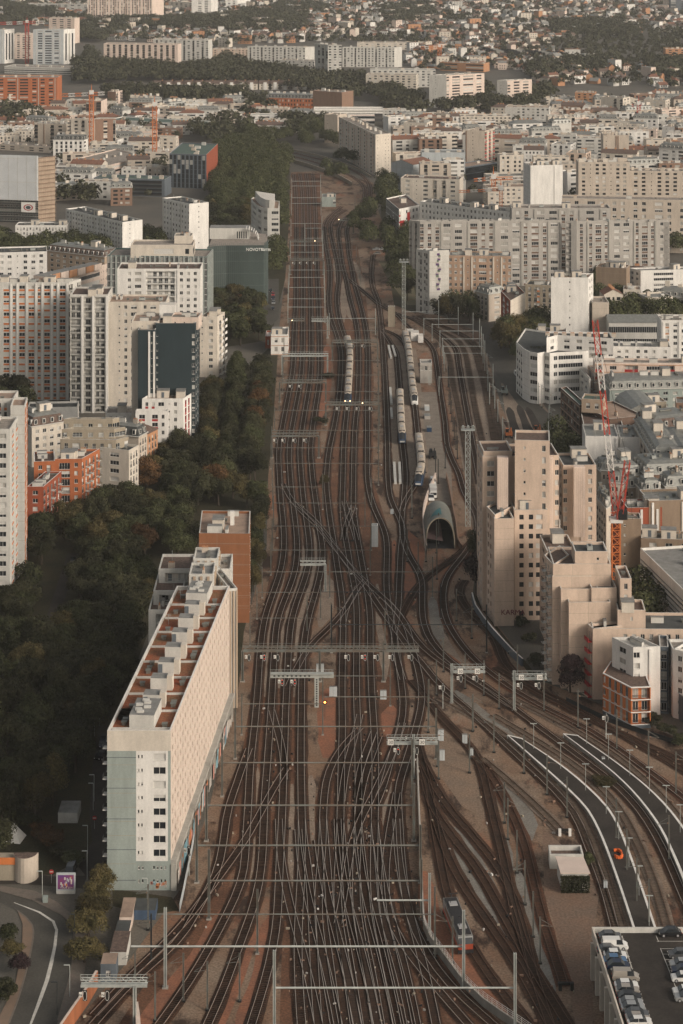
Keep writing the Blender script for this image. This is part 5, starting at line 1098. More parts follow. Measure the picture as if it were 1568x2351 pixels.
# --- dense quarter: ordinary blocks between the named ones
LAND = [(884, 'railway curve'), (1000, 'blue-white hall'), (1130, 'tan tower'), (1260, 'white sheeted block'), (1400, 'grid slabs'), (1600, 'right edge')]
def landmark(x, y):
    if x < 620: return 'left, ' + ('by the orange slab' if x < 200 and y < 260 else 'by the tower cranes' if y < 340 else 'by the pale slabs')
    return 'by the ' + next(n for lim, n in LAND if x < lim or n == 'right edge')
QREG = [([(880, 272), (1235, 268), (1260, 238), (1600, 228), (1600, 470), (1180, 470), (960, 460), (930, 400), (900, 330)], 27, 15, 'blocks of the dense right-hand quarter', (12, 22)),
        ([(-20, 255), (150, 255), (250, 238), (560, 242), (690, 262), (700, 300), (600, 330), (480, 300), (390, 330), (370, 440), (340, 470), (130, 470), (120, 345), (-20, 345)], 26, 14, 'blocks of the left-hand quarter', (7, 13)),
        ([(1400, 650), (1620, 650), (1620, 735), (1400, 735)], 20, 11, 'blocks behind the white wing', (8, 13)),
        ([(1340, 930), (1640, 900), (1640, 1120), (1480, 1120)], 17, 9, 'old houses at the right edge', (10, 15))]
COLN = ['cream', 'white', 'beige', 'palegrey', 'rose', 'cream', 'cream', 'white', 'palegrey', 'beige', 'brown']
ri = random.Random(21)
for reg, sp, rr, grp, hr in QREG:
    for p in scatter(reg, sp, rr * .8, 5, .18):
        w_ = ri.uniform(13, 27) if sp > 25 else ri.uniform(8, 14); d_ = ri.uniform(9, 13); hh_ = ri.uniform(*hr); a = ri.gauss(0, .22); u = Vector((math.cos(a), math.sin(a))); v = Vector((-u.y, u.x))
        pts = [p - u*w_/2 - v*d_/2, p + u*w_/2 - v*d_/2, p + u*w_/2 + v*d_/2, p - u*w_/2 + v*d_/2]
        if not free(p, max(w_, d_) * .42): continue
        kind = ri.choice(('flat', 'flat', 'flat', 'flat', 'flat', 'gable', 'hip', 'mansard')); cn = ri.choice(COLN); rm = dict(flat=ri.choice(('gravel', 'grey', 'tan', 'zinc')), gable=ri.choice(('tile', 'brown', 'brown')), hip=ri.choice(('tile', 'zinc', 'brown')), mansard='zinc')[kind]
        q = PX((p.x, p.y, 0)); hh_ *= .5 if q[1] < 300 and q[0] > 870 else .75 if q[1] < 340 else 1; nf = max(2, round(hh_ / 2.9))
        pos = ('far' if q[1] < 300 else 'middle' if q[1] < 390 else 'near') + ' row'; lab = '%s %d-storey block, %s %s roof, %s ' % ({'palegrey': 'pale grey', 'rose': 'pinkish', 'ochre': 'orange-brown', 'stone': 'dark stone'}.get(cn, cn), nf, {'zinc': 'zinc', 'tile': 'red tile', 'brown': 'brown', 'gravel': 'gravel', 'grey': 'grey', 'tan': 'tan'}[rm], kind if kind != 'hip' else 'hipped', landmark(*q)) + pos
        B = bstart('city_block', lab, p, True, grp)
        volume(B, pts, 0, hh_, cn, (ri.choice(('.w' * 5 + '.', '.ww.w.ww.', '.l.ww.l.', '.w.w..w.w.', '=.==.=')), ri.choice(('', '', '.w.w.'))), roof=kind, rmat=R[rm], clut=ri.randint(2, 5), nfl=nf); foot(pts); bend(B)
# --- suburban houses on the far plain
def house(mb, p, a, w_, d_, h_, rh, wl, rf, hip=False, ch=True, win=True):
    u = Vector((math.cos(a), math.sin(a))); v = Vector((-u.y, u.x))
    q = [p - u*w_/2 - v*d_/2, p + u*w_/2 - v*d_/2, p + u*w_/2 + v*d_/2, p - u*w_/2 + v*d_/2]
    mb.prism(q, 0, h_, wl)
    m1, m2 = (q[0] + q[3]) / 2, (q[1] + q[2]) / 2
    if hip: m1, m2 = m1.lerp(m2, .3), m2.lerp(m1, .3)
    else:
        mb.poly([(*q[1], h_), (*q[2], h_), (*m2, h_ + rh - .1)], wl); mb.poly([(*q[3], h_), (*q[0], h_), (*m1, h_ + rh - .1)], wl)
    e = u * (0 if hip else .3); A, B_, C, D = q[0] - v*.4 - u*.3, q[1] - v*.4 + u*.3, q[2] + v*.4 + u*.3, q[3] + v*.4 - u*.3
    M1, M2 = (*(m1 - e), h_ + rh), (*(m2 + e), h_ + rh); z = h_ - .15
    mb.poly([(*A, z), (*B_, z), M2, M1], rf); mb.poly([(*C, z), (*D, z), M1, M2], rf)
    if hip: mb.poly([(*B_, z), (*C, z), M2], rf); mb.poly([(*D, z), (*A, z), M1], rf)
    if ch: c = p + u * w_ * .3; mb.obox(c, u, .9, .6, h_ + rh * .5, h_ + rh + .9, W['ochre'])
    if win:
        for f in range(int(h_ / 2.8)):
            for k in (-.28, .0, .28):
                c = p - v * (d_ / 2 + .03) + u * w_ * k; mb.obox(c, u, 1.1, .08, f * 2.8 + 1, f * 2.8 + 2.4, GLASS)
            if not hip: c = p + u * (w_ / 2 + .03); mb.obox(c, v, .9, .08, f * 2.8 + 1, f * 2.8 + 2.4, GLASS)
HREG = [(570, -60), (1700, -60), (1700, 212), (1560, 205), (1440, 200), (1360, 196), (1230, 200), (1230, 168), (1120, 160), (970, 172), (930, 155), (925, 105), (600, 98), (500, 110), (230, 90), (175, 60), (60, 60), (0, 40), (-100, -60)]
hp = scatter(HREG, 21, 9, 11, .4); rh_ = random.Random(9)
TREEH = []
def parkland(p):     # where the photograph shows woods instead of roofs
    return noise.noise(Vector((p.x * .0035 + 3, p.y * .0019, 2.7)))
WCH = ['cream', 'white', 'rose', 'beige', 'palegrey', 'white', 'cream', 'ochre']; RCH = [('tile', 'red tile'), ('brown', 'brown'), ('brown', 'brown'), ('grey', 'grey'), ('zinc', 'pale zinc')]
st_h = MB(); nh = 0
for p in hp:
    k = parkland(p)
    if k > .30 or rh_.random() < .30: TREEH.append(p); continue
    a = rh_.choice((0, math.pi / 2)) + rh_.gauss(.1, .35) + .4 * math.sin(p.x * .004); w_, d_ = rh_.uniform(8, 13), rh_.uniform(6.5, 9); h_ = rh_.choice((3, 5.8, 5.8, 8)); cn = rh_.choice(WCH); rk, rn = rh_.choice(RCH)
    fl = rh_.random() < .13
    if fl: w_ *= 1.5; h_ = rh_.uniform(8, 15)
    if nh < 292:
        q = PX((p.x, p.y, 0)); px_ = 'below the far woods' if q[1] < 80 else 'right of the sawtooth workshop' if q[0] > 1290 else 'around the sawtooth workshop' if q[0] > 1050 else 'above the railway slabs' if q[0] > 700 else 'behind the long pale slabs'
        B = bstart('suburban_house', '%s %s house with %s roof in the suburb %s' % ({3: 'low', 5.8: 'two-storey', 8: 'tall'}.get(h_, 'wide'), {'palegrey': 'pale grey', 'rose': 'pinkish', 'ochre': 'orange-brown'}.get(cn, cn), rn, px_), p, True, 'houses of the far suburb', 'house')
        m = MB(); house(m, p, a, w_, d_, h_, .5 if fl else rh_.uniform(2, 3.4), W[cn], R[rk], rh_.random() < .3); m.build('house_body', B.root); nh += 1
        if rh_.random() < .45: TREEH.append(p + Vector((rh_.uniform(-9, 9), -8)))
    else: house(st_h, p, a, w_, d_, h_, .5 if fl else rh_.uniform(2, 3.4), W[cn], R[rk], rh_.random() < .3, False, True); TREEH.append(p + Vector((rh_.uniform(-9, 9), -8))) if rh_.random() < .35 else None
if st_h.f: st_h.build('far_houses', kind='stuff', label='mass of small far-off houses below the hazy horizon', category='houses')
# --- row of white terraced houses with gables by the sports ground
for i in range(16):
    x = 365 + i * 23 + (6 if i > 5 else 0) + (8 if i > 9 else 0); p = P(x, 205).xy; B = bstart('row_house', 'white row house with brown roof, %s in the row behind the stadium' % ('leftmost part' if i < 5 else 'middle part' if i < 11 else 'right part'), p, True, 'row houses behind the stadium', 'house')
    m = MB(); house(m, p, 0, 12.5, 8, 6.2, 3, W['cream'], R['brown'], False, True, True)
    m.obox(p - Vector((0, 4.4)), (1, 0), 3.4, .8, 0, 7.6, W['white']); m.build('house_body', B.root)
    foot([p + Vector(q) for q in ((-6, -5), (6, -5), (6, 5), (-6, 5))])
# ================================================================ trees
def leafmat(name, c, c2, rnd=.25): return mat(name, c, .75, c2=c2, scale=.09, rnd=rnd, n=.1, spec=.12, island=0, fine=.25)
LM = [mat('foliage_' + k, a, .75, c2=b_, scale=.22, island=.5, rnd=.4 if k != 'far' else 0, n=.1, spec=.12) for k, a, b_ in (
    ('dark', (.022, .025, .013), (.046, .044, .022)), ('green', (.028, .034, .015), (.056, .058, .026)), ('olive', (.052, .048, .021), (.085, .066, .028)), ('autumn', (.060, .036, .017), (.095, .048, .020)), ('plum', (.022, .014, .016), (.032, .020, .020)), ('far', (.040, .044, .026), (.062, .060, .034)))]
BARK = mat('bark', (.07, .055, .042), .95, n=.3, scale=1)
def crown_mesh(seed, n, rad, hgt_, size, m, lobes=9, shape='round'):
    r = random.Random(seed); L = []
    for i in range(lobes):
        a = r.uniform(0, 6.283); t = r.random() ** .5 * .58
        if shape == 'column': L.append((Vector((math.cos(a) * rad * .2, math.sin(a) * rad * .2, hgt_ * (.12 + .8 * i / lobes))), rad * (.75 - .45 * abs(i / lobes - .35)), ))
        else: L.append((Vector((math.cos(a) * rad * t, math.sin(a) * rad * t, hgt_ * r.uniform(.3, .74))), rad * r.uniform(.34, .56)))
    rr = np.random.RandomState(seed); V = np.zeros((n * 4, 3)); k = 0
    tot = sum(l[1] ** 2 for l in L)
    for c, rad_ in L:
        q = int(n * rad_ ** 2 / tot)
        d = rr.normal(size=(q, 3)); d /= np.linalg.norm(d, axis=1)[:, None]; d[:, 2] = np.where(d[:, 2] < -.35, -d[:, 2], d[:, 2])
        bump_ = 1 + .16 * np.sin(d[:, 0] * 7 + seed) * np.cos(d[:, 1] * 6 + c.x) + .12 * np.sin(d[:, 2] * 9 + c.y)
        rad2 = rad_ * bump_ * (1 - .35 * rr.random_sample(q) ** 2.2)
        P_ = np.array(c)[None] + d * rad2[:, None] * np.array([1, 1, .86])
        nrm = d + rr.normal(scale=.45, size=(q, 3)); nrm /= np.linalg.norm(nrm, axis=1)[:, None]
        t1 = np.cross(nrm, rr.normal(size=(q, 3))); t1 /= np.linalg.norm(t1, axis=1)[:, None] + 1e-9; t2 = np.cross(nrm, t1)
        s1 = size * (.6 + .8 * rr.random_sample(q))[:, None]; s2 = s1 * (.6 + .4 * rr.random_sample(q))[:, None]
        quad = np.stack([P_ - t1*s1, P_ - t2*s2, P_ + t1*s1, P_ + t2*s2], 1).reshape(-1, 3)
        V[k:k + q*4] = quad; k += q * 4
    V = V[:k]; me = bpy.data.meshes.new('crown'); nf = k // 4
    me.vertices.add(k); me.vertices.foreach_set('co', V.ravel()); me.loops.add(k); me.loops.foreach_set('vertex_index', np.arange(k, dtype=np.int32))
    me.polygons.add(nf); me.polygons.foreach_set('loop_start', np.arange(0, k, 4, dtype=np.int32)); me.polygons.foreach_set('loop_total', np.full(nf, 4, dtype=np.int32))
    me.materials.append(m); me.update(); me.validate(); return me
def trunk_mesh(seed, hgt_, rad):
    r = random.Random(seed); b = MB(); b.bar((0, 0, 0), (r.uniform(-.2, .2), 0, hgt_ * .45), .34, BARK, 7, .24)
    for i in range(6):
        a = i * 1.05 + r.random(); z = hgt_ * r.uniform(.3, .45); b.bar((0, 0, z), (math.cos(a) * rad * .5, math.sin(a) * rad * .5, z + hgt_ * .3), .17, BARK, 5, .06)
    return b.mesh('trunk')
VAR = {}
def variant(lod, m, i, shape='round'):
    key = (lod, m, i, shape)
    if key not in VAR:
        n, s = {'hi': (6500, .21), 'mid': (2600, .34), 'lo': (420, .85)}[lod]
        VAR[key] = (crown_mesh(hash((m, i)) % 999 + i * 7, n, 5, 11, s, LM[m], {'hi': 13, 'mid': 10, 'lo': 7}[lod], shape), trunk_mesh(i, 11, 5))
    return VAR[key]
rt = random.Random(31); NT = [0]
def tree(p, hgt_, rad, m, label, lod='hi', group=None, shape='round', name='broadleaf_tree', z=0, ref=None):
    if group and 'clipped trees' not in group:
        x, y = PX((p[0], p[1], 0)); label = ('tall ' if hgt_ > 12.4 else 'low ' if hgt_ < 10.6 else '') + label + ', ' + ('upper' if y % 270 < 90 else 'middle' if y % 270 < 180 else 'lower') + ' ' + ('left' if x % 150 < 50 else 'centre' if x % 150 < 100 else 'right')
    i = rt.randrange(5 if lod == 'hi' else 4); c, t = variant(lod, m, i, shape)
    o = thing(name, label, 'tree', (p[0], p[1], z), group); s = rad / 5
    a = bpy.data.objects.new('crown', c); t_ = bpy.data.objects.new('trunk', t)
    for q in (a, t_): col.objects.link(q); q.parent = o; q.rotation_euler = (0, 0, rt.uniform(0, 6.28)); q.scale = (s, s, hgt_ / 11)
    NT[0] += 1; return o
MIXW = lambda: rt.choices((0, 1, 2, 3), (6, 4, 1.6, .2))[0]
ORDT = ['leftmost', 'second', 'third', 'rightmost', 'left side', 'centre front', 'right front', 'right back', 'centre back', 'left back', 'lower', 'middle', 'upper', 'far right']
LBL = ['dark green broad tree', 'mid-green broad tree', 'olive-tinged broad tree', 'autumn-brown broad tree', 'plum-leaved tree']
PARK = [([(-60, 1400), (60, 1340), (110, 1400), (230, 1330), (330, 1330), (345, 1420), (300, 1560), (235, 1690), (215, 1790), (190, 1850), (60, 1960), (-60, 2000)], 8.2, 'in the park'),
        ([(195, 1190), (300, 1150), (330, 1190), (460, 1170), (465, 1280), (360, 1290), (330, 1340), (200, 1400), (165, 1330)], 8.6, 'in the square'),
        ([(62, 1215), (150, 1215), (190, 1190), (150, 1290), (60, 1330)], 8.5, 'under the brick block'),
        ([(340, 1085), (450, 1030), (520, 1130), (610, 1130), (618, 1180), (560, 1170), (470, 1170), (380, 1170), (310, 1160)], 8.6, 'left of the tracks')]
for reg, sp, where in PARK:
    for p in scatter(reg, sp, 2.5, 17, .3):
        m = MIXW(); tree(p, rt.uniform(9, 14), rt.uniform(4.4, 6.2), m, LBL[m] + ' ' + where, 'hi', 'trees ' + where)
# avenue: two tight rows beside the tracks, and the older row behind
def row(pts, sp, rad, hh_, ms, where, lod='hi', shape='round'):
    c = spline([P(x, y).xy for x, y in pts], 1.0); acc = 0
    for i in range(1, len(c)):
        acc += (c[i] - c[i-1]).length
        if acc >= sp:
            acc = 0; m = rt.choice(ms); p = c[i] + Vector((rt.uniform(-.6, .6), rt.uniform(-.6, .6)))
            if free(p, 1.5, kr=-5): tree(p, hh_ * rt.uniform(.9, 1.12), rad * rt.uniform(.9, 1.1), m, LBL[m] + ' ' + where, lod, 'trees ' + where, shape)
row([(604, 860), (598, 920), (585, 1000), (568, 1080), (585, 1120)], 6.4, 5.2, 11.5, (0, 0, 0, 1, 1, 3), 'in the avenue row')
row([(545, 850), (540, 920), (530, 1000), (520, 1080), (512, 1140)], 7, 4.6, 11, (0, 0, 0, 1, 1), 'in the outer avenue row')
row([(495, 905), (484, 960), (478, 1020), (470, 1090)], 8, 4.6, 12, (0, 1, 2), 'beside the white and red block')
row([(600, 1150), (592, 1230), (585, 1300), (576, 1400), (565, 1500), (545, 1620)], 7.5, 3.2, 8, (0, 1, 1, 2), 'on the verge by the brick tower')
row([(575, 1180), (560, 1160)], 7, 4, 10, (1, 2), 'behind the brick tower')
# between novotel and tracks, and the tree belts going up the left of the line
MIDR = [([(480, 700), (620, 690), (625, 740), (585, 800), (500, 790), (480, 760)], 9, 'below the green hotel'),
        ([(480, 480), (575, 440), (575, 540), (500, 560), (480, 570)], 9, 'behind the green hotel'), ([(615, 590), (650, 560), (655, 640), (640, 680), (618, 660)], 8, 'beside the rounded building'),
        ([(640, 480), (664, 470), (660, 570), (645, 580)], 7, 'right of the rounded building'),
        ([(500, 350), (590, 330), (660, 400), (665, 480), (575, 470), (520, 500), (480, 470), (480, 420)], 9.5, 'in the tall belt left of the line'),
        ([(-40, 560), (100, 565), (270, 590), (245, 620), (-40, 600)], 9, 'in the belt before the pale slabs'), ([(330, 545), (375, 570), (370, 600), (330, 590)], 9, 'between the two pale slabs'),
        ([(870, 420), (915, 430), (905, 470), (935, 520), (945, 660), (905, 700), (895, 600), (875, 530), (860, 480)], 8.6, 'in the cutting right of the viaduct curve'),
        ([(812, 520), (850, 500), (870, 560), (850, 575), (815, 560)], 8, 'inside the railway curve'),
        ([(985, 722), (1090, 722), (1095, 735), (1060, 745), (990, 735)], 9, 'in front of the graffiti block'),
        ([(1125, 775), (1230, 760), (1262, 790), (1240, 830), (1180, 850), (1150, 830)], 9, 'behind the curved white block'),
        ([(1360, 690), (1440, 700), (1600, 740), (1560, 760), (1400, 760)], 9, 'around the hall behind the white wing'), ([(1540, 500), (1600, 500), (1600, 590), (1545, 590)], 9, 'right of the double slab'),
        ([(1370, 600), (1440, 640), (1440, 715), (1365, 715)], 9, 'right of the tall white tower'), ([(1262, 1030), (1340, 1060), (1330, 1110), (1270, 1090)], 8.5, 'beside the slatted building'),
        ([(1448, 1400), (1540, 1380), (1590, 1440), (1540, 1470), (1460, 1470)], 8, 'behind the low pink block'), ([(1258, 920), (1290, 930), (1290, 960), (1262, 950)], 7, 'at the corner of the curved white block'),
        ([(-30, 930), (60, 930), (60, 965), (-30, 975)], 8, 'below the striped slab'), ([(575, 410), (600, 350), (650, 350), (655, 400)], 9, 'above the tall belt'),
        ([(560, 310), (690, 330), (700, 350), (640, 350), (560, 340)], 10, 'by the railway bend'), ([(770, 370), (830, 370), (830, 400), (775, 390)], 9, 'below the receding slab')]
REST = []
for reg in ([(600, 354), (662, 364), (664, 392), (600, 388)], [(690, 308), (765, 292), (778, 342), (700, 342)], [(748, 402), (790, 408), (795, 424), (762, 428)], [(812, 522), (848, 502), (868, 560), (850, 575), (818, 560)], [(878, 430), (915, 432), (900, 480), (930, 520), (950, 600), (955, 690), (918, 690), (902, 640), (890, 560), (876, 490)],
            [(985, 715), (1090, 715), (1100, 738), (1050, 735), (985, 724)], [(1150, 765), (1240, 765), (1255, 800), (1205, 855), (1178, 835)]):
    poly = poly_px(reg); r_ = random.Random(len(reg)); n_ = int(max(6, .75 * abs(sum(poly[i-1].x*poly[i].y - poly[i].x*poly[i-1].y for i in range(len(poly)))) / 2 / 62)); k_ = 0
    while k_ < n_:
        q = poly[0].lerp(poly[r_.randrange(len(poly))], r_.random()).lerp(poly[r_.randrange(len(poly))], r_.random()); k_ += 1
        if free(q, 2.5, keep=False): REST.append(q)
for reg, sp, where in MIDR:
    for p in scatter(reg, sp, 2, 23, .3):
        if NT[0] > 299: REST.append(p); continue
        m = rt.choices((0, 1, 2, 3), (3, 4, 3.5, .5))[0]; tree(p, rt.uniform(10, 15), rt.uniform(4.6, 6.2), m, LBL[m] + ' ' + where, 'mid', 'trees ' + where)
# single trees
tree(P(1309, 1590).xy, 11.5, 4.3, 4, 'dense dark plum tree against the stepped pink wall', 'hi')
tree(P(1092, 1365).xy, 14, 4.2, 4, 'very dark tree leaning against the foot of the pink tower', 'hi')
tree(P(1092, 1300).xy, 12, 3.4, 0, 'dark tree behind the one at the foot of the pink tower', 'hi')
tree(P(30, 945).xy, 17, 7.5, 0, 'big dark tree in front of the striped slab', 'hi')
tree(P(172, 1235).xy, 11, 2.4, 0, 'dark pointed conifer in front of the brick block', 'hi', shape='column', name='conifer')
for x, y, r_, h_, l in ((194, 2210, 4.4, 5.2, 'nearest the signal gantry'), (203, 2152, 4.2, 5, 'second of the row'), (213, 2112, 3.8, 4.8, 'middle of the row'), (222, 2084, 3.3, 5, 'fourth of the row'), (232, 2054, 3.6, 6.5, 'at the slab corner')):
    tree(P(x, y).xy, h_, r_, 2, 'rounded olive-brown tree beside the bend in the road, ' + l, 'hi', 'clipped trees by the road')
for i, (x, y, h_, r_, m) in enumerate([(1008,738,13,5.6,0),(1030,742,14,6,2),(1055,744,15,6.2,0),(1078,742,14,5.6,1),(1150,800,14,6,2),(1178,815,15,6.4,2),(1205,828,14,6,1),(1222,808,14,6,2),(1185,790,15,6,2),(1160,782,13,5.5,1),(935,690,12,4.5,0),(940,660,13,5,1),(925,630,13,5,0),(1245,800,12,5,0)]):
    tree(P(x, y).xy, h_, r_, m, LBL[m] + (' in the round group before the graffiti block, ' if i < 4 else ' of the big olive clump above the curved white block, ' if i < 10 or i == 13 else ' in the cutting by the floodlight tower, ') + ORDT[i], 'hi')
# shrubs and hedges
def shrub(p, rad, hh_, m, label, name='shrub', group='shrubs'):
    c, _ = variant('mid', m, rt.randrange(4)); o = bpy.data.objects.new(name, c); col.objects.link(o); o.location = (p[0], p[1], -.2); s = rad / 5; o.scale = (s, s, hh_ / 9); o['label'] = label; o['category'] = 'shrub'; o['group'] = group
for x, y, r_, h_, m, l in ((735, 975, 3.4, 3, 0, 'dark bush on the red strip between the track groups'), (752, 868, 4, 2.5, 0, 'flat dark bush beside the centre train'), (745, 1115, 2, 3.5, 2, 'pale bush between the centre tracks'), (95, 1925, 3.4, 3.2, 3, 'brown bush above the curved ramp'), (60, 1900, 3, 3, 1, 'green bush above the curved ramp'), (120, 1945, 3.2, 3.4, 3, 'reddish bush beside the parking lane'), (15, 2160, 2.6, 3, 1, 'bush left of the bend'), (28, 2200, 2.4, 3, 2, 'grey-green bush left of the bend'), (40, 2240, 2.6, 3.4, 4, 'purplish bush left of the bend'), (12, 2300, 2.8, 3.6, 0, 'dark bush at the bottom left corner'),
    (1500, 1668, 2.6, 3, 0, 'dark hedge at the foot of the orange house'), (1530, 1690, 2.6, 3, 0, 'dark hedge below the white block on the right edge'), (1560, 1715, 2.8, 3, 1, 'green hedge at the right edge by the tracks'), (1215, 1480, 2.6, 3.2, 0, 'dark bush under the stepped pink block'), (1232, 1535, 2.8, 3.6, 0, 'dark bush at the retaining wall'), (1195, 1440, 2.4, 3, 1, 'bush on the embankment'), (165, 1985, 3, 2.6, 1, 'bush under the billboard'), (130, 1968, 2.4, 2.6, 0, 'dark bush left of the billboard'), (1350, 1990, 1.4, 3, 1, 'small bush at the shed corner'),
    (1385, 1800, 3, 1.4, 2, 'low weeds between the platform tracks'), (1100, 735, 2.6, 3, 1, 'bush on the siding fence')):
    shrub(P(x, y).xy, r_, h_, m, l)
# far trees: one mass
def far_mass(name, pts, label, seed, lo=(7, 12), n=70, m=5, sz=1.25):
    r = np.random.RandomState(seed); A = []
    for p in pts:
        hh_ = r.uniform(*lo); rad = hh_ * r.uniform(.36, .5); d = r.normal(size=(n, 3)); d /= np.linalg.norm(d, axis=1)[:, None]; d[:, 2] = np.abs(d[:, 2]) * 1.2 - .2
        off = np.array([p[0], p[1], hh_ * .55])[None]; q = off + d * np.array([rad, rad, hh_ * .45]) * (.75 + .35 * r.random_sample((n, 1)))
        nr = d + r.normal(scale=.5, size=(n, 3)); nr /= np.linalg.norm(nr, axis=1)[:, None]; t1 = np.cross(nr, r.normal(size=(n, 3))); t1 /= np.linalg.norm(t1, axis=1)[:, None]; t2 = np.cross(nr, t1); s = sz * (.6 + .7 * r.random_sample((n, 1)))
        A.append(np.stack([q - t1*s, q - t2*s, q + t1*s, q + t2*s], 1).reshape(-1, 3))
    V = np.concatenate(A); k = len(V); me = bpy.data.meshes.new(name); me.vertices.add(k); me.vertices.foreach_set('co', V.ravel()); me.loops.add(k); me.loops.foreach_set('vertex_index', np.arange(k, dtype=np.int32))
    me.polygons.add(k // 4); me.polygons.foreach_set('loop_start', np.arange(0, k, 4, dtype=np.int32)); me.polygons.foreach_set('loop_total', np.full(k // 4, 4, dtype=np.int32)); me.materials.append(LM[m]); me.update(); me.validate()
    o = bpy.data.objects.new(name, me); col.objects.link(o); o['kind'] = 'stuff'; o['label'] = label; o['category'] = 'trees'
WOOD = [[(1112, 250), (1235, 246), (1235, 262), (1112, 266)], [(880, 262), (990, 262), (990, 268), (880, 270)], [(240, 215), (560, 222), (560, 238), (240, 232)],[(176, 62), (300, 72), (236, 100), (176, 96)], [(172, 150), (235, 158), (300, 195), (170, 195)], [(560, 236), (612, 240), (640, 268), (560, 300)], [(640, 285), (760, 290), (765, 330), (650, 330)], [(60, 8), (130, 30), (60, 60), (0, 60)], [(1290, 150), (1420, 140), (1440, 165), (1300, 172)], [(1480, 150), (1600, 150), (1600, 190), (1490, 190)], [(128, 440), (215, 450), (215, 475), (128, 470)],[(200, 118), (235, 152), (330, 158), (400, 165), (480, 158), (520, 140), (620, 165), (720, 178), (800, 180), (840, 190), (830, 235), (780, 230), (700, 215), (600, 200), (470, 195), (330, 188), (230, 185), (190, 160)],
        [(570, 30), (710, 20), (700, 75), (590, 80), (500, 60)], [(0, 30), (230, 60), (560, 80), (560, 40), (400, 50), (200, 52), (0, 12)], [(980, 10), (1000, 40), (900, 60), (860, 30)],
        [(1210, 160), (1280, 155), (1290, 180), (1250, 190), (1210, 185)], [(1260, 58), (1440, 55), (1470, 70), (1440, 90), (1270, 88)], [(0, 262), (90, 262), (90, 300), (0, 300)], [(420, 300), (560, 270), (580, 310), (500, 335), (450, 330)],
        [(830, 190), (850, 230), (900, 250), (960, 250), (980, 235), (900, 215)], [(1130, 262), (1250, 240), (1280, 222), (1240, 215), (1120, 240)], [(1000, 205), (1130, 210), (1120, 250), (1000, 245)], [(1010, 250), (1100, 246), (1090, 262), (1000, 264)]]
wp = []
for i, reg in enumerate(WOOD): wp += scatter(reg, 9.5, 3, 40 + i, .35)
far_mass('distant_woods', wp, 'dark woods between the far slabs and houses', 1, (9, 15), 80, 5, 1.15)
far_mass('garden_trees', TREEH + scatter(HREG, 31, 3, 88, .5), 'garden trees scattered through the far suburb', 2, (6, 11), 46, 5, 1.25)
far_mass('belt_trees', REST, 'tree belts along the line and between the blocks', 5, (9, 14), 700, 1, .42)
gaps = []
for reg, sp, rr, grp, hr in QREG[:3]: gaps += [p for p in scatter(reg, 17, 3.5, 77, .45)]
far_mass('courtyard_trees', gaps, 'small trees filling the courtyards of the middle quarters', 3, (5, 10), 90, 5, .7)
# ================================================================ catenary gantries, masts, signals
ORD = ['first', 'second', 'third', 'fourth', 'fifth', 'sixth', 'seventh', 'eighth', 'ninth', 'tenth', 'eleventh', 'twelfth', 'thirteenth', 'fourteenth', 'fifteenth', 'sixteenth', 'seventeenth', 'eighteenth', 'nineteenth', 'twentieth']
def at(x, D): return (x - CX) * D / F
def post_mesh(h_, wd, m):
    def fn():
        b = MB(); t = wd / 2
        b.box((-t, -t, 0), (-t + wd*.28, t, h_), m); b.box((t - wd*.28, -t, 0), (t, t, h_), m); b.box((-t + wd*.28, -.03, 0), (t - wd*.28, .03, h_), m)
        b.box((-wd, -wd, -.1), (wd, wd, .25), CONC); return b.mesh('post')
    return cached(('post', round(h_, 1), wd, m.name), fn)
def hanger_mesh(m):
    def fn():
        b = MB(); b.bar((0, 0, 0), (0, 0, -1), .035, STEELD); b.bar((0, 0, -.95), (.8, 0, -1.1), .025, STEELD)
        b.box((-.09, -.09, -.5), (.09, .09, -.15), W['brown']); return b.mesh('insulator_arm')
    return cached(('hang', m.name), fn)
def gantry(y, x0, x1, posts, label, zb=7.5, m=STEEL, t=.3, style='beam', group='catenary gantries', hang=True, name='catenary_gantry', y1=None):
    D = (H - zb) * F / (y - YH); a, c = at(x0, D), at(x1, D); o = thing(name, label, 'gantry', ((a + c) / 2, D, 0), group)
    b = MB(); D1 = D if y1 is None else (H - zb) * F / (y1 - YH); c1 = at(x1, D1)
    if style == 'beam': b.bar((a, D, zb), (c1, D1, zb), t * .46, m, 4)
    else:
        hb = .9
        for z in (zb, zb + hb): b.bar((a, D, z), (c, D, z), .11, m); b.bar((a, D + .9, z), (c, D + .9, z), .11, m)
        n = max(2, int((c - a) / 1.1))
        for i in range(n):
            x = a + (c - a) * i / n; x2 = a + (c - a) * (i + 1) / n; b.bar((x, D, zb), (x2, D, zb + hb), .05, m); b.bar((x, D, zb + hb), (x, D, zb + 1.9), .035, m); b.bar((x2, D + .9, zb), (x, D + .9, zb + hb), .05, m)
        b.box((a, D + .06, zb - .05), (c, D + .84, zb - .01), m); b.box((a, D - .14, zb - .35), (c, D - .09, zb - .06), m); b.bar((a, D, zb + 1.9), (c, D, zb + 1.9), .045, m)
    b.build('beam', o)
    for px_, zt in posts:
        x = at(px_, D); inst('post', post_mesh(zt, t * 1.25, m), o, (x, D - (t * 1.1), 0))
    if hang and D < 900:
        n = max(1, int(abs(c - a) / 5)); 
        for i in range(n): inst('insulator_arm', hanger_mesh(m), o, (a + (c - a) * (i + .5) / n, D - .02, zb - t * .5), 0)
    return o
SP, SD = STEELP, STEELD
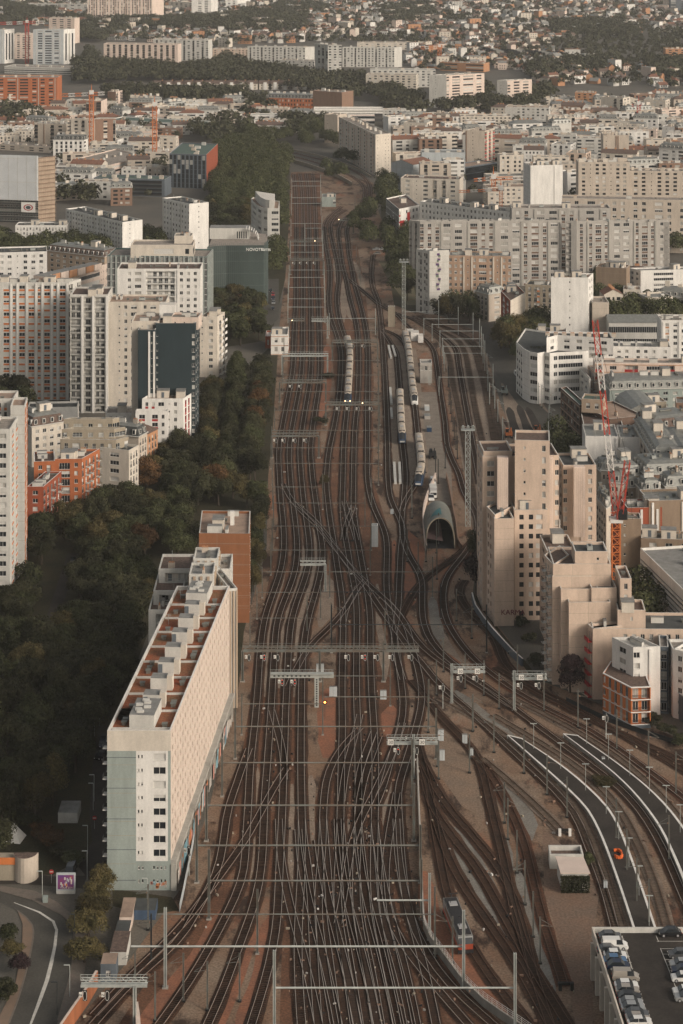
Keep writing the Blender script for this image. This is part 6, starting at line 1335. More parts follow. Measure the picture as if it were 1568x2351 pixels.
near_g = [(2268, 630, 1182, [(630, 14.5), (1182, 14)], SP, .42, 'pale gantry nearest the bottom edge'), (2173, 300, 1064, [(380, 15), (1064, 14.5)], SP, .45, 'long pale gantry with thick white post in front of the trees'),
 (2099, 362, 998, [(591, 12.5), (998, 13)], STEEL, .3, 'thin gantry just above the long pale one'), (2067, 865, 986, [(986, 13)], SP, .42, 'short pale cantilever over the right-hand tracks'),
 (2022, 480, 967, [(480, 14), (967, 12)], STEEL, .4, 'gantry third above the bottom pale ones'), (1941, 452, 965, [(452, 14), (965, 12)], STEEL, .42, 'gantry level with the foot of the long slab'),
 (1849, 474, 950, [(474, 12), (950, 12.5)], STEEL, .42, 'gantry with rusty left half beside the slab'), (1751, 510, 945, [(510, 13), (946, 13)], STEEL, .36, 'gantry crossing all central tracks below the numbered signs'),
 (1668, 540, 1001, [(540, 12), (1001, 12)], STEEL, .36, 'gantry just under the orange signal lamp'), (1616, 555, 741, [(555, 10), (741, 14)], STEEL, .25, 'short left gantry ending at the signal mast'),
 (1600, 745, 984, [(984, 12)], STEEL, .28, 'gantry right of the orange signal lamp'), (1552, 766, 896, [(896, 11)], STEEL, .22, 'short gantry between the two signal bridges'),
 (1434, 761, 1117, [(761, 13), (1117, 13)], SD, .28, 'dark gantry reaching out towards the pink blocks'), (1419, 574, 719, [(574, 9)], STEEL, .2, 'short gantry by the brick tower foot'),
 (1360, 590, 736, [(590, 9), (736, 11)], STEEL, .22, 'short gantry over the left curve'), (1359, 740, 1012, [(1012, 10)], SD, .22, 'thin dark gantry over the scissors crossing'),
 (1313, 602, 993, [(602, 9), (757, 11), (993, 12)], STEEL, .24, 'gantry above the maintenance footbridge, spanning the whole yard'), (1263, 622, 850, [(622, 10), (850, 11)], STEEL, .24, 'gantry beside the graffiti relay hut'),
 (1208, 625, 852, [(625, 10), (852, 12)], STEEL, .24, 'gantry at the top of the long diagonal crossing'), (1155, 628, 838, [(628, 10), (838, 11)], STEEL, .24, 'gantry just above the long diagonal crossing')]
for y, a, c_, ps, m, t, l in near_g: gantry(y, a, c_, ps, l, m=m, t=t)
for i, (y, a, c_) in enumerate([(1118, 626, 740), (1064, 625, 868), (1028, 622, 868), (988, 624, 869), (942, 630, 869), (899, 641, 868), (861, 648, 867), (828, 650, 867), (794, 652, 866), (759, 662, 866)]):
    gantry(y, a, c_, [(a, 9), (c_ + 1, 12)], '%s gantry going up the line from the long diagonal crossing' % ORD[i], t=.24, group='gantries over the middle of the yard', hang=i < 7)
for i, (y, a, c_) in enumerate([(731, 756, 861), (705, 661, 745), (686, 661, 745), (660, 662, 744), (637, 663, 744), (620, 664, 743), (579, 667, 741), (563, 667, 740), (547, 700, 740), (524, 700, 738), (513, 668, 738), (467, 669, 736), (454, 669, 736), (427, 670, 735), (416, 670, 735)]):
    gantry(y, a, c_, [(a, 10), (c_ + 1, 12)], '%s thin gantry above the footbridge, going towards the viaduct' % ORD[i], t=.26, group='gantries over the far left tracks', hang=False, m=SP)
for i, (y, a, c_) in enumerate([(557, 748, 808), (573, 746, 818), (593, 745, 822), (608, 745, 825), (621, 745, 828), (452, 775, 815)]):
    gantry(y, a, c_, [(c_, 10)], '%s small gantry over the tracks bending to the viaduct' % ORD[i], t=.24, group='gantries on the viaduct branch', hang=False)
for i, (y, a, c_) in enumerate([(716, 931, 1007), (732, 973, 1052), (745, 992, 1086), (760, 1010, 1101), (778, 1016, 1105), (795, 1018, 1109), (811, 1020, 1113), (866, 1008, 1132), (1002, 1190, 1259)]):
    gantry(y, a, c_, [(c_, 13), (a, 8)], '%s pale gantry of the siding fan from the top' % ORD[i] if i < 8 else 'pale gantry over the building site by the slatted building', t=.24, m=SP, group='gantries over the siding fan', hang=False)
# signal bridges (lattice with walkway)
SGN = mat('signal_black', (.012, .012, .012), .6, n=0); LRED = mat('signal_red', (1, .05, .02), n=0, emit=1.6); LOR = mat('signal_orange', (1, .22, .04), n=0, emit=14); LWH = mat('lamp_white', (1, .72, .42), n=0, emit=4)
PLATE = mat('sign_plate', (.62, .61, .57), .6, n=.05)
def signal_mesh(kind):
    def fn():
        b = MB(); b.box((-.45, -.15, -2.3), (.45, .15, 0), SGN)
        def ring(r0, m, y):
            b.poly([(math.cos(t/10*math.pi) * r0[0], y, -1.15 + math.sin(t/10*math.pi) * r0[1]) for t in range(20)], m)
        ring((.46, 1.12), PLATE, -.16); ring((.38, 1.02), SGN, -.17)
        for z in ((-.7,) if kind != 'red2' else (-.5, -1.5)):
            b.box((-.09, -.22, z - .09), (.09, -.175, z + .09), LRED if 'red' in kind else SGN)
        b.box((-1.35, -.05, -1.5), (-.6, .02, -.4), PLATE); return b.mesh('signal_head')
    return cached(('sig', kind), fn)
def signal(x, y, z, kind, label, D=None, plate='N'):
    D = D or (H - z) * F / (y - YH); X = at(x, D); o = thing('railway_signal', label, 'signal', (X, D - .6, z), 'railway signals')
    q = bpy.data.objects.new('signal_head', signal_mesh(kind)); col.objects.link(q); q.parent = o; q.scale = (.8, .8, .8)
    t_ = text(o, plate, (X - 1.03, D - .66, z - 1.05), .68, SGN, 0, .01); return o
def sbridge(y, x0, x1, posts, label, sigs, zb=7.8, m=STEEL):
    o = gantry(y, x0, x1, posts, label, zb=zb, m=m, t=.5, style='truss', group='signal bridges', hang=False, name='signal_bridge'); D = (H - zb) * F / (y - YH)
    for i, (x, k, pl) in enumerate(sigs): signal(x, 0, zb - .6, k, 'signal head, %s from left, on the %s' % (ORD[i], ' '.join(label.split(' by the')[0].split(' level')[0].split(' just')[0].split()[:9])), D, pl)
    return o
sbridge(1494, 557, 962, [(557, 8), (734, 8), (880, 8)], 'wide signal bridge level with the brick tower foot', [(572, 'dark', 'F'), (607, 'red2', 'N'), (638, 'dark', 'F'), (800, 'dark', 'N'), (838, 'red2', 'Nf'), (867, 'dark', 'N'), (901, 'dark', 'N'), (945, 'dark', 'N')])
sbridge(1001, 624, 732, [(624, 8), (732, 8)], 'signal bridge over the left four tracks by the clipped avenue', [(634, 'dark', 'F'), (653, 'dark', 'F'), (678, 'dark', 'F'), (703, 'dark', 'Nf')])
sbridge(929, 748, 871, [(748, 8), (871, 8)], 'signal bridge just below the front of the centre train', [(778, 'dark', 'N'), (801, 'dark', 'N'), (823, 'dark', 'N'), (853, 'dark', 'N')])
sbridge(878, 640, 750, [(642, 8), (748, 8)], 'signal bridge left of the centre train', [(670, 'dark', 'N'), (691, 'dark', 'N')])
sbridge(817, 647, 754, [(648, 8), (752, 8)], 'maintenance bridge in front of the old station building', [], m=SP)
sbridge(786, 761, 867, [(763, 8), (867, 8)], 'signal bridge at the tail of the centre train', [(811, 'dark', 'N'), (835, 'dark', 'N')])
sbridge(737, 715, 754, [(752, 10)], 'short pale bridge above the maintenance bridge', [], m=SP)
sbridge(736, 662, 700, [(664, 8)], 'short bridge left of the short pale one', [])
sbridge(597, 665, 744, [(667, 8), (742, 8)], 'signal bridge level with the rounded building', [(675, 'dark', 'N'), (691, 'dark', 'N'), (707, 'dark', 'N'), (723, 'dark', 'N')])
sbridge(555, 664, 742, [(665, 8), (741, 8)], 'signal bridge behind the rounded building', [])
sbridge(506, 775, 811, [(811, 9)], 'signal bridge with a white lamp on the viaduct branch', [])
sbridge(1296, 689, 748, [(747, 8)], 'white maintenance footbridge over the left tracks', [], m=SP)
sbridge(1706, 888, 1005, [(949, 10)], 'signal bridge with two 30 signs above the shunting yard', [(914, 'red', 'Nf'), (957, 'dark', 'N')], m=SP)
sbridge(1542, 1034, 1114, [(1037, 10)], 'left signal bridge with 30 signs on the branch', [(1058, 'dark', 'Nf'), (1094, 'dark', 'N')], m=SP)
sbridge(1558, 1176, 1256, [(1180, 10)], 'right signal bridge with 30 signs on the branch', [(1196, 'dark', 'Nf'), (1237, 'dark', 'N')], m=SP)
sbridge(2262, 185, 338, [(310, 8)], 'railed signal bridge at the bottom left by the rusty wall', [(196, 'dark', 'N'), (247, 'dark', 'N')], m=SP, zb=8)
for x, y, s_ in ((897, 1700, 1), (969, 1700, 1), (1057, 1538, 1), (1096, 1538, 1), (1197, 1552, 1), (1239, 1552, 1)):
    D = (H - 8.6) * F / (y - YH) - 1.2; X = at(x, D); o = thing('speed_sign', 'square 30 sign on the signal bridge, %s' % ('first' if x == 897 else 'second' if x == 969 else 'left branch bridge, %s' % ('left' if x < 1070 else 'right') if x < 1110 else 'right branch bridge, %s' % ('left' if x < 1210 else 'right')), 'sign', (X, D, 8), 'speed signs reading 30')
    b = MB(); b.box((X - .75, D - .05, 8), (X + .75, D, 9.5), SGN); b.box((X - .68, D - .09, 8.07), (X + .68, D - .052, 9.43), PLATE); b.build('plate', o); text(o, '30', (X - .5, D - .1, 8.35), 1.05, SGN, 0, .01)
# T-shaped signal cantilever with round holes
D = (H - 8) * F / (1550 - YH); o = thing('signal_cantilever', 'pale T-shaped cantilever with round holes carrying two signals', 'gantry', (at(727, D), D, 0)); b = MB()
b.box((at(621, D), D - .3, 7.4), (at(766, D), D + .3, 8.4), SP); b.box((at(621, D), D - .8, 8.4), (at(766, D), D + .8, 8.5), SP)
for i in range(20):
    x = at(621, D) + (at(766, D) - at(621, D)) * (i + .5) / 20; b.bar((x, D - .7, 8.5), (x, D - .7, 9.6), .035, SP)
b.bar((at(621, D), D - .7, 9.6), (at(766, D), D - .7, 9.6), .04, SP); b.build('beam', o); b = MB(); xp = at(727, D); b.box((xp - .55, D - .4, 0), (xp + .55, D + .2, 7.4), SP); b.build('post', o); b = MB()
for i in range(12): b.poly([(xp + math.cos(t/4*math.pi) * .22, D - .42, .6 + i * .58 + math.sin(t/4*math.pi) * .22) for t in range(8)], STEELD)
for i in range(9): x = at(630 + i * 10, D); b.poly([(x + math.cos(t/4*math.pi) * .3, D - .32, 7.9 + math.sin(t/4*math.pi) * .22) for t in range(8)], STEELD)
b.build('round_holes', o, kind='stuff')
signal(648, 0, 7.4, 'red2', 'left red-lit signal hanging from the T-shaped cantilever', D, 'N'); signal(677, 0, 7.4, 'red2', 'right red-lit signal hanging from the T-shaped cantilever', D, 'N')
# bright lamps
for x, y, z, m, r_, l in ((746, 1607, 4, LOR, .3, 'glowing orange signal lamp in the centre of the yard'), (832, 923, 9, LWH, .3, 'white diamond lamp on the bridge below the centre train'), (671, 734, 9, LWH, .3, 'white diamond lamp on the left short bridge'), (723, 552, 9, LWH, .36, 'white diamond lamp above the far left tracks'), (778, 503, 9, LWH, .36, 'white diamond lamp on the viaduct branch')):
    p = P(x, y, z); o = thing('signal_lamp', l, 'lamp', (p.x, p.y - 1.5, z), 'lit signal lamps'); b = MB(); q = p - Vector((0, 1.5, 0))
    b.poly([(q.x + math.cos(t/4*math.pi) * r_ * 2, q.y + .05, q.z + math.sin(t/4*math.pi) * r_ * 2) for t in range(8)], SGN); b.poly([(q.x - r_, q.y, q.z), (q.x, q.y, q.z - r_), (q.x + r_, q.y, q.z), (q.x, q.y, q.z + r_)], m); b.build('lamp_face', o); b = MB(); b.bar((q.x, q.y + .1, 0), (q.x, q.y + .1, q.z), .07, STEELD); b.build('mast', o)
for i, (x, y, l) in enumerate(((1017, 1628, 'pale-mast signal left of the lower platform'), (1392, 1700, 'signal on white mast in front of the orange house'), (434, 2012, 'black signal beside the foot of the long slab'))):
    p = P(x, y); b = MB(); o = signal(x, 0, 6.2, 'dark', l, p.y + .6, 'N'); b.bar((p.x, p.y + .3, 0), (p.x, p.y + .3, 6.4), .13, SP); b.build('mast', o)
# single masts
def mast_mesh(h_, m, arm):
    def fn():
        b = MB(); t = .15; b.box((-t, -t, 0), (-t + .09, t, h_), m); b.box((t - .09, -t, 0), (t, t, h_), m); b.box((-t + .09, -.03, 0), (t - .09, .03, h_), m); b.box((-.35, -.35, -.05), (.35, .35, .3), SGN)
        if arm:
            b.bar((0, 0, h_ - 1.6), (arm * 2.4, 0, h_ - 1.9), .045, m); b.bar((0, 0, h_ - .4), (arm * 2.4, 0, h_ - 1.8), .035, m); b.box((arm*.3 - .08, -.08, h_ - 1.78), (arm*.3 + .3, .08, h_ - 1.55), W['brown'])
        return b.mesh('mast')
    return cached(('mast', h_, m.name, arm), fn)
def mast(x, y, label, h_=9, m=STEEL, arm=0, group='catenary masts'):
    p = P(x, y); o = bpy.data.objects.new('catenary_mast', mast_mesh(h_, m, arm)); col.objects.link(o); o.location = (p.x, p.y, 0); o['label'] = label; o['category'] = 'mast'; o['group'] = group; return o
ML = [(1078,1775),(1085,1680),(1134,1728),(1203,1776),(1256,1825),(1302,1877),(1007,1789),(1166,1928),(1158,1890),(1187,2005),(1004,1760),(1205,2078),(1224,2152),(1240,2213),(1002,1596),(1018,1543),(1048,1426),(1083,1466),(1111,1597),(1146,1628),(1086,1678),(1068,1581),(983,1682),(1188,1560),(1039,2212),(999,2201),(1205,2077)]
for i, (x, y) in enumerate(ML): mast(x, y, 'steel catenary mast in the lower right yard, %s' % ('by the branch signal bridges' if y < 1640 else 'beside the shunting tracks' if x < 1180 else 'along the lower platform'), 9, STEEL, (0, 1, -1)[i % 3])
for x, y in [(1249,1633),(1327,1671),(1416,1720),(1489,1769),(1552,1822)]: mast(x, y, 'steel mast with long bracket right of the upper platform', 9.5, STEEL, 1)
for x, y in [(1415,1933),(1462,2078),(1439,2007),(1490,2127),(1536, 1975)]: mast(x, y, 'thick steel mast standing on a white-edged platform', 9.5, STEEL, -1)
for x, y in [(1029,888),(1031,930),(1034,950),(1037,968),(1040,990),(1043,1010),(1047,1032),(1050,1054),(1000,1090),(1006,1110),(1022,1075),(1012,842),(1013,870)]: mast(x, y, 'thin dark mast in the row dividing service road and sidings', 8.5, STEELD, 0)
for x, y in [(869,1009),(868,1040),(869,1075),(867,842),(868,880),(870,905),(868,965),(1002,1270),(1007,1250),(978,1290),(960,1320),(1003,1330),(935,1290),(985,1243),(946,1190),(945,1168),(853,1165),(760,1467),(705,1450),(880,1560),(884,1480)]: mast(x, y, 'green-grey mast among the central tracks', 10, STEEL, 1 if x < 900 else 0)
for x, y in [(340, 2135), (310, 2290), (421, 2300), (550, 2300), (356, 2345), (476, 2320), (347, 2205)]: mast(x, y, 'mast between the splaying tracks at the bottom left', 9, STEEL if x != 347 else STEELD, -1)
for x, y in [(1222,885),(1228,905),(1236,930),(1244,935),(1260,985),(1265,1000),(1262,950),(1120,900),(1124,930),(1118,860),(1136,940),(1143,970),(1154,1012)]: mast(x, y, 'mast or lamp post along the siding fence', 9, SP, 1)
# contact wires
def wire(c, i):
    t = thing('contact_wire', 'overhead wire above the %s main track' % ORD[i % 20], 'wire', (c[0].x, c[0].y, 0), 'overhead wires'); ns = normals(c)
    b = MB(); z = 5.9; hw = .016; b.strip([(q.x - n.x*hw, q.y - n.y*hw, z) for q, n in zip(c, ns)], [(q.x + n.x*hw, q.y + n.y*hw, z) for q, n in zip(c, ns)], COPPER); b.build('wire', t)
COPPER = mat('copper_wire', (.10, .065, .045), .5, .4, n=0)
for i, k in enumerate([0, 1, 2, 3, 4, 5, 6, 7, 9, 13, 18, 20, 24, 27, 29, 30, 35, 36]):
    if k < len(TRK): wire([q for q in TRK[k] if 470 < q.y < 1000] or TRK[k][:2], i)
# lattice towers
def lattice(parent, name, p, z0, z1, w0, m, seg=2.0, tilt=None, m2=None, n2=0):
    b = MB(); n = max(2, int((z1 - z0) / seg)); a = Vector((p[0], p[1], z0)); e = Vector((p[0], p[1], z1)) if tilt is None else Vector(tilt)
    d = (e - a); u = Vector((1, 0, 0)); v = d.cross(u).normalized() if abs(d.normalized().dot(u)) < .95 else Vector((0, 1, 0)); u = v.cross(d).normalized(); h2 = w0 / 2
    cs = [u*h2 + v*h2, u*-h2 + v*h2, u*-h2 - v*h2, u*h2 - v*h2]
    for i in range(n):
        q0 = a + d * i / n; q1 = a + d * (i + 1) / n; mm = m2 if m2 and (i * max(n2, 1) // n) % 2 else m
        for k in range(4):
            b.bar(q0 + cs[k], q1 + cs[k], w0 * .075, mm); b.bar(q0 + cs[k], q1 + cs[(k+1) % 4], w0 * .045, mm); b.bar(q0 + cs[k], q0 + cs[(k+1) % 4], w0 * .045, mm)
    return b.build(name, parent)
for x, y, h_, l in ((1074, 1208, 31, 'pale lattice floodlight tower left of the pink tower'), (927, 754, 31, 'pale lattice floodlight tower above the white containers')):
    p = P(x, y); o = thing('floodlight_tower', l, 'light tower', (p.x, p.y, 0), 'floodlight towers'); lattice(o, 'tower', p, 0, h_, 1.5, SP); b = MB(); b.box((p.x - 2.2, p.y - 1, h_), (p.x + 2.2, p.y + 1, h_ + .25), SP)
    for i in range(9): b.bar((p.x - 2.2 + i * .55, p.y - 1, h_ + .25), (p.x - 2.2 + i * .55, p.y - 1, h_ + 1.4), .05, SP)
    b.bar((p.x - 2.2, p.y - 1, h_ + 1.4), (p.x + 2.2, p.y - 1, h_ + 1.4), .06, SP); b.build('platform', o)
    for dx in (-1.6, 0, 1.6):
        b = MB(); b.bar((p.x + dx, p.y - 1.1, h_ + 1.7), (p.x + dx, p.y - 1.7, h_ + 1.4), .3, SP, 8, .5); b.build('floodlight', o)
# cranes
CR = mat('crane_red', (.42, .05, .03), .6, n=.15); CO = mat('crane_orange', (.52, .16, .05), .6, n=.15); CW = mat('crane_white', (.6, .58, .55), .6, n=.1)
p = P(1414, 1402); o = thing('luffing_crane', 'tall luffing crane, orange mast and red and white jib, behind the pink blocks', 'crane', (p.x, p.y, 0), 'construction cranes')
zt = H - (1197 - YH) * p.y / F; lattice(o, 'mast', p, 0, zt, 2.3, CO, 2.2); b = MB(); b.box((p.x - 1.8, p.y - 1.8, zt), (p.x + 1.8, p.y + 1.8, zt + 1), CW); b.build('slewing_ring', o)
b = MB(); b.box((p.x + .6, p.y - 2, zt + 1), (p.x + 3, p.y + .4, zt + 3.6), SGN); b.box((p.x + .8, p.y - 2.05, zt + 2), (p.x + 2.8, p.y - 2.01, zt + 3.3), GLASS); b.build('cab', o)
tip = Vector((at(1366, p.y + 14), p.y + 14, H - (735 - YH) * (p.y + 14) / F))
def lat2(parent, name, a, e, w0, m, m2, bands, seg=2.4):
    a = Vector(a); e = Vector(e); d = e - a; n = max(3, int(d.length / seg)); u = d.cross(Vector((0, 1, .01))).normalized(); v = d.cross(u).normalized(); b = MB(); h2 = w0 / 2; cs = [u*h2 + v*h2, u*-h2 + v*h2, u*-h2 - v*h2, u*h2 - v*h2]
    for i in range(n):
        q0 = a + d * i / n; q1 = a + d * (i + 1) / n; mm = m2 if m2 and int(i * bands / n) % 2 else m
        for k in range(4): b.bar(q0 + cs[k], q1 + cs[k], w0 * .08, mm); b.bar(q0 + cs[k], q1 + cs[(k+1) % 4], w0 * .05, mm)
    return b.build(name, parent)
lat2(o, 'jib', (p.x, p.y, zt + 1.5), tip, 1.5, CR, CW, 5)
tp2 = Vector((at(1437, p.y), p.y - 3, H - (1052 - YH) * p.y / F)); lat2(o, 'gantry_frame', (p.x + .8, p.y - 1, zt + 1), tp2, 1.5, CR, None, 1); b = MB(); b.bar(tp2, tip, .06, STEELD); b.bar(tp2, (p.x + 4, p.y - 5, zt + 2), .06, STEELD); b.build('pendant_line', o)
for x, yb_, yt, jl, jr, m, l, w_ in ((210, 354, 216, 142, 240, CO, 'orange tower crane with red and white jib pointing left, left quarter', 3.2), (355, 374, 243, 352, 362, CO, 'orange tower crane seen end-on beside the green-roofed hall', 3.2), (62, 146, 52, 0, 102, CR, 'red and white tower crane in front of the finned towers', 4), (1009, 153, 108, 966, 1020, CO, 'small orange tower crane among the far houses', 4),
    (1133, 470, 410, 1088, 1222, CO, 'orange tower crane with white head by the white sheeted block', 2.6), (1466, 290, 240, 1450, 1476, CR, 'small red crane at the upper right among the blocks', 2.6), (1150, 480, 436, 1053, 1108, CO, 'orange folded jib lying above the long white slab', 1.8)):
    p = P(x, yb_); zt = H - (yt - YH) * p.y / F; o = thing('tower_crane', l, 'crane', (p.x, p.y, 0), 'construction cranes'); lattice(o, 'mast', p, 0, zt, w_, m, w_ * 1.1)
    lat2(o, 'jib', (at(jl, p.y), p.y, zt - 1), (p.x, p.y, zt), w_ * .7, m, CW, 5); lat2(o, 'counter_jib', (p.x, p.y, zt), (at(jr, p.y), p.y, zt + .5), w_ * .7, m, CW, 2); b = MB(); b.box((p.x - 1.6, p.y - 1.6, zt), (p.x + 1.6, p.y + 1.6, zt + 3), CW); b.bar((p.x, p.y, zt + 3), (p.x, p.y, zt + 8), .5, m, 4, .1); b.build('cab', o)
# ================================================================ trains
TR = mat('train_roof', (.42, .36, .29), .5, n=.25, scale=.5, fine=.1); TB = mat('train_blue', (.02, .045, .09), .4, n=.1); TG = mat('train_grey', (.32, .32, .32), .45, n=.1); TWm = mat('train_white', (.62, .61, .58), .4, n=.08); TD = mat('train_dark', (.02, .02, .022), .6, n=.1)
HEAD = mat('headlight', (1, .55, .28), n=0, emit=8)
def section(b, c, u, w_, h_, z0, nose=0):
    pass
def car_mesh(L, body, front=None):
    "carriage along +y, front at y = 0"
    def fn():
        b = MB(); w_ = 1.45; prof = [(-w_, .5), (-w_, 3.1), (-w_ * .93, 3.75), (-w_ * .6, 4.15), (0, 4.28), (w_ * .6, 4.15), (w_ * .93, 3.75), (w_, 3.1), (w_, .5)]
        ys = [0.35, L - .35]
        for i in range(8):
            m = TR if 2 <= i <= 5 or i in (1, 6) else body
            (x0, z0), (x1, z1) = prof[i], prof[i+1]; b.poly([(x0, ys[0], z0), (x0, ys[1], z0), (x1, ys[1], z1), (x1, ys[0], z1)][::-1], m)
        for y in ys: b.poly([(x, y, z) for x, z in (prof if y == ys[0] else prof[::-1])], TD)
        b.box((-1.2, -.02, .9), (1.2, .35, 3.6), TD)
        for s in (-1, 1): b.box((s*1.46 - .01, 1.2, 1.9), (s*1.46 + .01, L - 1.2, 2.8), TD)
        for y in (.6, L - .9): b.box((-1.1, y, 4.16), (1.1, y + .35, 4.34), TD)
        b.box((-.6, L*.4, 4.25), (.6, L*.6, 4.38), TG)
        return b.mesh('carriage')
    return cached(('car', round(L, 1), body.name), fn)
def nose_mesh(body, kind):
    def fn():
        b = MB(); w_ = 1.45; V = []
        for y, s, zt, zb in ((.35, 1, 4.28, .5), (-1.2, .99, 4.1, .45), (-2.4, .95, 3.3, .45), (-3.2, .86, 2.1, .45), (-3.6, .74, 1.1, .5)):
            V.append([(-w_*s, y, zb), (-w_*s, y, zb + (zt-zb)*.6), (-w_*s*.8, y, zb + (zt-zb)*.9), (0, y, zt), (w_*s*.8, y, zb + (zt-zb)*.9), (w_*s, y, zb + (zt-zb)*.6), (w_*s, y, zb)])
        for i in range(4):
            for j in range(6):
                m = GLASS if i in (1, 2) and j in (2, 3) else TR if i == 0 and j in (2, 3) else body
                b.poly([V[i][j], V[i][j+1], V[i+1][j+1], V[i+1][j]], m)
        b.poly(V[4], body); b.box((-.9, -3.75, .95), (.9, -3.62, 1.5), TWm); b.box((-.35, -4.0, .6), (.35, -3.76, .9), TD)
        return b.mesh('nose')
    return cached(('nose', body.name), fn)
def train(c, yfront, n, body, label, lit=False, L=13.2):
    D0 = P(0, yfront).y; c = sorted(c, key=lambda q: q.y); 
    def pos(D):
        for a, b_ in zip(c, c[1:]):
            if a.y <= D <= b_.y: return a.lerp(b_, (D - a.y) / max(b_.y - a.y, 1e-6))
        return c[-1]
    o = thing('commuter_train', label, 'train', (*pos(D0), 0), 'parked commuter trains'); D = D0 + 3.6
    for i in range(n):
        p0, p1 = pos(D), pos(D + L); u = (p1 - p0); a = math.atan2(u.y, u.x) - math.pi/2
        inst('carriage', car_mesh(L, body if i == 0 else TG), o, (*p0, .1), a)
        if i == 0:
            q = inst('nose', nose_mesh(body, ''), o, (*p0, .1), a)
            if lit:
                for s in (-1, 1):
                    b = MB(); b.box((s*.95 - .22, -.05, -.16), (s*.95 + .22, 0, .2), HEAD); me = b.mesh('headlight'); h_ = bpy.data.objects.new('headlight', me); col.objects.link(h_); h_.parent = q; h_.location = (0, -3.7, 1.5)
        D += (L * math.cos(a))
track_by = lambda i: TRK[i]
TRK_A2 = spline([P(x, y, .4).xy for x, y in [(898,790),(908,805),(914,850),(918,910),(922,1000),(926,1040),(930,1084)]], 3)
TRK_A3 = spline([P(x, y, .4).xy for x, y in [(925,762),(936,800),(942,850),(947,900),(952,930),(958,990),(965,1050),(968,1080),(960,1115),(955,1125)]], 3)
train(TRK[5], 930, 8, TB, 'lit blue-nosed commuter train in the centre of the yard', True)
train(TRK_A3, 933, 9, TWm, 'long white-nosed commuter train in the depot, furthest back'); train(TRK_A2, 1022, 5, TB, 'blue-nosed train on the left depot track')
train(TRK_A3, 1120, 4, TB, 'blue-nosed train above the tunnel ramp')
# locomotive
c0, c1 = P(1071, 2196).xy, P(1040, 2118).xy; u = (c1 - c0).normalized(); a = math.atan2(u.y, u.x) - math.pi/2; o = thing('locomotive', 'grey and orange-red electric locomotive at the lower right, pantographs up', 'locomotive', (*c0, 0)); o.rotation_euler = (0, 0, a)
LG = mat('loco_grey', (.30, .31, .31), .5, n=.2); LR = mat('loco_red', (.42, .09, .05), .5, n=.15)
def child(b, name, parent): q = bpy.data.objects.new(name, b.mesh(name)); col.objects.link(q); q.parent = parent; return q
b = MB(); b.box((-1.45, .8, .9), (1.45, 16.2, 1.7), LR); b.box((-1.45, .8, 1.7), (1.45, 16.2, 3.5), LG, R['grey']); b.box((-1.2, 1.4, 3.5), (1.2, 15.6, 3.75), TD)
for s in (-1, 1): b.box((s*1.46 - .01, 3, 2.1), (s*1.46 + .01, 14, 3.1), W['brown'])
child(b, 'body', o); b = MB()
for y, d in ((.8, -1), (16.2, 1)):
    b.poly([(-1.4, y, .9), (1.4, y, .9), (1.4, y + d*.5, 2.2), (-1.4, y + d*.5, 2.2)], LR); b.poly([(-1.4, y + d*.5, 2.2), (1.4, y + d*.5, 2.2), (1.3, y - d*.1, 3.4), (-1.3, y - d*.1, 3.4)], GLASS); b.box((-1.5, y - .3, .3), (1.5, y + .3, .88), TD)
child(b, 'cab_front', o)
for y in (4, 13): b = MB(); b.bar((-.6, y, 3.75), (0, y + 1.4, 5), .06, TD); b.bar((0, y + 1.4, 5), (0, y, 5.8), .05, TD); b.box((-.9, y - .1, 5.75), (.9, y + .1, 5.85), TD); b.box((-.8, y - .8, 3.75), (.8, y + .8, 3.95), TG); child(b, 'pantograph', o)
for y in (3.5, 13.5): b = MB(); b.box((-1.2, y - 1.8, .3), (1.2, y + 1.8, .88), TD); child(b, 'bogie', o)
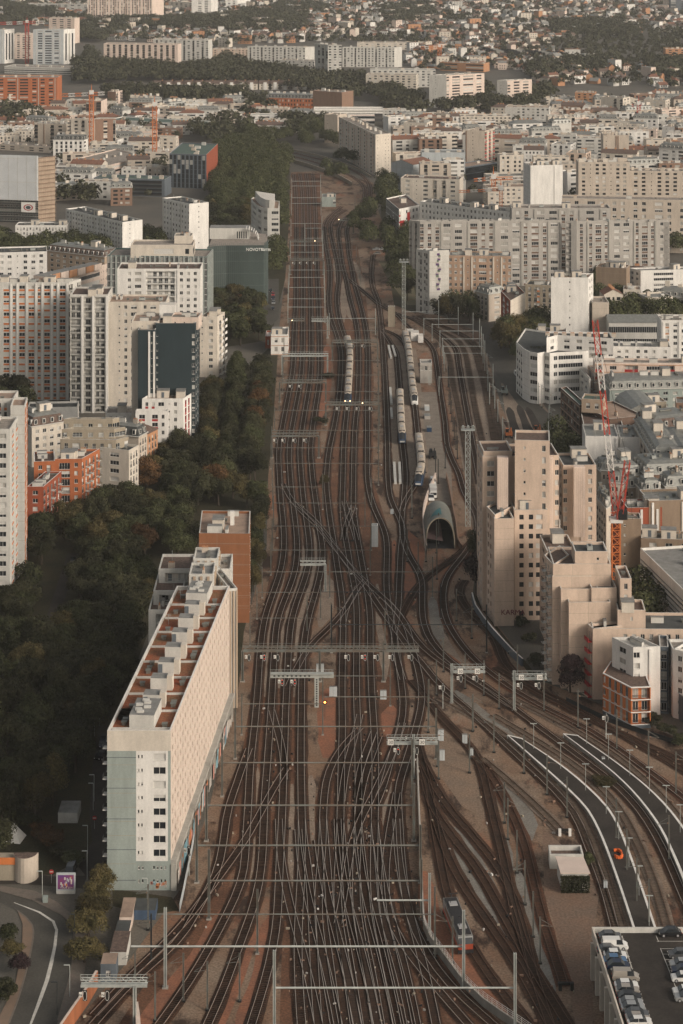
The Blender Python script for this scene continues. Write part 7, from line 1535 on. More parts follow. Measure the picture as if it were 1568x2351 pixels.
# ================================================================ platforms
def edge_strip(L_, z, wd, m, side, h0=0): 
    pass
def platform(name, label, left, right, z=.9):
    cl = spline([P(x, y, z).xy for x, y in left], 4); cr = spline([P(x, y, z).xy for x, y in right], 4); n = 60
    def res(c):
        d = [0]
        for a_, b_ in zip(c, c[1:]): d.append(d[-1] + (b_ - a_).length)
        out = []; j = 0
        for i in range(n + 1):
            t = d[-1] * i / n
            while j < len(d) - 2 and d[j+1] < t: j += 1
            out.append(c[j].lerp(c[j+1], min(1, (t - d[j]) / max(d[j+1] - d[j], 1e-6))))
        return out
    cl, cr = res(cl), res(cr); o = thing(name, label, 'platform', (*cl[n//2], 0), 'white-edged platforms')
    b = MB(); inn = [(l.lerp(r, .10), r.lerp(l, .10)) for l, r in zip(cl, cr)]
    b.strip([(*q[0], z) for q in inn], [(*q[1], z) for q in inn], ASPHD); b.build('surface', o)
    for e, q in ((cl, 0), (cr, 1)):
        b = MB(); A_, B_ = (e, [k[0] for k in inn]) if q == 0 else ([k[1] for k in inn], e); b.strip([(*p_, z + .005) for p_ in A_], [(*p_, z + .005) for p_ in B_], W['white']); b.build('white_edge', o)
        b = MB(); b.strip([(*p_, z) for p_ in e], [(*p_, 0) for p_ in e], CONC) if q else b.strip([(*p_, 0) for p_ in e], [(*p_, z) for p_ in e], CONC); b.build('platform_wall', o)
    b = MB(); u = (cr[0] - cl[0]); b.obox((cl[0] + cr[0]) / 2 + Vector((0, .1)), u.normalized(), u.length, .5, 0, z + .008, W['white']); b.build('end_kerb', o)
    for i in range(4, n, 7):
        p_ = cl[i].lerp(cr[i], .72); q = thing('platform_lamp', 'slim lamp post standing on the %s platform' % ('lower' if 'lower' in label else 'upper'), 'lamp post', (*p_, z), 'platform lamps'); m = MB(); m.bar((*p_, z), (*p_, z + 6), .06, SP, 5); m.build('pole', q); m = MB(); m.box((p_.x - .8, p_.y - .12, z + 5.9), (p_.x + .8, p_.y + .12, z + 6.02), SP); m.build('lamp_head', q)
    return cl, cr
pA = platform('station_platform', 'curved dark platform with white edges, lower left one of the pair', [(1165,1688),(1230,1746),(1302,1811),(1345,1856),(1370,1900),(1389,1944),(1420,2030),(1452,2127),(1475,2200)], [(1199,1696),(1255,1732),(1302,1765),(1350,1805),(1396,1852),(1422,1895),(1442,1944),(1475,2035),(1506,2127),(1530,2200)])
pB = platform('station_platform', 'curved dark platform with white edges, upper right one of the pair', [(1293,1685),(1350,1728),(1410,1776),(1450,1815),(1484,1856),(1514,1900),(1536,1944),(1568,2020),(1595,2095)], [(1328,1689),(1400,1738),(1482,1801),(1525,1842),(1560,1884),(1600,1945),(1650,2050)])
p = P(1419, 1963, .9); o = thing('orange_barrier', 'curled orange plastic barrier lying on the lower platform', 'barrier', tuple(p)); b = MB(); OR = mat('orange_plastic', (.65, .13, .03), .5, n=.1)
for i in range(9):
    t = -2.3 + i * .52; b.obox((p.x + math.cos(t) * .75, p.y + math.sin(t) * 1.7), (-math.sin(t), math.cos(t)), 1., .2, .92, 1.5, OR)
b.build('barrier_panel', o)
# depot walkways
for i, (x0, y0, x1, y1) in enumerate([(905,1065,908,1112),(917,1065,919,1112),(896,893,899,930),(898,940,900,962),(892,796,898,824),(901,796,908,820),(913,900,915,925)]):
    a_, c_ = P(x0, y0).xy, P(x1, y1).xy; b = MB(); u = (c_ - a_).normalized(); b.obox((a_ + c_) / 2, u, (c_ - a_).length, .9, 0, .8, W['palegrey']); q = b.build('depot_walkway'); q['label'] = ('narrow white concrete inspection walkway, %s of the depot' % ORD[i]); q['category'] = 'walkway'; q['group'] = 'depot walkways'
# ================================================================ cars
def car_m(colr, kind='car'):
    def fn():
        b = MB(); P_ = mat('car_' + colr, dict(black=(.012,.013,.015), white=(.62,.62,.60), silver=(.32,.33,.33), grey=(.10,.105,.11), navy=(.012,.02,.045), blue=(.06,.13,.24), red=(.3,.02,.02), beige=(.36,.33,.29), orange=(.55,.15,.03))[colr], .25, .3 if colr in ('silver', 'grey', 'beige') else 0, n=.04, spec=.6)
        L, w_ = (4.3, .88) if kind == 'car' else (4.9, .95)
        h1, h2 = (.95, 1.5) if kind == 'car' else (1.15, 1.95)
        xs = [(-L/2, .35, .62), (-L/2 + .15, .25, .8), (-L/2 + .9, .25, h1 - .06), (L/2 - (.5 if kind == 'car' else .1), .25, h1), (L/2 - .05, .3, .8), (L/2, .4, .6)]
        for (xa, za, zb), (xb, zc, zd) in zip(xs, xs[1:]):
            wa = w_ * (.88 if xa in (-L/2,) else 1); wb = w_ * (.9 if xb == L/2 else 1)
            b.poly([(xa, -wa, zb), (xb, -wb, zd), (xb, wb, zd), (xa, wa, zb)], P_); b.poly([(xa, -wa, za), (xb, -wb, zc), (xb, -wb, zd), (xa, -wa, zb)], P_); b.poly([(xb, wb, zc), (xa, wa, za), (xa, wa, zb), (xb, wb, zd)], P_)
        b.poly([(-L/2, -w_*.88, .35), (-L/2, -w_*.88, .62), (-L/2, w_*.88, .62), (-L/2, w_*.88, .35)], P_); b.poly([(L/2, -w_*.9, .4), (L/2, w_*.9, .4), (L/2, w_*.9, .6), (L/2, -w_*.9, .6)], P_)
        return b.mesh('body')
    return cached(('cb', colr, kind), fn)
def cabin_m(colr, kind):
    def fn():
        b = MB(); P_ = MC['car_' + colr]; L, w_ = (4.3, .88) if kind == 'car' else (4.9, .95); h1, h2 = (.93, 1.48) if kind == 'car' else (1.12, 1.95)
        x0, x1, x2, x3 = (-L/2 + .95, -L/2 + 1.65, L/2 - 1.1, L/2 - .35) if kind == 'car' else (-L/2 + .9, -L/2 + 1.5, L/2 - .25, L/2 - .12)
        t = w_ * .8; g2 = GLASS if kind == 'car' else P_
        b.poly([(x0, -w_*.95, h1), (x0, w_*.95, h1), (x1, t, h2), (x1, -t, h2)][::-1], GLASS); b.poly([(x3, -w_*.95, h1), (x3, w_*.95, h1), (x2, t, h2), (x2, -t, h2)], g2)
        for s in (-1, 1):
            q = [(x0, s*w_*.95, h1), (x3, s*w_*.95, h1), (x2, s*t, h2), (x1, s*t, h2)]
            if kind == 'car': b.poly(q, GLASS)
            else:
                xm = x0 + 1.3; b.poly([q[0], (xm, s*w_*.95, h1), (xm, s*t, h2), q[3]], GLASS); b.poly([(xm, s*w_*.95, h1), q[1], q[2], (xm, s*t, h2)], P_)
        b.poly([(x1, -t, h2), (x2, -t, h2), (x2, t, h2), (x1, t, h2)], P_)
        for s in (-1, 1): b.bar(((x1 + x2)/2, s*w_*.95, h1), ((x1 + x2)/2, s*t, h2), .04, P_)
        return b.mesh('cabin')
    return cached(('cc', colr, kind), fn)
def wheel_m():
    def fn():
        b = MB(); b.bar((0, -.11, 0), (0, .11, 0), .33, TD, 12); b.bar((0, -.13, 0), (0, -.112, 0), .2, TG, 8); b.bar((0, .112, 0), (0, .13, 0), .2, TG, 8); return b.mesh('wheel')
    return cached('wheel', fn)
TAIL = mat('tail_light', (.5, .01, .01), .3, n=0, emit=.0); TAILON = mat('tail_light_on', (1, .04, .02), n=0, emit=5)
def car(p, a, colr, label, kind='car', group=None, tail=False, name=None):
    o = thing(name or ('parked_car' if kind == 'car' else 'parked_van'), label, 'car' if kind == 'car' else 'van', tuple(p), group); o.rotation_euler = (0, 0, a)
    L, w_ = (4.3, .88) if kind == 'car' else (4.9, .95)
    for nm, me, loc in [('body', car_m(colr, kind), (0, 0, 0)), ('cabin', cabin_m(colr, kind), (0, 0, 0))] + [('wheel', wheel_m(), (sx * L * .31, sy * (w_ - .08), .33)) for sx in (-1, 1) for sy in (-1, 1)]:
        q = bpy.data.objects.new(nm, me); col.objects.link(q); q.parent = o; q.location = loc
    for s in (-1, 1):
        for x, m, nm in ((L/2 + .01, TAILON if tail else TAIL, 'tail_light'), (-L/2 - .01, LWH if False else PLATE, 'headlight')):
            b = MB(); b.box((x - .02, s*w_*.7 - .14, .58), (x + .02, s*w_*.7 + .14, .74), m); q = bpy.data.objects.new(nm, cached(('lt', nm, m.name, s, kind), lambda: b.mesh(nm))); col.objects.link(q); q.parent = o
    return o
# ================================================================ car park deck, bottom right
ZD = 8.0; o = thing('car_park', 'raised concrete parking deck with low parapet in the bottom right corner', 'car park', (*P(1500, 2200).xy, 0)); A_, B_, C_, D_ = P(1362, 2128, 9).xy, P(1562, 2130, 9).xy, P(1700, 2132, 9).xy, P(1434, 2355, 9).xy
u = (D_ - A_).normalized(); E_ = A_ + u * 80; 
b = MB(); b.poly([(*A_, ZD), (*E_, ZD), (C_.x, E_.y, ZD), (*C_, ZD)], ASPHD); b.poly([(*A_, ZD - .6), (*C_, ZD - .6), (C_.x, E_.y, ZD - .6), (*E_, ZD - .6)], CONC); b.build('deck', o)
n = Vector((u.y, -u.x)); n = -n if n.x > 0 else n
b = MB(); b.obox((A_ + E_) / 2 + n * .15, u, 80, .3, ZD - 1, 9, W['cream']); b.obox((A_ + C_) / 2 + Vector((0, .16)), (1, 0), (C_ - A_).length, .3, ZD - 1.2, 9, W['palegrey']); b.build('parapet', o)
for i in range(14):
    q = A_ + u * (2 + i * 5.2) + n * .35; b = MB(); b.obox(q, u, .7, .9, 0, ZD - 1, W['cream']); b.build('pillar', o)
b = MB(); b.obox((A_ + E_) / 2 - n * 1.4, u, 80, .2, 0, ZD - .7, CONC); b.obox((A_ + C_) / 2 - Vector((0, 1.3)), (1, 0), (C_ - A_).length, .2, 0, ZD - .7, CONC); b.build('lower_wall', o)
b = MB(); z = ZD + .006
def lane(x0, y0, x1, y1, w_=.12):
    p0, p1 = P(x0, y0, ZD).xy, P(x1, y1, ZD).xy; d = (p1 - p0).normalized(); q = Vector((-d.y, d.x)) * w_ / 2; b.poly([(*(p0 - q), z), (*(p1 - q), z), (*(p1 + q), z), (*(p0 + q), z)], PAINT)
lane(1428, 2148, 1490, 2351); lane(1516, 2177, 1552, 2268); lane(1506, 2148, 1512, 2162); lane(1508, 2161, 1568, 2161)
for i in range(16): y = 2156 + i * 13.4; x = 1431 + (y - 2148) * .305; lane(x - 46, y, x, y)
for i in range(8): y = 2178 + i * 12.5; x = 1517 + (y - 2177) * .39; lane(x, y, x + 50, y)
b.build('bay_lines', o)
CARS = [(1400,2153,'grey','dark grey-blue hatchback in the corner of the deck'),(1411,2174,'white','white panel van behind the grey-blue hatchback'),(1397,2184,'grey','dark grey hatchback tucked beside the white van'),(1412,2196,'white','white hatchback next to the white van'),(1412,2208,'blue','pale blue hatchback between white and navy cars'),(1419,2220,'navy','navy hatchback with orange tail light'),
        (1436,2246,'beige','beige box-shaped people carrier standing alone'),(1438,2266,'white','white saloon below the people carrier'),(1440,2277,'beige','beige-grey estate below the white saloon'),(1445,2292,'black','black hatchback in the middle of the left row'),(1449,2306,'silver','silver hatchback with cream roof near the bottom'),(1453,2317,'silver','second silver hatchback near the bottom'),(1462,2332,'grey','grey car third from the bottom of the row'),(1464,2341,'beige','beige car second from the bottom of the row'),(1468,2350,'white','white car at the bottom edge of the row')]
for x, y, c_, l in CARS: p = P(x, y + 3, ZD); car(p, math.pi + rng.uniform(-.04, .04) if x != 1411 else math.pi, c_, l, 'van' if x in (1411, 1436) else 'car', 'cars in the left row of the deck')
for x, y, c_, l in ((1538,2147,'black','black saloon against the far parapet of the deck'),(1560,2197,'grey','dark grey hatchback at the top of the right row'),(1564,2220,'silver','silver hatchback below it at the right edge'),(1568,2234,'navy','navy car at the right edge of the deck'),(1568,2251,'white','white hatchback at the right edge of the deck'),(1572,2283,'white','white car low on the right edge of the deck'),(1576,2296,'silver','silver car cut by the right edge near the bottom')):
    car(P(x, y, ZD), 0 if x != 1538 else .03, c_, l, 'car', 'cars in the right row of the deck')
# ================================================================ shed with hedge, buffers
h_ = 3.6; o = thing('track_shed', 'low shed with pinkish-white sloping roof and hedge-covered front', 'shed', (*P(1318, 2030).xy, 0)); q = [P(1287, 2006, h_).xy, P(1355, 2006, h_).xy, P(1340, 1965, h_ + .4).xy, P(1275, 1963, h_ + .4).xy]
b = MB(); b.prism(inset(q, .3), 0, h_ - .1, W['palegrey']); b.build('wall', o); b = MB(); b.prism(q, h_ - .05, h_ + .15, mat('shed_roof', (.58, .48, .42), .7, n=.1, scale=.3)); b.build('roof', o)
r2 = np.random.RandomState(4); me = crown_mesh(5, 10, 1, 1, .1, LM[0]); 
def hedge(name, label, a_, c_, dep, h_, m, n=1800, s=.16, cat='hedge'):
    r = np.random.RandomState(n); u = (c_ - a_); L = u.length; u = u / L; v = Vector((-u.y, u.x)); t = r.random_sample((n, 3)); f = r.randint(0, 3, n)
    t[f == 0, 1] = r.random_sample((f == 0).sum()) * .08; t[f == 1, 2] = .96 + .06 * r.random_sample((f == 1).sum())
    q = np.array([a_.x, a_.y, 0])[None] + np.outer(t[:, 0] * L, [u.x, u.y, 0]) + np.outer(t[:, 1] * dep, [v.x, v.y, 0]) + np.outer(t[:, 2] * h_, [0, 0, 1])
    nr = r.normal(size=(n, 3)); nr /= np.linalg.norm(nr, axis=1)[:, None]; t1 = np.cross(nr, r.normal(size=(n, 3))); t1 /= np.linalg.norm(t1, axis=1)[:, None]; t2 = np.cross(nr, t1)
    V = np.stack([q - t1*s, q - t2*s, q + t1*s, q + t2*s], 1).reshape(-1, 3); me = bpy.data.meshes.new(name); k = len(V); me.from_pydata([tuple(x) for x in V], [], [(i, i+1, i+2, i+3) for i in range(0, k, 4)]); me.materials.append(LM[m]); o = bpy.data.objects.new(name, me); col.objects.link(o); o['label'] = label; o['category'] = cat; return o
hedge('hedge', 'dark ivy hedge covering the front of the white-roofed shed', q[0] - Vector((0, .9)), q[1] - Vector((.2, .9)), .8, 3.2, 0, 2400)
o = thing('open_enclosure', 'pale roofless enclosure with brown floor behind the shed', 'enclosure', (*P(1300, 1960).xy, 0)); w4 = [P(1262, 1962, 3).xy, P(1340, 1962, 3).xy, P(1334, 1940, 3).xy, P(1259, 1940, 3).xy]; ii = inset(w4, .35); b = MB()
for i in range(4):
    j = (i+1) % 4; b.poly([(*w4[i], 0), (*w4[j], 0), (*w4[j], 3), (*w4[i], 3)], W['palegrey']); b.poly([(*w4[i], 3), (*w4[j], 3), (*ii[j], 3), (*ii[i], 3)], W['palegrey']); b.poly([(*ii[j], 2), (*ii[i], 2), (*ii[i], 3), (*ii[j], 3)], W['palegrey'])
b.poly([(*p_, 2) for p_ in ii], R['brown']); b.build('wall', o)
for x, y, m, l in ((1296, 1916, W['white'], 'white buffer stop at the end of the siding by the shed'), (1299, 2270, SGN, 'dark buffer stop at the end of the rusty siding by the car park')):
    p = P(x, y); o = thing('buffer_stop', l, 'buffer stop', (p.x, p.y, 0)); b = MB(); b.box((p.x - 1.5, p.y - .3, .8), (p.x + 1.5, p.y, 1.3), SGN); b.build('beam', o)
    for s in (-1, 1): b = MB(); b.box((p.x + s*1.1 - .3, p.y - .9, 0), (p.x + s*1.1 + .3, p.y - .31, 1.5), m); b.build('upright', o)
# ================================================================ tunnel mouth
D1 = P(0, 1259).y; D2 = D1 + 19; xc0, xc1 = (at(977, D1) + at(1045, D1)) / 2, (at(977, D1) + at(1045, D1)) / 2 - .3; rw = (at(1045, D1) - at(977, D1)) / 2; hh_ = 9.2
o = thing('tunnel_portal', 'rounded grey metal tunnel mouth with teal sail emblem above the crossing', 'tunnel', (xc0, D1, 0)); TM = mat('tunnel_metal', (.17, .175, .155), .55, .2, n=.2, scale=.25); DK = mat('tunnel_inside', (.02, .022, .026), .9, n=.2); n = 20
def arc(D, r_, h_, lean=0): return [(xc0 + math.cos(math.pi - math.pi*i/n) * r_, D + lean * math.sin(math.pi*i/n), math.sin(math.pi*i/n) ** .6 * h_ if 0 < i < n else 0) for i in range(n + 1)]
a_, c_, e_, f_ = arc(D1, rw, hh_, 1.5), arc(D2, rw, hh_), arc(D1, rw - .35, hh_ - .4, 1.5), arc(D2, rw - .35, hh_ - .4)
b = MB(); b.strip(c_, a_, TM); b.build('shell', o, smooth=True); b = MB(); b.strip(e_, f_, DK); b.poly(f_[::-1], DK); b.poly([(xc0 - rw + .3, D1 - .5, .12), (xc0 + rw - .3, D1 - .5, .12), (xc0 + rw - .3, D2, .12), (xc0 - rw + .3, D2, .12)], DK); b.build('lining', o); b = MB(); b.strip(a_, e_, W['stone']); b.build('rim', o)  # near-black lining, floor and end sheet paint in the shade inside
b = MB()
for k in range(1, 5):
    D = D1 + k * 4; q = arc(D, rw + .01, hh_ + .01); q2 = arc(D + .12, rw + .02, hh_ + .02); b.strip(q2, q, STEEL)
b.build('seam', o)
def onshell(t, D): return (xc0 + math.cos(math.pi - math.pi*t) * (rw + .08), D + 1.5 * math.sin(math.pi*t) * (1 - (D - D1) / 19), math.sin(math.pi*t) ** .6 * (hh_ + .08))
b = MB(); TE = mat('teal_emblem', (.02, .11, .12), .5, n=.1)
for i in range(8):
    t0, t1 = .28 + .26 * i / 8, .28 + .26 * (i + 1) / 8; y0, y1 = D1 + 3.2, D1 + 3.2; ya, yb_ = D1 + 3.4 + 7.5 * (i / 8) ** .8, D1 + 3.4 + 7.5 * ((i + 1) / 8) ** .8
    b.poly([onshell(t0, y0), onshell(t1, y1), onshell(t1, yb_), onshell(t0, ya)], TE)
b.build('sail_emblem', o); b = MB(); b.poly([(xc0 - rw + .6, D1 + 4, 1.8), (xc0 + .9, D1 + 2, 1.6), (xc0 + .4, D1 + 8, 5.5), (xc0 - rw + .6, D1 + 8, 5.6)], W['plum']); b.build('inner_ramp', o)
def wall_path(name, label, pts, h_, t, m, z0=0, cat='wall', rail=None, cap=None):
    c = spline([P(x, y, h_).xy for x, y in pts], 5); ns = normals(c); o = thing(name, label, cat, (*c[len(c)//2], 0)); b = MB(); A_ = [q - k*t/2 for q, k in zip(c, ns)]; B_ = [q + k*t/2 for q, k in zip(c, ns)]
    b.strip([(*q, h_) for q in A_], [(*q, z0) for q in A_], m); b.strip([(*q, z0) for q in B_], [(*q, h_) for q in B_], m); b.strip([(*q, h_) for q in A_][::1], [(*q, h_) for q in B_], cap or m); b.build('wall', o)
    if rail:
        b = MB(); c2 = spline([P(x, y, h_).xy for x, y in pts], 1.3)
        for q in c2: b.bar((q.x, q.y, h_), (q.x, q.y, h_ + 1.15), .05, rail)
        for z in (.45, .8, 1.15):
            for a_, b_ in zip(c2, c2[1:]): b.bar((*a_, h_ + z), (*b_, h_ + z), .045, rail)
        b.build('railing', o)
    return o
wall_path('retaining_wall', 'concrete wall with rusty top running down to the tunnel mouth on its left', [(1000,1085),(992,1105),(978,1140),(972,1170),(975,1220),(979,1252)], 2.5, .5, W['rose'])
wall_path('retaining_wall', 'brown wall curving down to the tunnel mouth on its right', [(1025,1085),(1033,1120),(1040,1160),(1048,1200),(1052,1235),(1060,1250)], 2.2, .4, W['brown'])
wall_path('retaining_wall', 'curved retaining wall with white railing at the bottom of the yard', [(958,1740),(962,1850),(966,1950),(970,2060),(974,2115),(990,2150),(1016,2184),(1058,2240),(1109,2290),(1197,2350),(1240,2380)], 1.6, .4, CONC, rail=CW)
wall_path('retaining_wall', 'white-topped wall curving between the siding and the pink tower', [(1084,1360),(1092,1388),(1108,1412),(1130,1440),(1150,1462),(1176,1490),(1200,1512)], 2.2, .4, W['slate'], cap=W['white'])
wall_path('retaining_wall', 'rust-coloured wall at the bottom left below the signal bridge', [(222,2228),(200,2265),(168,2310),(137,2355),(115,2390)], 3.2, .5, RUST, cap=W['rose'])
wall_path('retaining_wall', 'pale concrete ramp wall beside the foot of the signal bridge', [(312,2300),(316,2330),(320,2380)], 3, .8, W['rose'])
wall_path('fence', 'blue-grey metal fence between the slab and the tracks', [(448,1890),(440,1940),(430,1990),(420,2040),(412,2075)], 1.8, .08, W['bluegrey'], cat='fence')
wall_path('fence', 'dark fence at the foot of the orange house', [(1300,1600),(1340,1620),(1400,1648),(1470,1672),(1560,1700)], 1.2, .08, STEELD, cat='fence')
# viaduct with parapet carrying the branch over the line
wall_path('viaduct', 'curved concrete viaduct parapet below the branch tracks at the far end', [(540,341),(600,351),(650,361),(700,373),(745,388),(780,402),(808,418)], 2.6, .5, W['stone'], cat='viaduct', cap=W['beige'])
wall_path('viaduct', 'rear parapet of the curved viaduct', [(560,326),(605,331),(660,340),(720,352),(775,368),(825,386),(852,403)], 1.6, .4, W['stone'], cat='viaduct', cap=W['beige'])
# ================================================================ yard buildings
simple('old_station', 'old white and red-brick station building left of the line', (622, 768), (661, 768), yb=815, d=16, wall='white', pats=('.w.w.', '.w.w.w.'), far=False, nfl=2, clut=2, rmat=R['grey'], st=dict(course=W['ochre']))
simple('old_station', 'low brick-edged annex left of the old station building', (609, 772), (622, 772), yb=800, d=12, wall='redbrick', pats=('.w.', ''), far=False, nfl=1, clut=0, rmat=R['white'])
simple('switch_house', 'grey-green substation with flat roof inside the railway triangle', (739, 452), (771, 452), yb=475, d=14, wall='sage', pats=('....w', ''), far=False, nfl=1, clut=3, rmat=R['grey'])
simple('relay_tower', 'slim brown concrete relay column beside the floodlight tower', (891, 704), (907, 704), yb=751, d=3, wall='stone', pats=('', ''), far=False, clut=0)
simple('relay_hut', 'relay hut with blue graffiti among the central tracks', (852, 1207), (868, 1207), yb=1256, d=2.5, wall='bluegrey', pats=('', ''), far=False, clut=0, rmat=R['grey'])
b = bldg('signal_box', 'raised signal box with white panels and outside stair by the service road', (965, 833), (992, 833), yb=880, d=7, wall='grey', pats=('ww.ww.ww', 'ww'), far=False, nfl=1, clut=0, rmat=R['grey'], st=dict(base=4.2, top=.8)); bend(b)
m = MB(); q = b.pts[0]; [m.box((q.x + 3 , q.y - 1.2 - i * .3, 3.2 - i * .28), (q.x + 4.2, q.y - .95 - i * .3, 3.3 - i * .28), SP) for i in range(11)]; m.build('outside_stair', b.root)
for i, (xa, xb, yt, yb_, l) in enumerate(((931, 950, 761, 778, 'white site container with red end, left'), (943, 962, 764, 783, 'white site container behind the train, middle'), (960, 972, 772, 787, 'white site container, rightmost'))): simple('site_container', l, (xa, yt), (xb, yt), yb=yb_, d=6, wall='white', pats=('', ''), far=False, clut=0, rmat=R['white'], roof='plain', cat='container')
simple('site_container', 'teal and white cabin on the service road edge', (975, 933), (986, 933), yb=943, d=3, wall='bluegrey', pats=('', ''), far=False, clut=0, rmat=R['white'], roof='plain', cat='container')
simple('site_container', 'grey cabin roof below the teal cabin', (975, 955), (988, 955), yb=963, d=4, wall='grey', pats=('', ''), far=False, clut=0, rmat=R['zinc'], roof='plain', cat='container')
simple('site_container', 'blue tank-like container beside the service road', (980, 982), (991, 982), yb=992, d=3, wall=TB, pats=('', ''), far=False, clut=0, rmat=R['zinc'], roof='plain', cat='container')
simple('white_shed', 'small white garage in the park left of the slab', (133, 1866), (178, 1866), yb=1890, d=6, wall='palegrey', pats=('..w', ''), far=False, clut=0, nfl=1, rmat=R['grey'], roof='plain', cat='shed')
simple('lineside_hut', 'narrow lineside building with graffiti, upper section', (274, 2106), (303, 2106), yb=2130, d=8, wall='rose', pats=('', ''), far=False, clut=0, rmat=R['tan'], roof='plain', cat='hut'); simple('lineside_hut', 'narrow lineside building with brown roof, middle section', (262, 2150), (294, 2150), yb=2168, d=7, wall='rose', pats=('', ''), far=False, clut=0, rmat=R['dark'], roof='plain', cat='hut')
simple('lineside_hut', 'narrow lineside building with brown roof, lower section', (252, 2186), (290, 2186), yb=2216, d=8, wall='palegrey', pats=('', ''), far=False, clut=0, rmat=R['brown'], roof='plain', cat='hut'); simple('lineside_hut', 'small cabin with orange-tan sloping roof above the signal bridge', (231, 2213), (266, 2213), yb=2256, d=4, wall='slate', pats=('.w.', ''), far=False, clut=0, nfl=1, rmat=R['tan'], roof='plain', cat='hut')
simple('transformer_cage', 'blue metal cage enclosure on the verge below the slab', (308, 2090), (357, 2090), yb=2112, d=5, wall=mat('cage_blue', (.05, .08, .13), .6, n=.3), pats=('', ''), far=False, clut=0, rmat=R['dark'], roof='plain', cat='cage')
for x, y, w_, h_, l in ((1082, 1736, .9, 1.8, 'grey lineside cabinet by the dark masts'), (1012, 1700, 1.4, 2.6, 'white relay cabinet right of the numbered bridge'), (1067, 1707, 1.2, 2.2, 'rusty and white cabinet pair'), (880, 1605, 1.6, 2.2, 'teal relay cabinet right of the centre'), (765, 1600, 2, 2.6, 'grey relay cabinet by the orange lamp'), (1385, 1750, .7, 1.2, 'small box between the platforms'), (1390, 2040, .8, 1.6, 'white box beside the red gravel patch'), (1015, 1745, 1.2, 2.4, 'tall grey cabinet beside the pale area'), (735, 1545, 2, 2.4, 'relay cabinet under the T-shaped cantilever'), (900, 1180, 1, 1.6, 'cabinet below the diagonal crossing')):
    p = P(x, y); b = MB(); b.box((-w_/2, -.4, 0), (w_/2, .4, h_), W['bluegrey'], R['grey']); b.box((-.02, -.42, .1), (.02, -.401, h_ - .1), STEELD); q = bpy.data.objects.new('relay_cabinet', b.mesh('cabinet')); col.objects.link(q); q.location = (p.x, p.y, .05); q['label'] = l; q['category'] = 'cabinet'; q['group'] = 'lineside cabinets'
# ================================================================ roads bottom left, signs, billboard
ROADW = spline([P(x, y).xy for x, y in ((-40,2035),(0,2046),(72,2066),(144,2102),(170,2133),(162,2236),(133,2344),(110,2420))], 3); RL = spline([P(x, y).xy for x, y in ((-40,2055),(0,2064),(40,2092),(77,2128),(72,2178),(43,2290),(20,2351),(-10,2420))], 3)
px_sheet('road', [(-40,2055),(0,2046),(72,2066),(110,2080),(144,2102),(163,2120),(170,2140),(169,2185),(162,2236),(148,2290),(133,2344),(110,2420),(-10,2420),(20,2351),(43,2290),(60,2230),(72,2178),(77,2140),(74,2125),(60,2107),(40,2092),(0,2072),(-40,2068)], .03, ASPH)
px_sheet('pavement', [(170,2140),(178,2130),(205,2150),(190,2260),(150,2351),(120,2420),(108,2420),(133,2344),(162,2236)], .12, PAVE); px_sheet('pavement', [(-40,2030),(0,2033),(80,2045),(130,2070),(172,2105),(178,2130),(170,2140),(163,2120),(144,2102),(72,2066),(0,2046),(-40,2055)], .12, PAVE)
px_sheet('pavement', [(74,2125),(77,2140),(72,2178),(60,2230),(43,2290),(20,2351),(-10,2420),(-80,2420),(0,2330),(35,2260),(50,2180),(52,2120),(40,2092),(60,2107)], .12, mat('pavement_tan', (.22, .15, .105), .9, c2=(.16, .12, .09), scale=.3))
strip_px('road_marking', [(32,2072),(90,2094),(122,2115),(130,2135),(126,2171),(118,2210),(108,2250),(72,2347),(50,2405)], .55, .036, PAINT)
for nm, pts in (('kerb', [(40,2092),(60,2107),(74,2125),(77,2140),(72,2178),(60,2230),(43,2290),(20,2351)]), ('kerb', [(72,2066),(110,2080),(144,2102),(163,2120),(170,2140),(169,2185),(162,2236),(148,2290),(133,2344)])):
    c = spline([P(x, y).xy for x, y in pts], 2); ns = normals(c); b = MB(); b.strip([(*(q - k*.16), .15) for q, k in zip(c, ns)], [(*(q + k*.16), .15) for q, k in zip(c, ns)], PAVE); b.strip([(*(q + k*.16), .15) for q, k in zip(c, ns)], [(*(q + k*.16), .03) for q, k in zip(c, ns)], PAVE); b.strip([(*(q - k*.16), .03) for q, k in zip(c, ns)], [(*(q - k*.16), .15) for q, k in zip(c, ns)], PAVE); structure(nm, b)
px_sheet('grass', [(-60,1340),(250,1300),(345,1320),(345,1440),(246,1700),(244,1880),(205,1960),(120,2010),(60,2005),(-60,2010)], .021, GRASS)
px_sheet('grass', [(60,1215),(200,1150),(330,1090),(470,1090),(500,900),(640,780),(625,1000),(600,1250),(560,1450),(545,1600),(525,1640),(530,1400),(458,1300),(340,1310),(200,1310),(60,1340)], .0215, GRASS)
px_sheet('grass', [(258,2040),(395,2060),(412,2090),(340,2100),(300,2090),(258,2080)], .023, GRASS); px_sheet('grass', [(475,500),(560,340),(665,345),(665,480),(655,640),(620,780),(500,800),(470,700)], .0215, GRASS); px_sheet('grass', [(870,420),(930,430),(960,560),(955,720),(905,700),(880,560)], .0217, GRASS)
px_sheet('grass', [(1100,1230),(1120,1180),(1110,1400),(1240,1560),(1235,1575),(1085,1370)], .026, GRASS); px_sheet('street', [(229,1650),(246,1650),(246,2045),(240,2060),(196,2010),(180,1990),(212,1930),(205,1870),(212,1760)], .025, ASPHD)
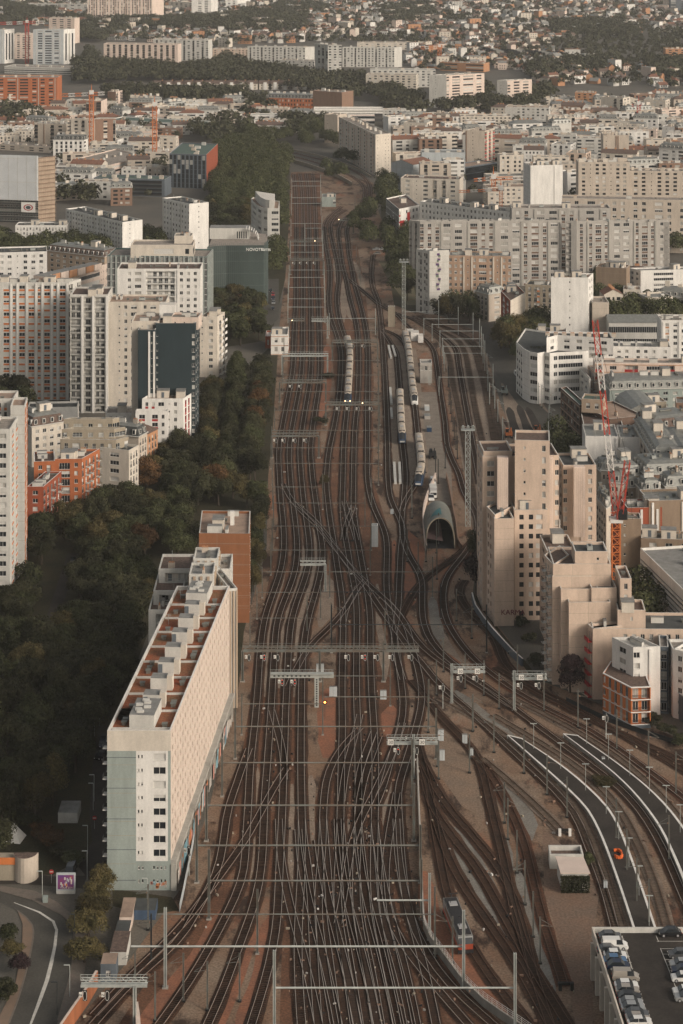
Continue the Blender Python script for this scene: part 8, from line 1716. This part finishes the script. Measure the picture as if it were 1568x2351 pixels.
px_sheet('street', [(155,1270),(188,1270),(160,1345),(132,1420),(105,1500),(80,1500),(112,1400)], .027, ASPHD); px_sheet('street', [(612,640),(640,640),(640,730),(612,760),(600,760)], .027, ASPH); px_sheet('street', [(1165,700),(1185,705),(1170,760),(1180,800),(1205,900),(1300,985),(1280,1010),(1190,930),(1140,860),(1110,800),(1125,750)], .027, ASPH)
px_sheet('street', [(-40,2000),(60,2003),(120,2012),(200,2010),(190,2040),(60,2030),(-40,2030)], .029, ASPHD); px_sheet('building_site', [(1150,880),(1215,880),(1290,990),(1270,1012),(1175,1012),(1160,950)], .0265, TANG)
for i, (a0, a1) in enumerate((((1168,935),(1188,1008)), ((1190,930),(1222,1012)), ((1210,935),(1250,1012)))): strip_px('platform_strip', [a0, ((a0[0]+a1[0])/2, (a0[1]+a1[1])/2), a1], 3.2, .05 + i * .002, ASPHD)
for x, y, l in ((1168, 1003, 'orange rail excavator on the left platform track of the site'), (1234, 996, 'orange rail excavator near the slatted building'), (993, 1050, 'black and white loader on the service road'), (1158, 905, 'green digger by the road at the site entrance')):
    p = P(x, y); o = thing('excavator', l, 'excavator', (p.x, p.y, 0)); m_ = CO if 'orange' in l else TD if 'black' in l else W['sage']; b = MB(); b.box((p.x - 1.3, p.y - 1.6, .9), (p.x + 1.3, p.y + 1.6, 2), m_); b.build('body', o); b = MB(); b.box((p.x - 1.2, p.y - 1.4, 2), (p.x - .1, p.y + .2, 3.3), GLASS, m_); b.build('cab', o)
    for s in (-1, 1): b = MB(); b.box((p.x + s*1.1 - .3, p.y - 1.9, 0), (p.x + s*1.1 + .3, p.y + 1.9, .89), TD); b.build('track_unit', o)
    b = MB(); b.bar((p.x + .5, p.y - 1, 1.9), (p.x + .6, p.y - 3.2, 4.2), .22, m_); b.bar((p.x + .6, p.y - 3.2, 4.2), (p.x + .6, p.y - 4.6, 1.4), .16, m_); b.box((p.x + .1, p.y - 5.1, .7), (p.x + 1.1, p.y - 4.3, 1.4), TD); b.build('arm', o)
for x, y, a_, c_, k, l in ((155, 1312, 1.7, 'black', 'car', 'dark car with red tail lights on the tree-lined street'), (168, 1298, 1.7, 'black', 'van', 'black car behind it on the tree-lined street'), (171, 1326, -1.4, 'white', 'van', 'white van on the tree-lined street'), (627, 678, 1.55, 'red', 'car', 'red-lit car furthest up the road by the green hotel'), (627, 687, 1.55, 'navy', 'car', 'second car in the queue by the green hotel'), (628, 697, 1.55, 'silver', 'car', 'third car in the queue by the green hotel'), (626, 711, 1.55, 'black', 'car', 'last car in the queue by the green hotel'), (621, 670, 1.6, 'black', 'car', 'dark car at the bend by the green hotel'),
    (863, 574, .3, 'silver', 'car', 'silver car at the far crossing right of the tracks'), (877, 574, .3, 'white', 'car', 'white car at the far crossing'), (888, 578, .3, 'navy', 'car', 'dark car at the far crossing'), (866, 584, .2, 'beige', 'car', 'pale car in front at the far crossing'), (994, 1110, 1.57, 'white', 'van', 'white delivery van parked on the service road'), (990, 1147, 1.57, 'white', 'van', 'white pickup right behind the tunnel mouth'),
    (238, 1702, 1.6, 'grey', 'car', 'dark car in the lane left of the slab, upper'), (237, 1712, 1.6, 'navy', 'car', 'second dark car in the lane left of the slab'), (232, 1740, 1.2, 'black', 'car', 'black car lower in the lane beside the slab'), (162, 2006, 1.5, 'black', 'van', 'dark van behind the billboard'), (1187, 862, 1.7, 'white', 'van', 'white van beside the curved white block'), (345, 1170, .3, 'white', 'car', 'white car under the trees below the stone block')):
    car(P(x, y, .03), a_, c_, l, k, None, 'tail' in l or 'queue' in l or 'red-lit' in l)
p = P(994, 1137); o = thing('box_truck', 'box truck with grey body parked in front of the tunnel mouth', 'truck', (p.x, p.y, 0)); b = MB(); b.box((p.x - 1.2, p.y - 3, .9), (p.x + 1.2, p.y + 2, 3.4), TG, W['palegrey']); b.build('cargo_box', o); b = MB(); b.box((p.x - 1.1, p.y - 5, .6), (p.x + 1.1, p.y - 3.05, 2.5), TWm); b.box((p.x - 1, p.y - 5.04, 1.5), (p.x + 1, p.y - 5.01, 2.3), GLASS); b.build('cab', o)
for sx in (-1, 1):
    for sy in (-4.2, 0.8): b = MB(); b.bar((p.x + sx*1.0, p.y + sy, .45), (p.x + sx*1.25, p.y + sy, .45), .45, TD, 10); b.build('wheel', o)
p = P(151, 2055); D = p.y; o = thing('billboard', 'lit billboard with purple and orange poster beside the road', 'billboard', (p.x, D, 0)); w_ = at(173.5, D) - at(130, D); b = MB(); b.box((p.x - w_/2, D, .9), (p.x + w_/2, D + .5, 4.4), W['bluegrey']); b.box((p.x - w_/2, D - .02, .2), (p.x + w_/2, D + .6, .9), W['palegrey']); b.build('frame', o)
pm = mat('poster_purple', (.06, .035, .20), .5, c2=(.24, .05, .10), scale=.7, n=.2, emit=None); b = MB(); b.poly([(p.x - w_/2 + .3, D - .03, 1.2), (p.x + w_/2 - .3, D - .03, 1.2), (p.x + w_/2 - .3, D - .03, 4.1), (p.x - w_/2 + .3, D - .03, 4.1)], pm); q = b.build('poster', o)
b = MB(); rp = random.Random(2)
for i in range(14): x = p.x + rp.uniform(-w_*.3, w_*.3); z = rp.uniform(1.6, 3.6); b.box((x - .15, D - .05 - i*.002, z - .25), (x + .15, D - .045 - i*.002, z + .3), rp.choice((W['orange'], PAINT, W['bluegrey'], W['rose'])))
b.build('poster_shapes', o, kind='stuff'); text(o, 'TOUR ZERO', (p.x - w_*.3, D - .1, 1.35), .52, PAINT, 0, .01)
for x, y, l in ((118, 2028, 'round no-entry sign at the junction beside the billboard'), (217, 1903, 'round no-entry sign in the lane left of the slab')):
    p = P(x, y); o = thing('no_entry_sign', l, 'sign', (p.x, p.y, 0)); b = MB(); b.bar((p.x, p.y, 0), (p.x, p.y, 2.4), .04, SP); b.build('pole', o); b = MB(); b.poly([(p.x + math.cos(t/8*math.pi) * .5, p.y - .05, 2.4 + math.sin(t/8*math.pi) * .5) for t in range(16)], W['red']); b.box((p.x - .36, p.y - .07, 2.32), (p.x + .36, p.y - .06, 2.48), PAINT); b.build('disc', o)
for x, y, l in ((201, 1960, 'white lamp post beside the lane, lower'), (216, 1840, 'white lamp post left of the slab, middle'), (214, 1860, 'lamp post with sign left of the slab'), (229, 1665, 'lamp post left of the slab, upper'), (217, 1690, 'lamp post at the lane bend'), (338, 2085, 'white lamp post on the verge below the slab'), (97, 2068, 'slim post at the kerb near the bin'), (131, 2330, 'dark street lamp at the bottom of the road'), (171, 2170, 'dark street lamp by the rounded trees'), (160, 2290, 'short post on the lower pavement'), (200, 2020, 'twin-headed lamp beside the billboard')):
    p = P(x, y); o = thing('street_lamp', l, 'lamp post', (p.x, p.y, 0), 'street lamps'); m_ = SP if 'dark' not in l else STEELD; b = MB(); b.bar((p.x, p.y, 0), (p.x, p.y, 6), .07, m_, 6); b.build('pole', o); b = MB(); b.box((p.x, p.y - .1, 5.95), (p.x - 1.1, p.y + .1, 6.08), m_); b.build('lamp_head', o)
p = P(32, 1926); o = thing('white_pyramid', 'small white graffiti-covered pyramid on the grass', 'pyramid', (p.x, p.y, 0)); b = MB(); s_ = 3; 
for i in range(4): a0, a1 = i*math.pi/2 + .6, (i+1)*math.pi/2 + .6; b.poly([(p.x + s_*math.cos(a0), p.y + s_*math.sin(a0), 0), (p.x + s_*math.cos(a1), p.y + s_*math.sin(a1), 0), (p.x, p.y, 3.4)], W['white'])
b.build('pyramid_body', o)
p = P(60, 2030); o = thing('curved_ramp', 'curved concrete ramp and stair tower above the road', 'ramp', (p.x, p.y, 0)); b = MB(); c = [(p.x + math.cos(t) * 2.6 - .5, p.y + 3.5 + math.sin(t) * 3.4) for t in [math.pi + .2 + i * .28 for i in range(11)]]; b.prism(c, 0, 5.2, W['beige'], R['brown']); b.build('tower_wall', o); b = MB(); b.obox((p.x - 4.4, p.y + 3), (1, 0), 4, 3, 0, 4.4, W['stone']); b.obox((p.x - 4.6, p.y + 1.4), (1, 0), 4.2, .2, 3.4, 4.8, W['orange']); b.build('side_wall', o)
p = P(104, 2072); b = MB(); b.box((-.5, -.4, 0), (.5, .4, 1.2), W['sage']); q = bpy.data.objects.new('waste_bin', b.mesh('bin')); col.objects.link(q); q.location = (p.x, p.y, .12); q['label'] = 'green-blue waste bin at the kerb below the billboard'; q['category'] = 'bin'
# small yard clutter: boxes, point motors, cable lids
b = MB(); rc = random.Random(12)
for i in range(850):
    c = TRK[rc.randrange(len(TRK))]; q = c[rc.randrange(len(c))]
    if q.y > 780: continue
    x, y = q.x + rc.choice((-1, 1)) * rc.uniform(1.3, 2.6), q.y + rc.uniform(-2, 2); s_ = rc.uniform(.1, .32); b.obox((x, y), (math.cos(i), math.sin(i)), s_ * rc.uniform(1, 2.6), s_, .1, .35 + s_ * .5, rc.choice((W['grey'], W['brown'], SGN, SGN, W['timber'], W['brown'], PLATE if i % 16 == 0 else W['stone'])))
b.build('trackside_clutter', kind='stuff', label='scattered point motors, cable lids and boxes between the tracks', category='clutter')
# ================================================================ haze
x0, x1, y0, y1, z0, z1 = -1500, 1500, -60, 5200, -4, 212
me = bpy.data.meshes.new('haze'); me.from_pydata([(x0,y0,z0),(x1,y0,z0),(x1,y1,z0),(x0,y1,z0),(x0,y0,z1),(x1,y0,z1),(x1,y1,z1),(x0,y1,z1)], [], [(0,1,5,4),(1,2,6,5),(2,3,7,6),(3,0,4,7),(4,5,6,7),(3,2,1,0)])
m = bpy.data.materials.new('haze_air'); m.use_nodes = True; t = m.node_tree; t.nodes.clear(); out = t.nodes.new('ShaderNodeOutputMaterial'); pv = t.nodes.new('ShaderNodeVolumePrincipled')
pv.inputs['Density'].default_value = .00006; pv.inputs['Color'].default_value = (1, 1, .98, 1); pv.inputs['Anisotropy'].default_value = .2; t.links.new(pv.outputs[0], out.inputs['Volume']); me.materials.append(m)
o = bpy.data.objects.new('haze', me); col.objects.link(o); o['kind'] = 'stuff'; o['label'] = 'warm haze hanging over the whole city'; o['category'] = 'haze'
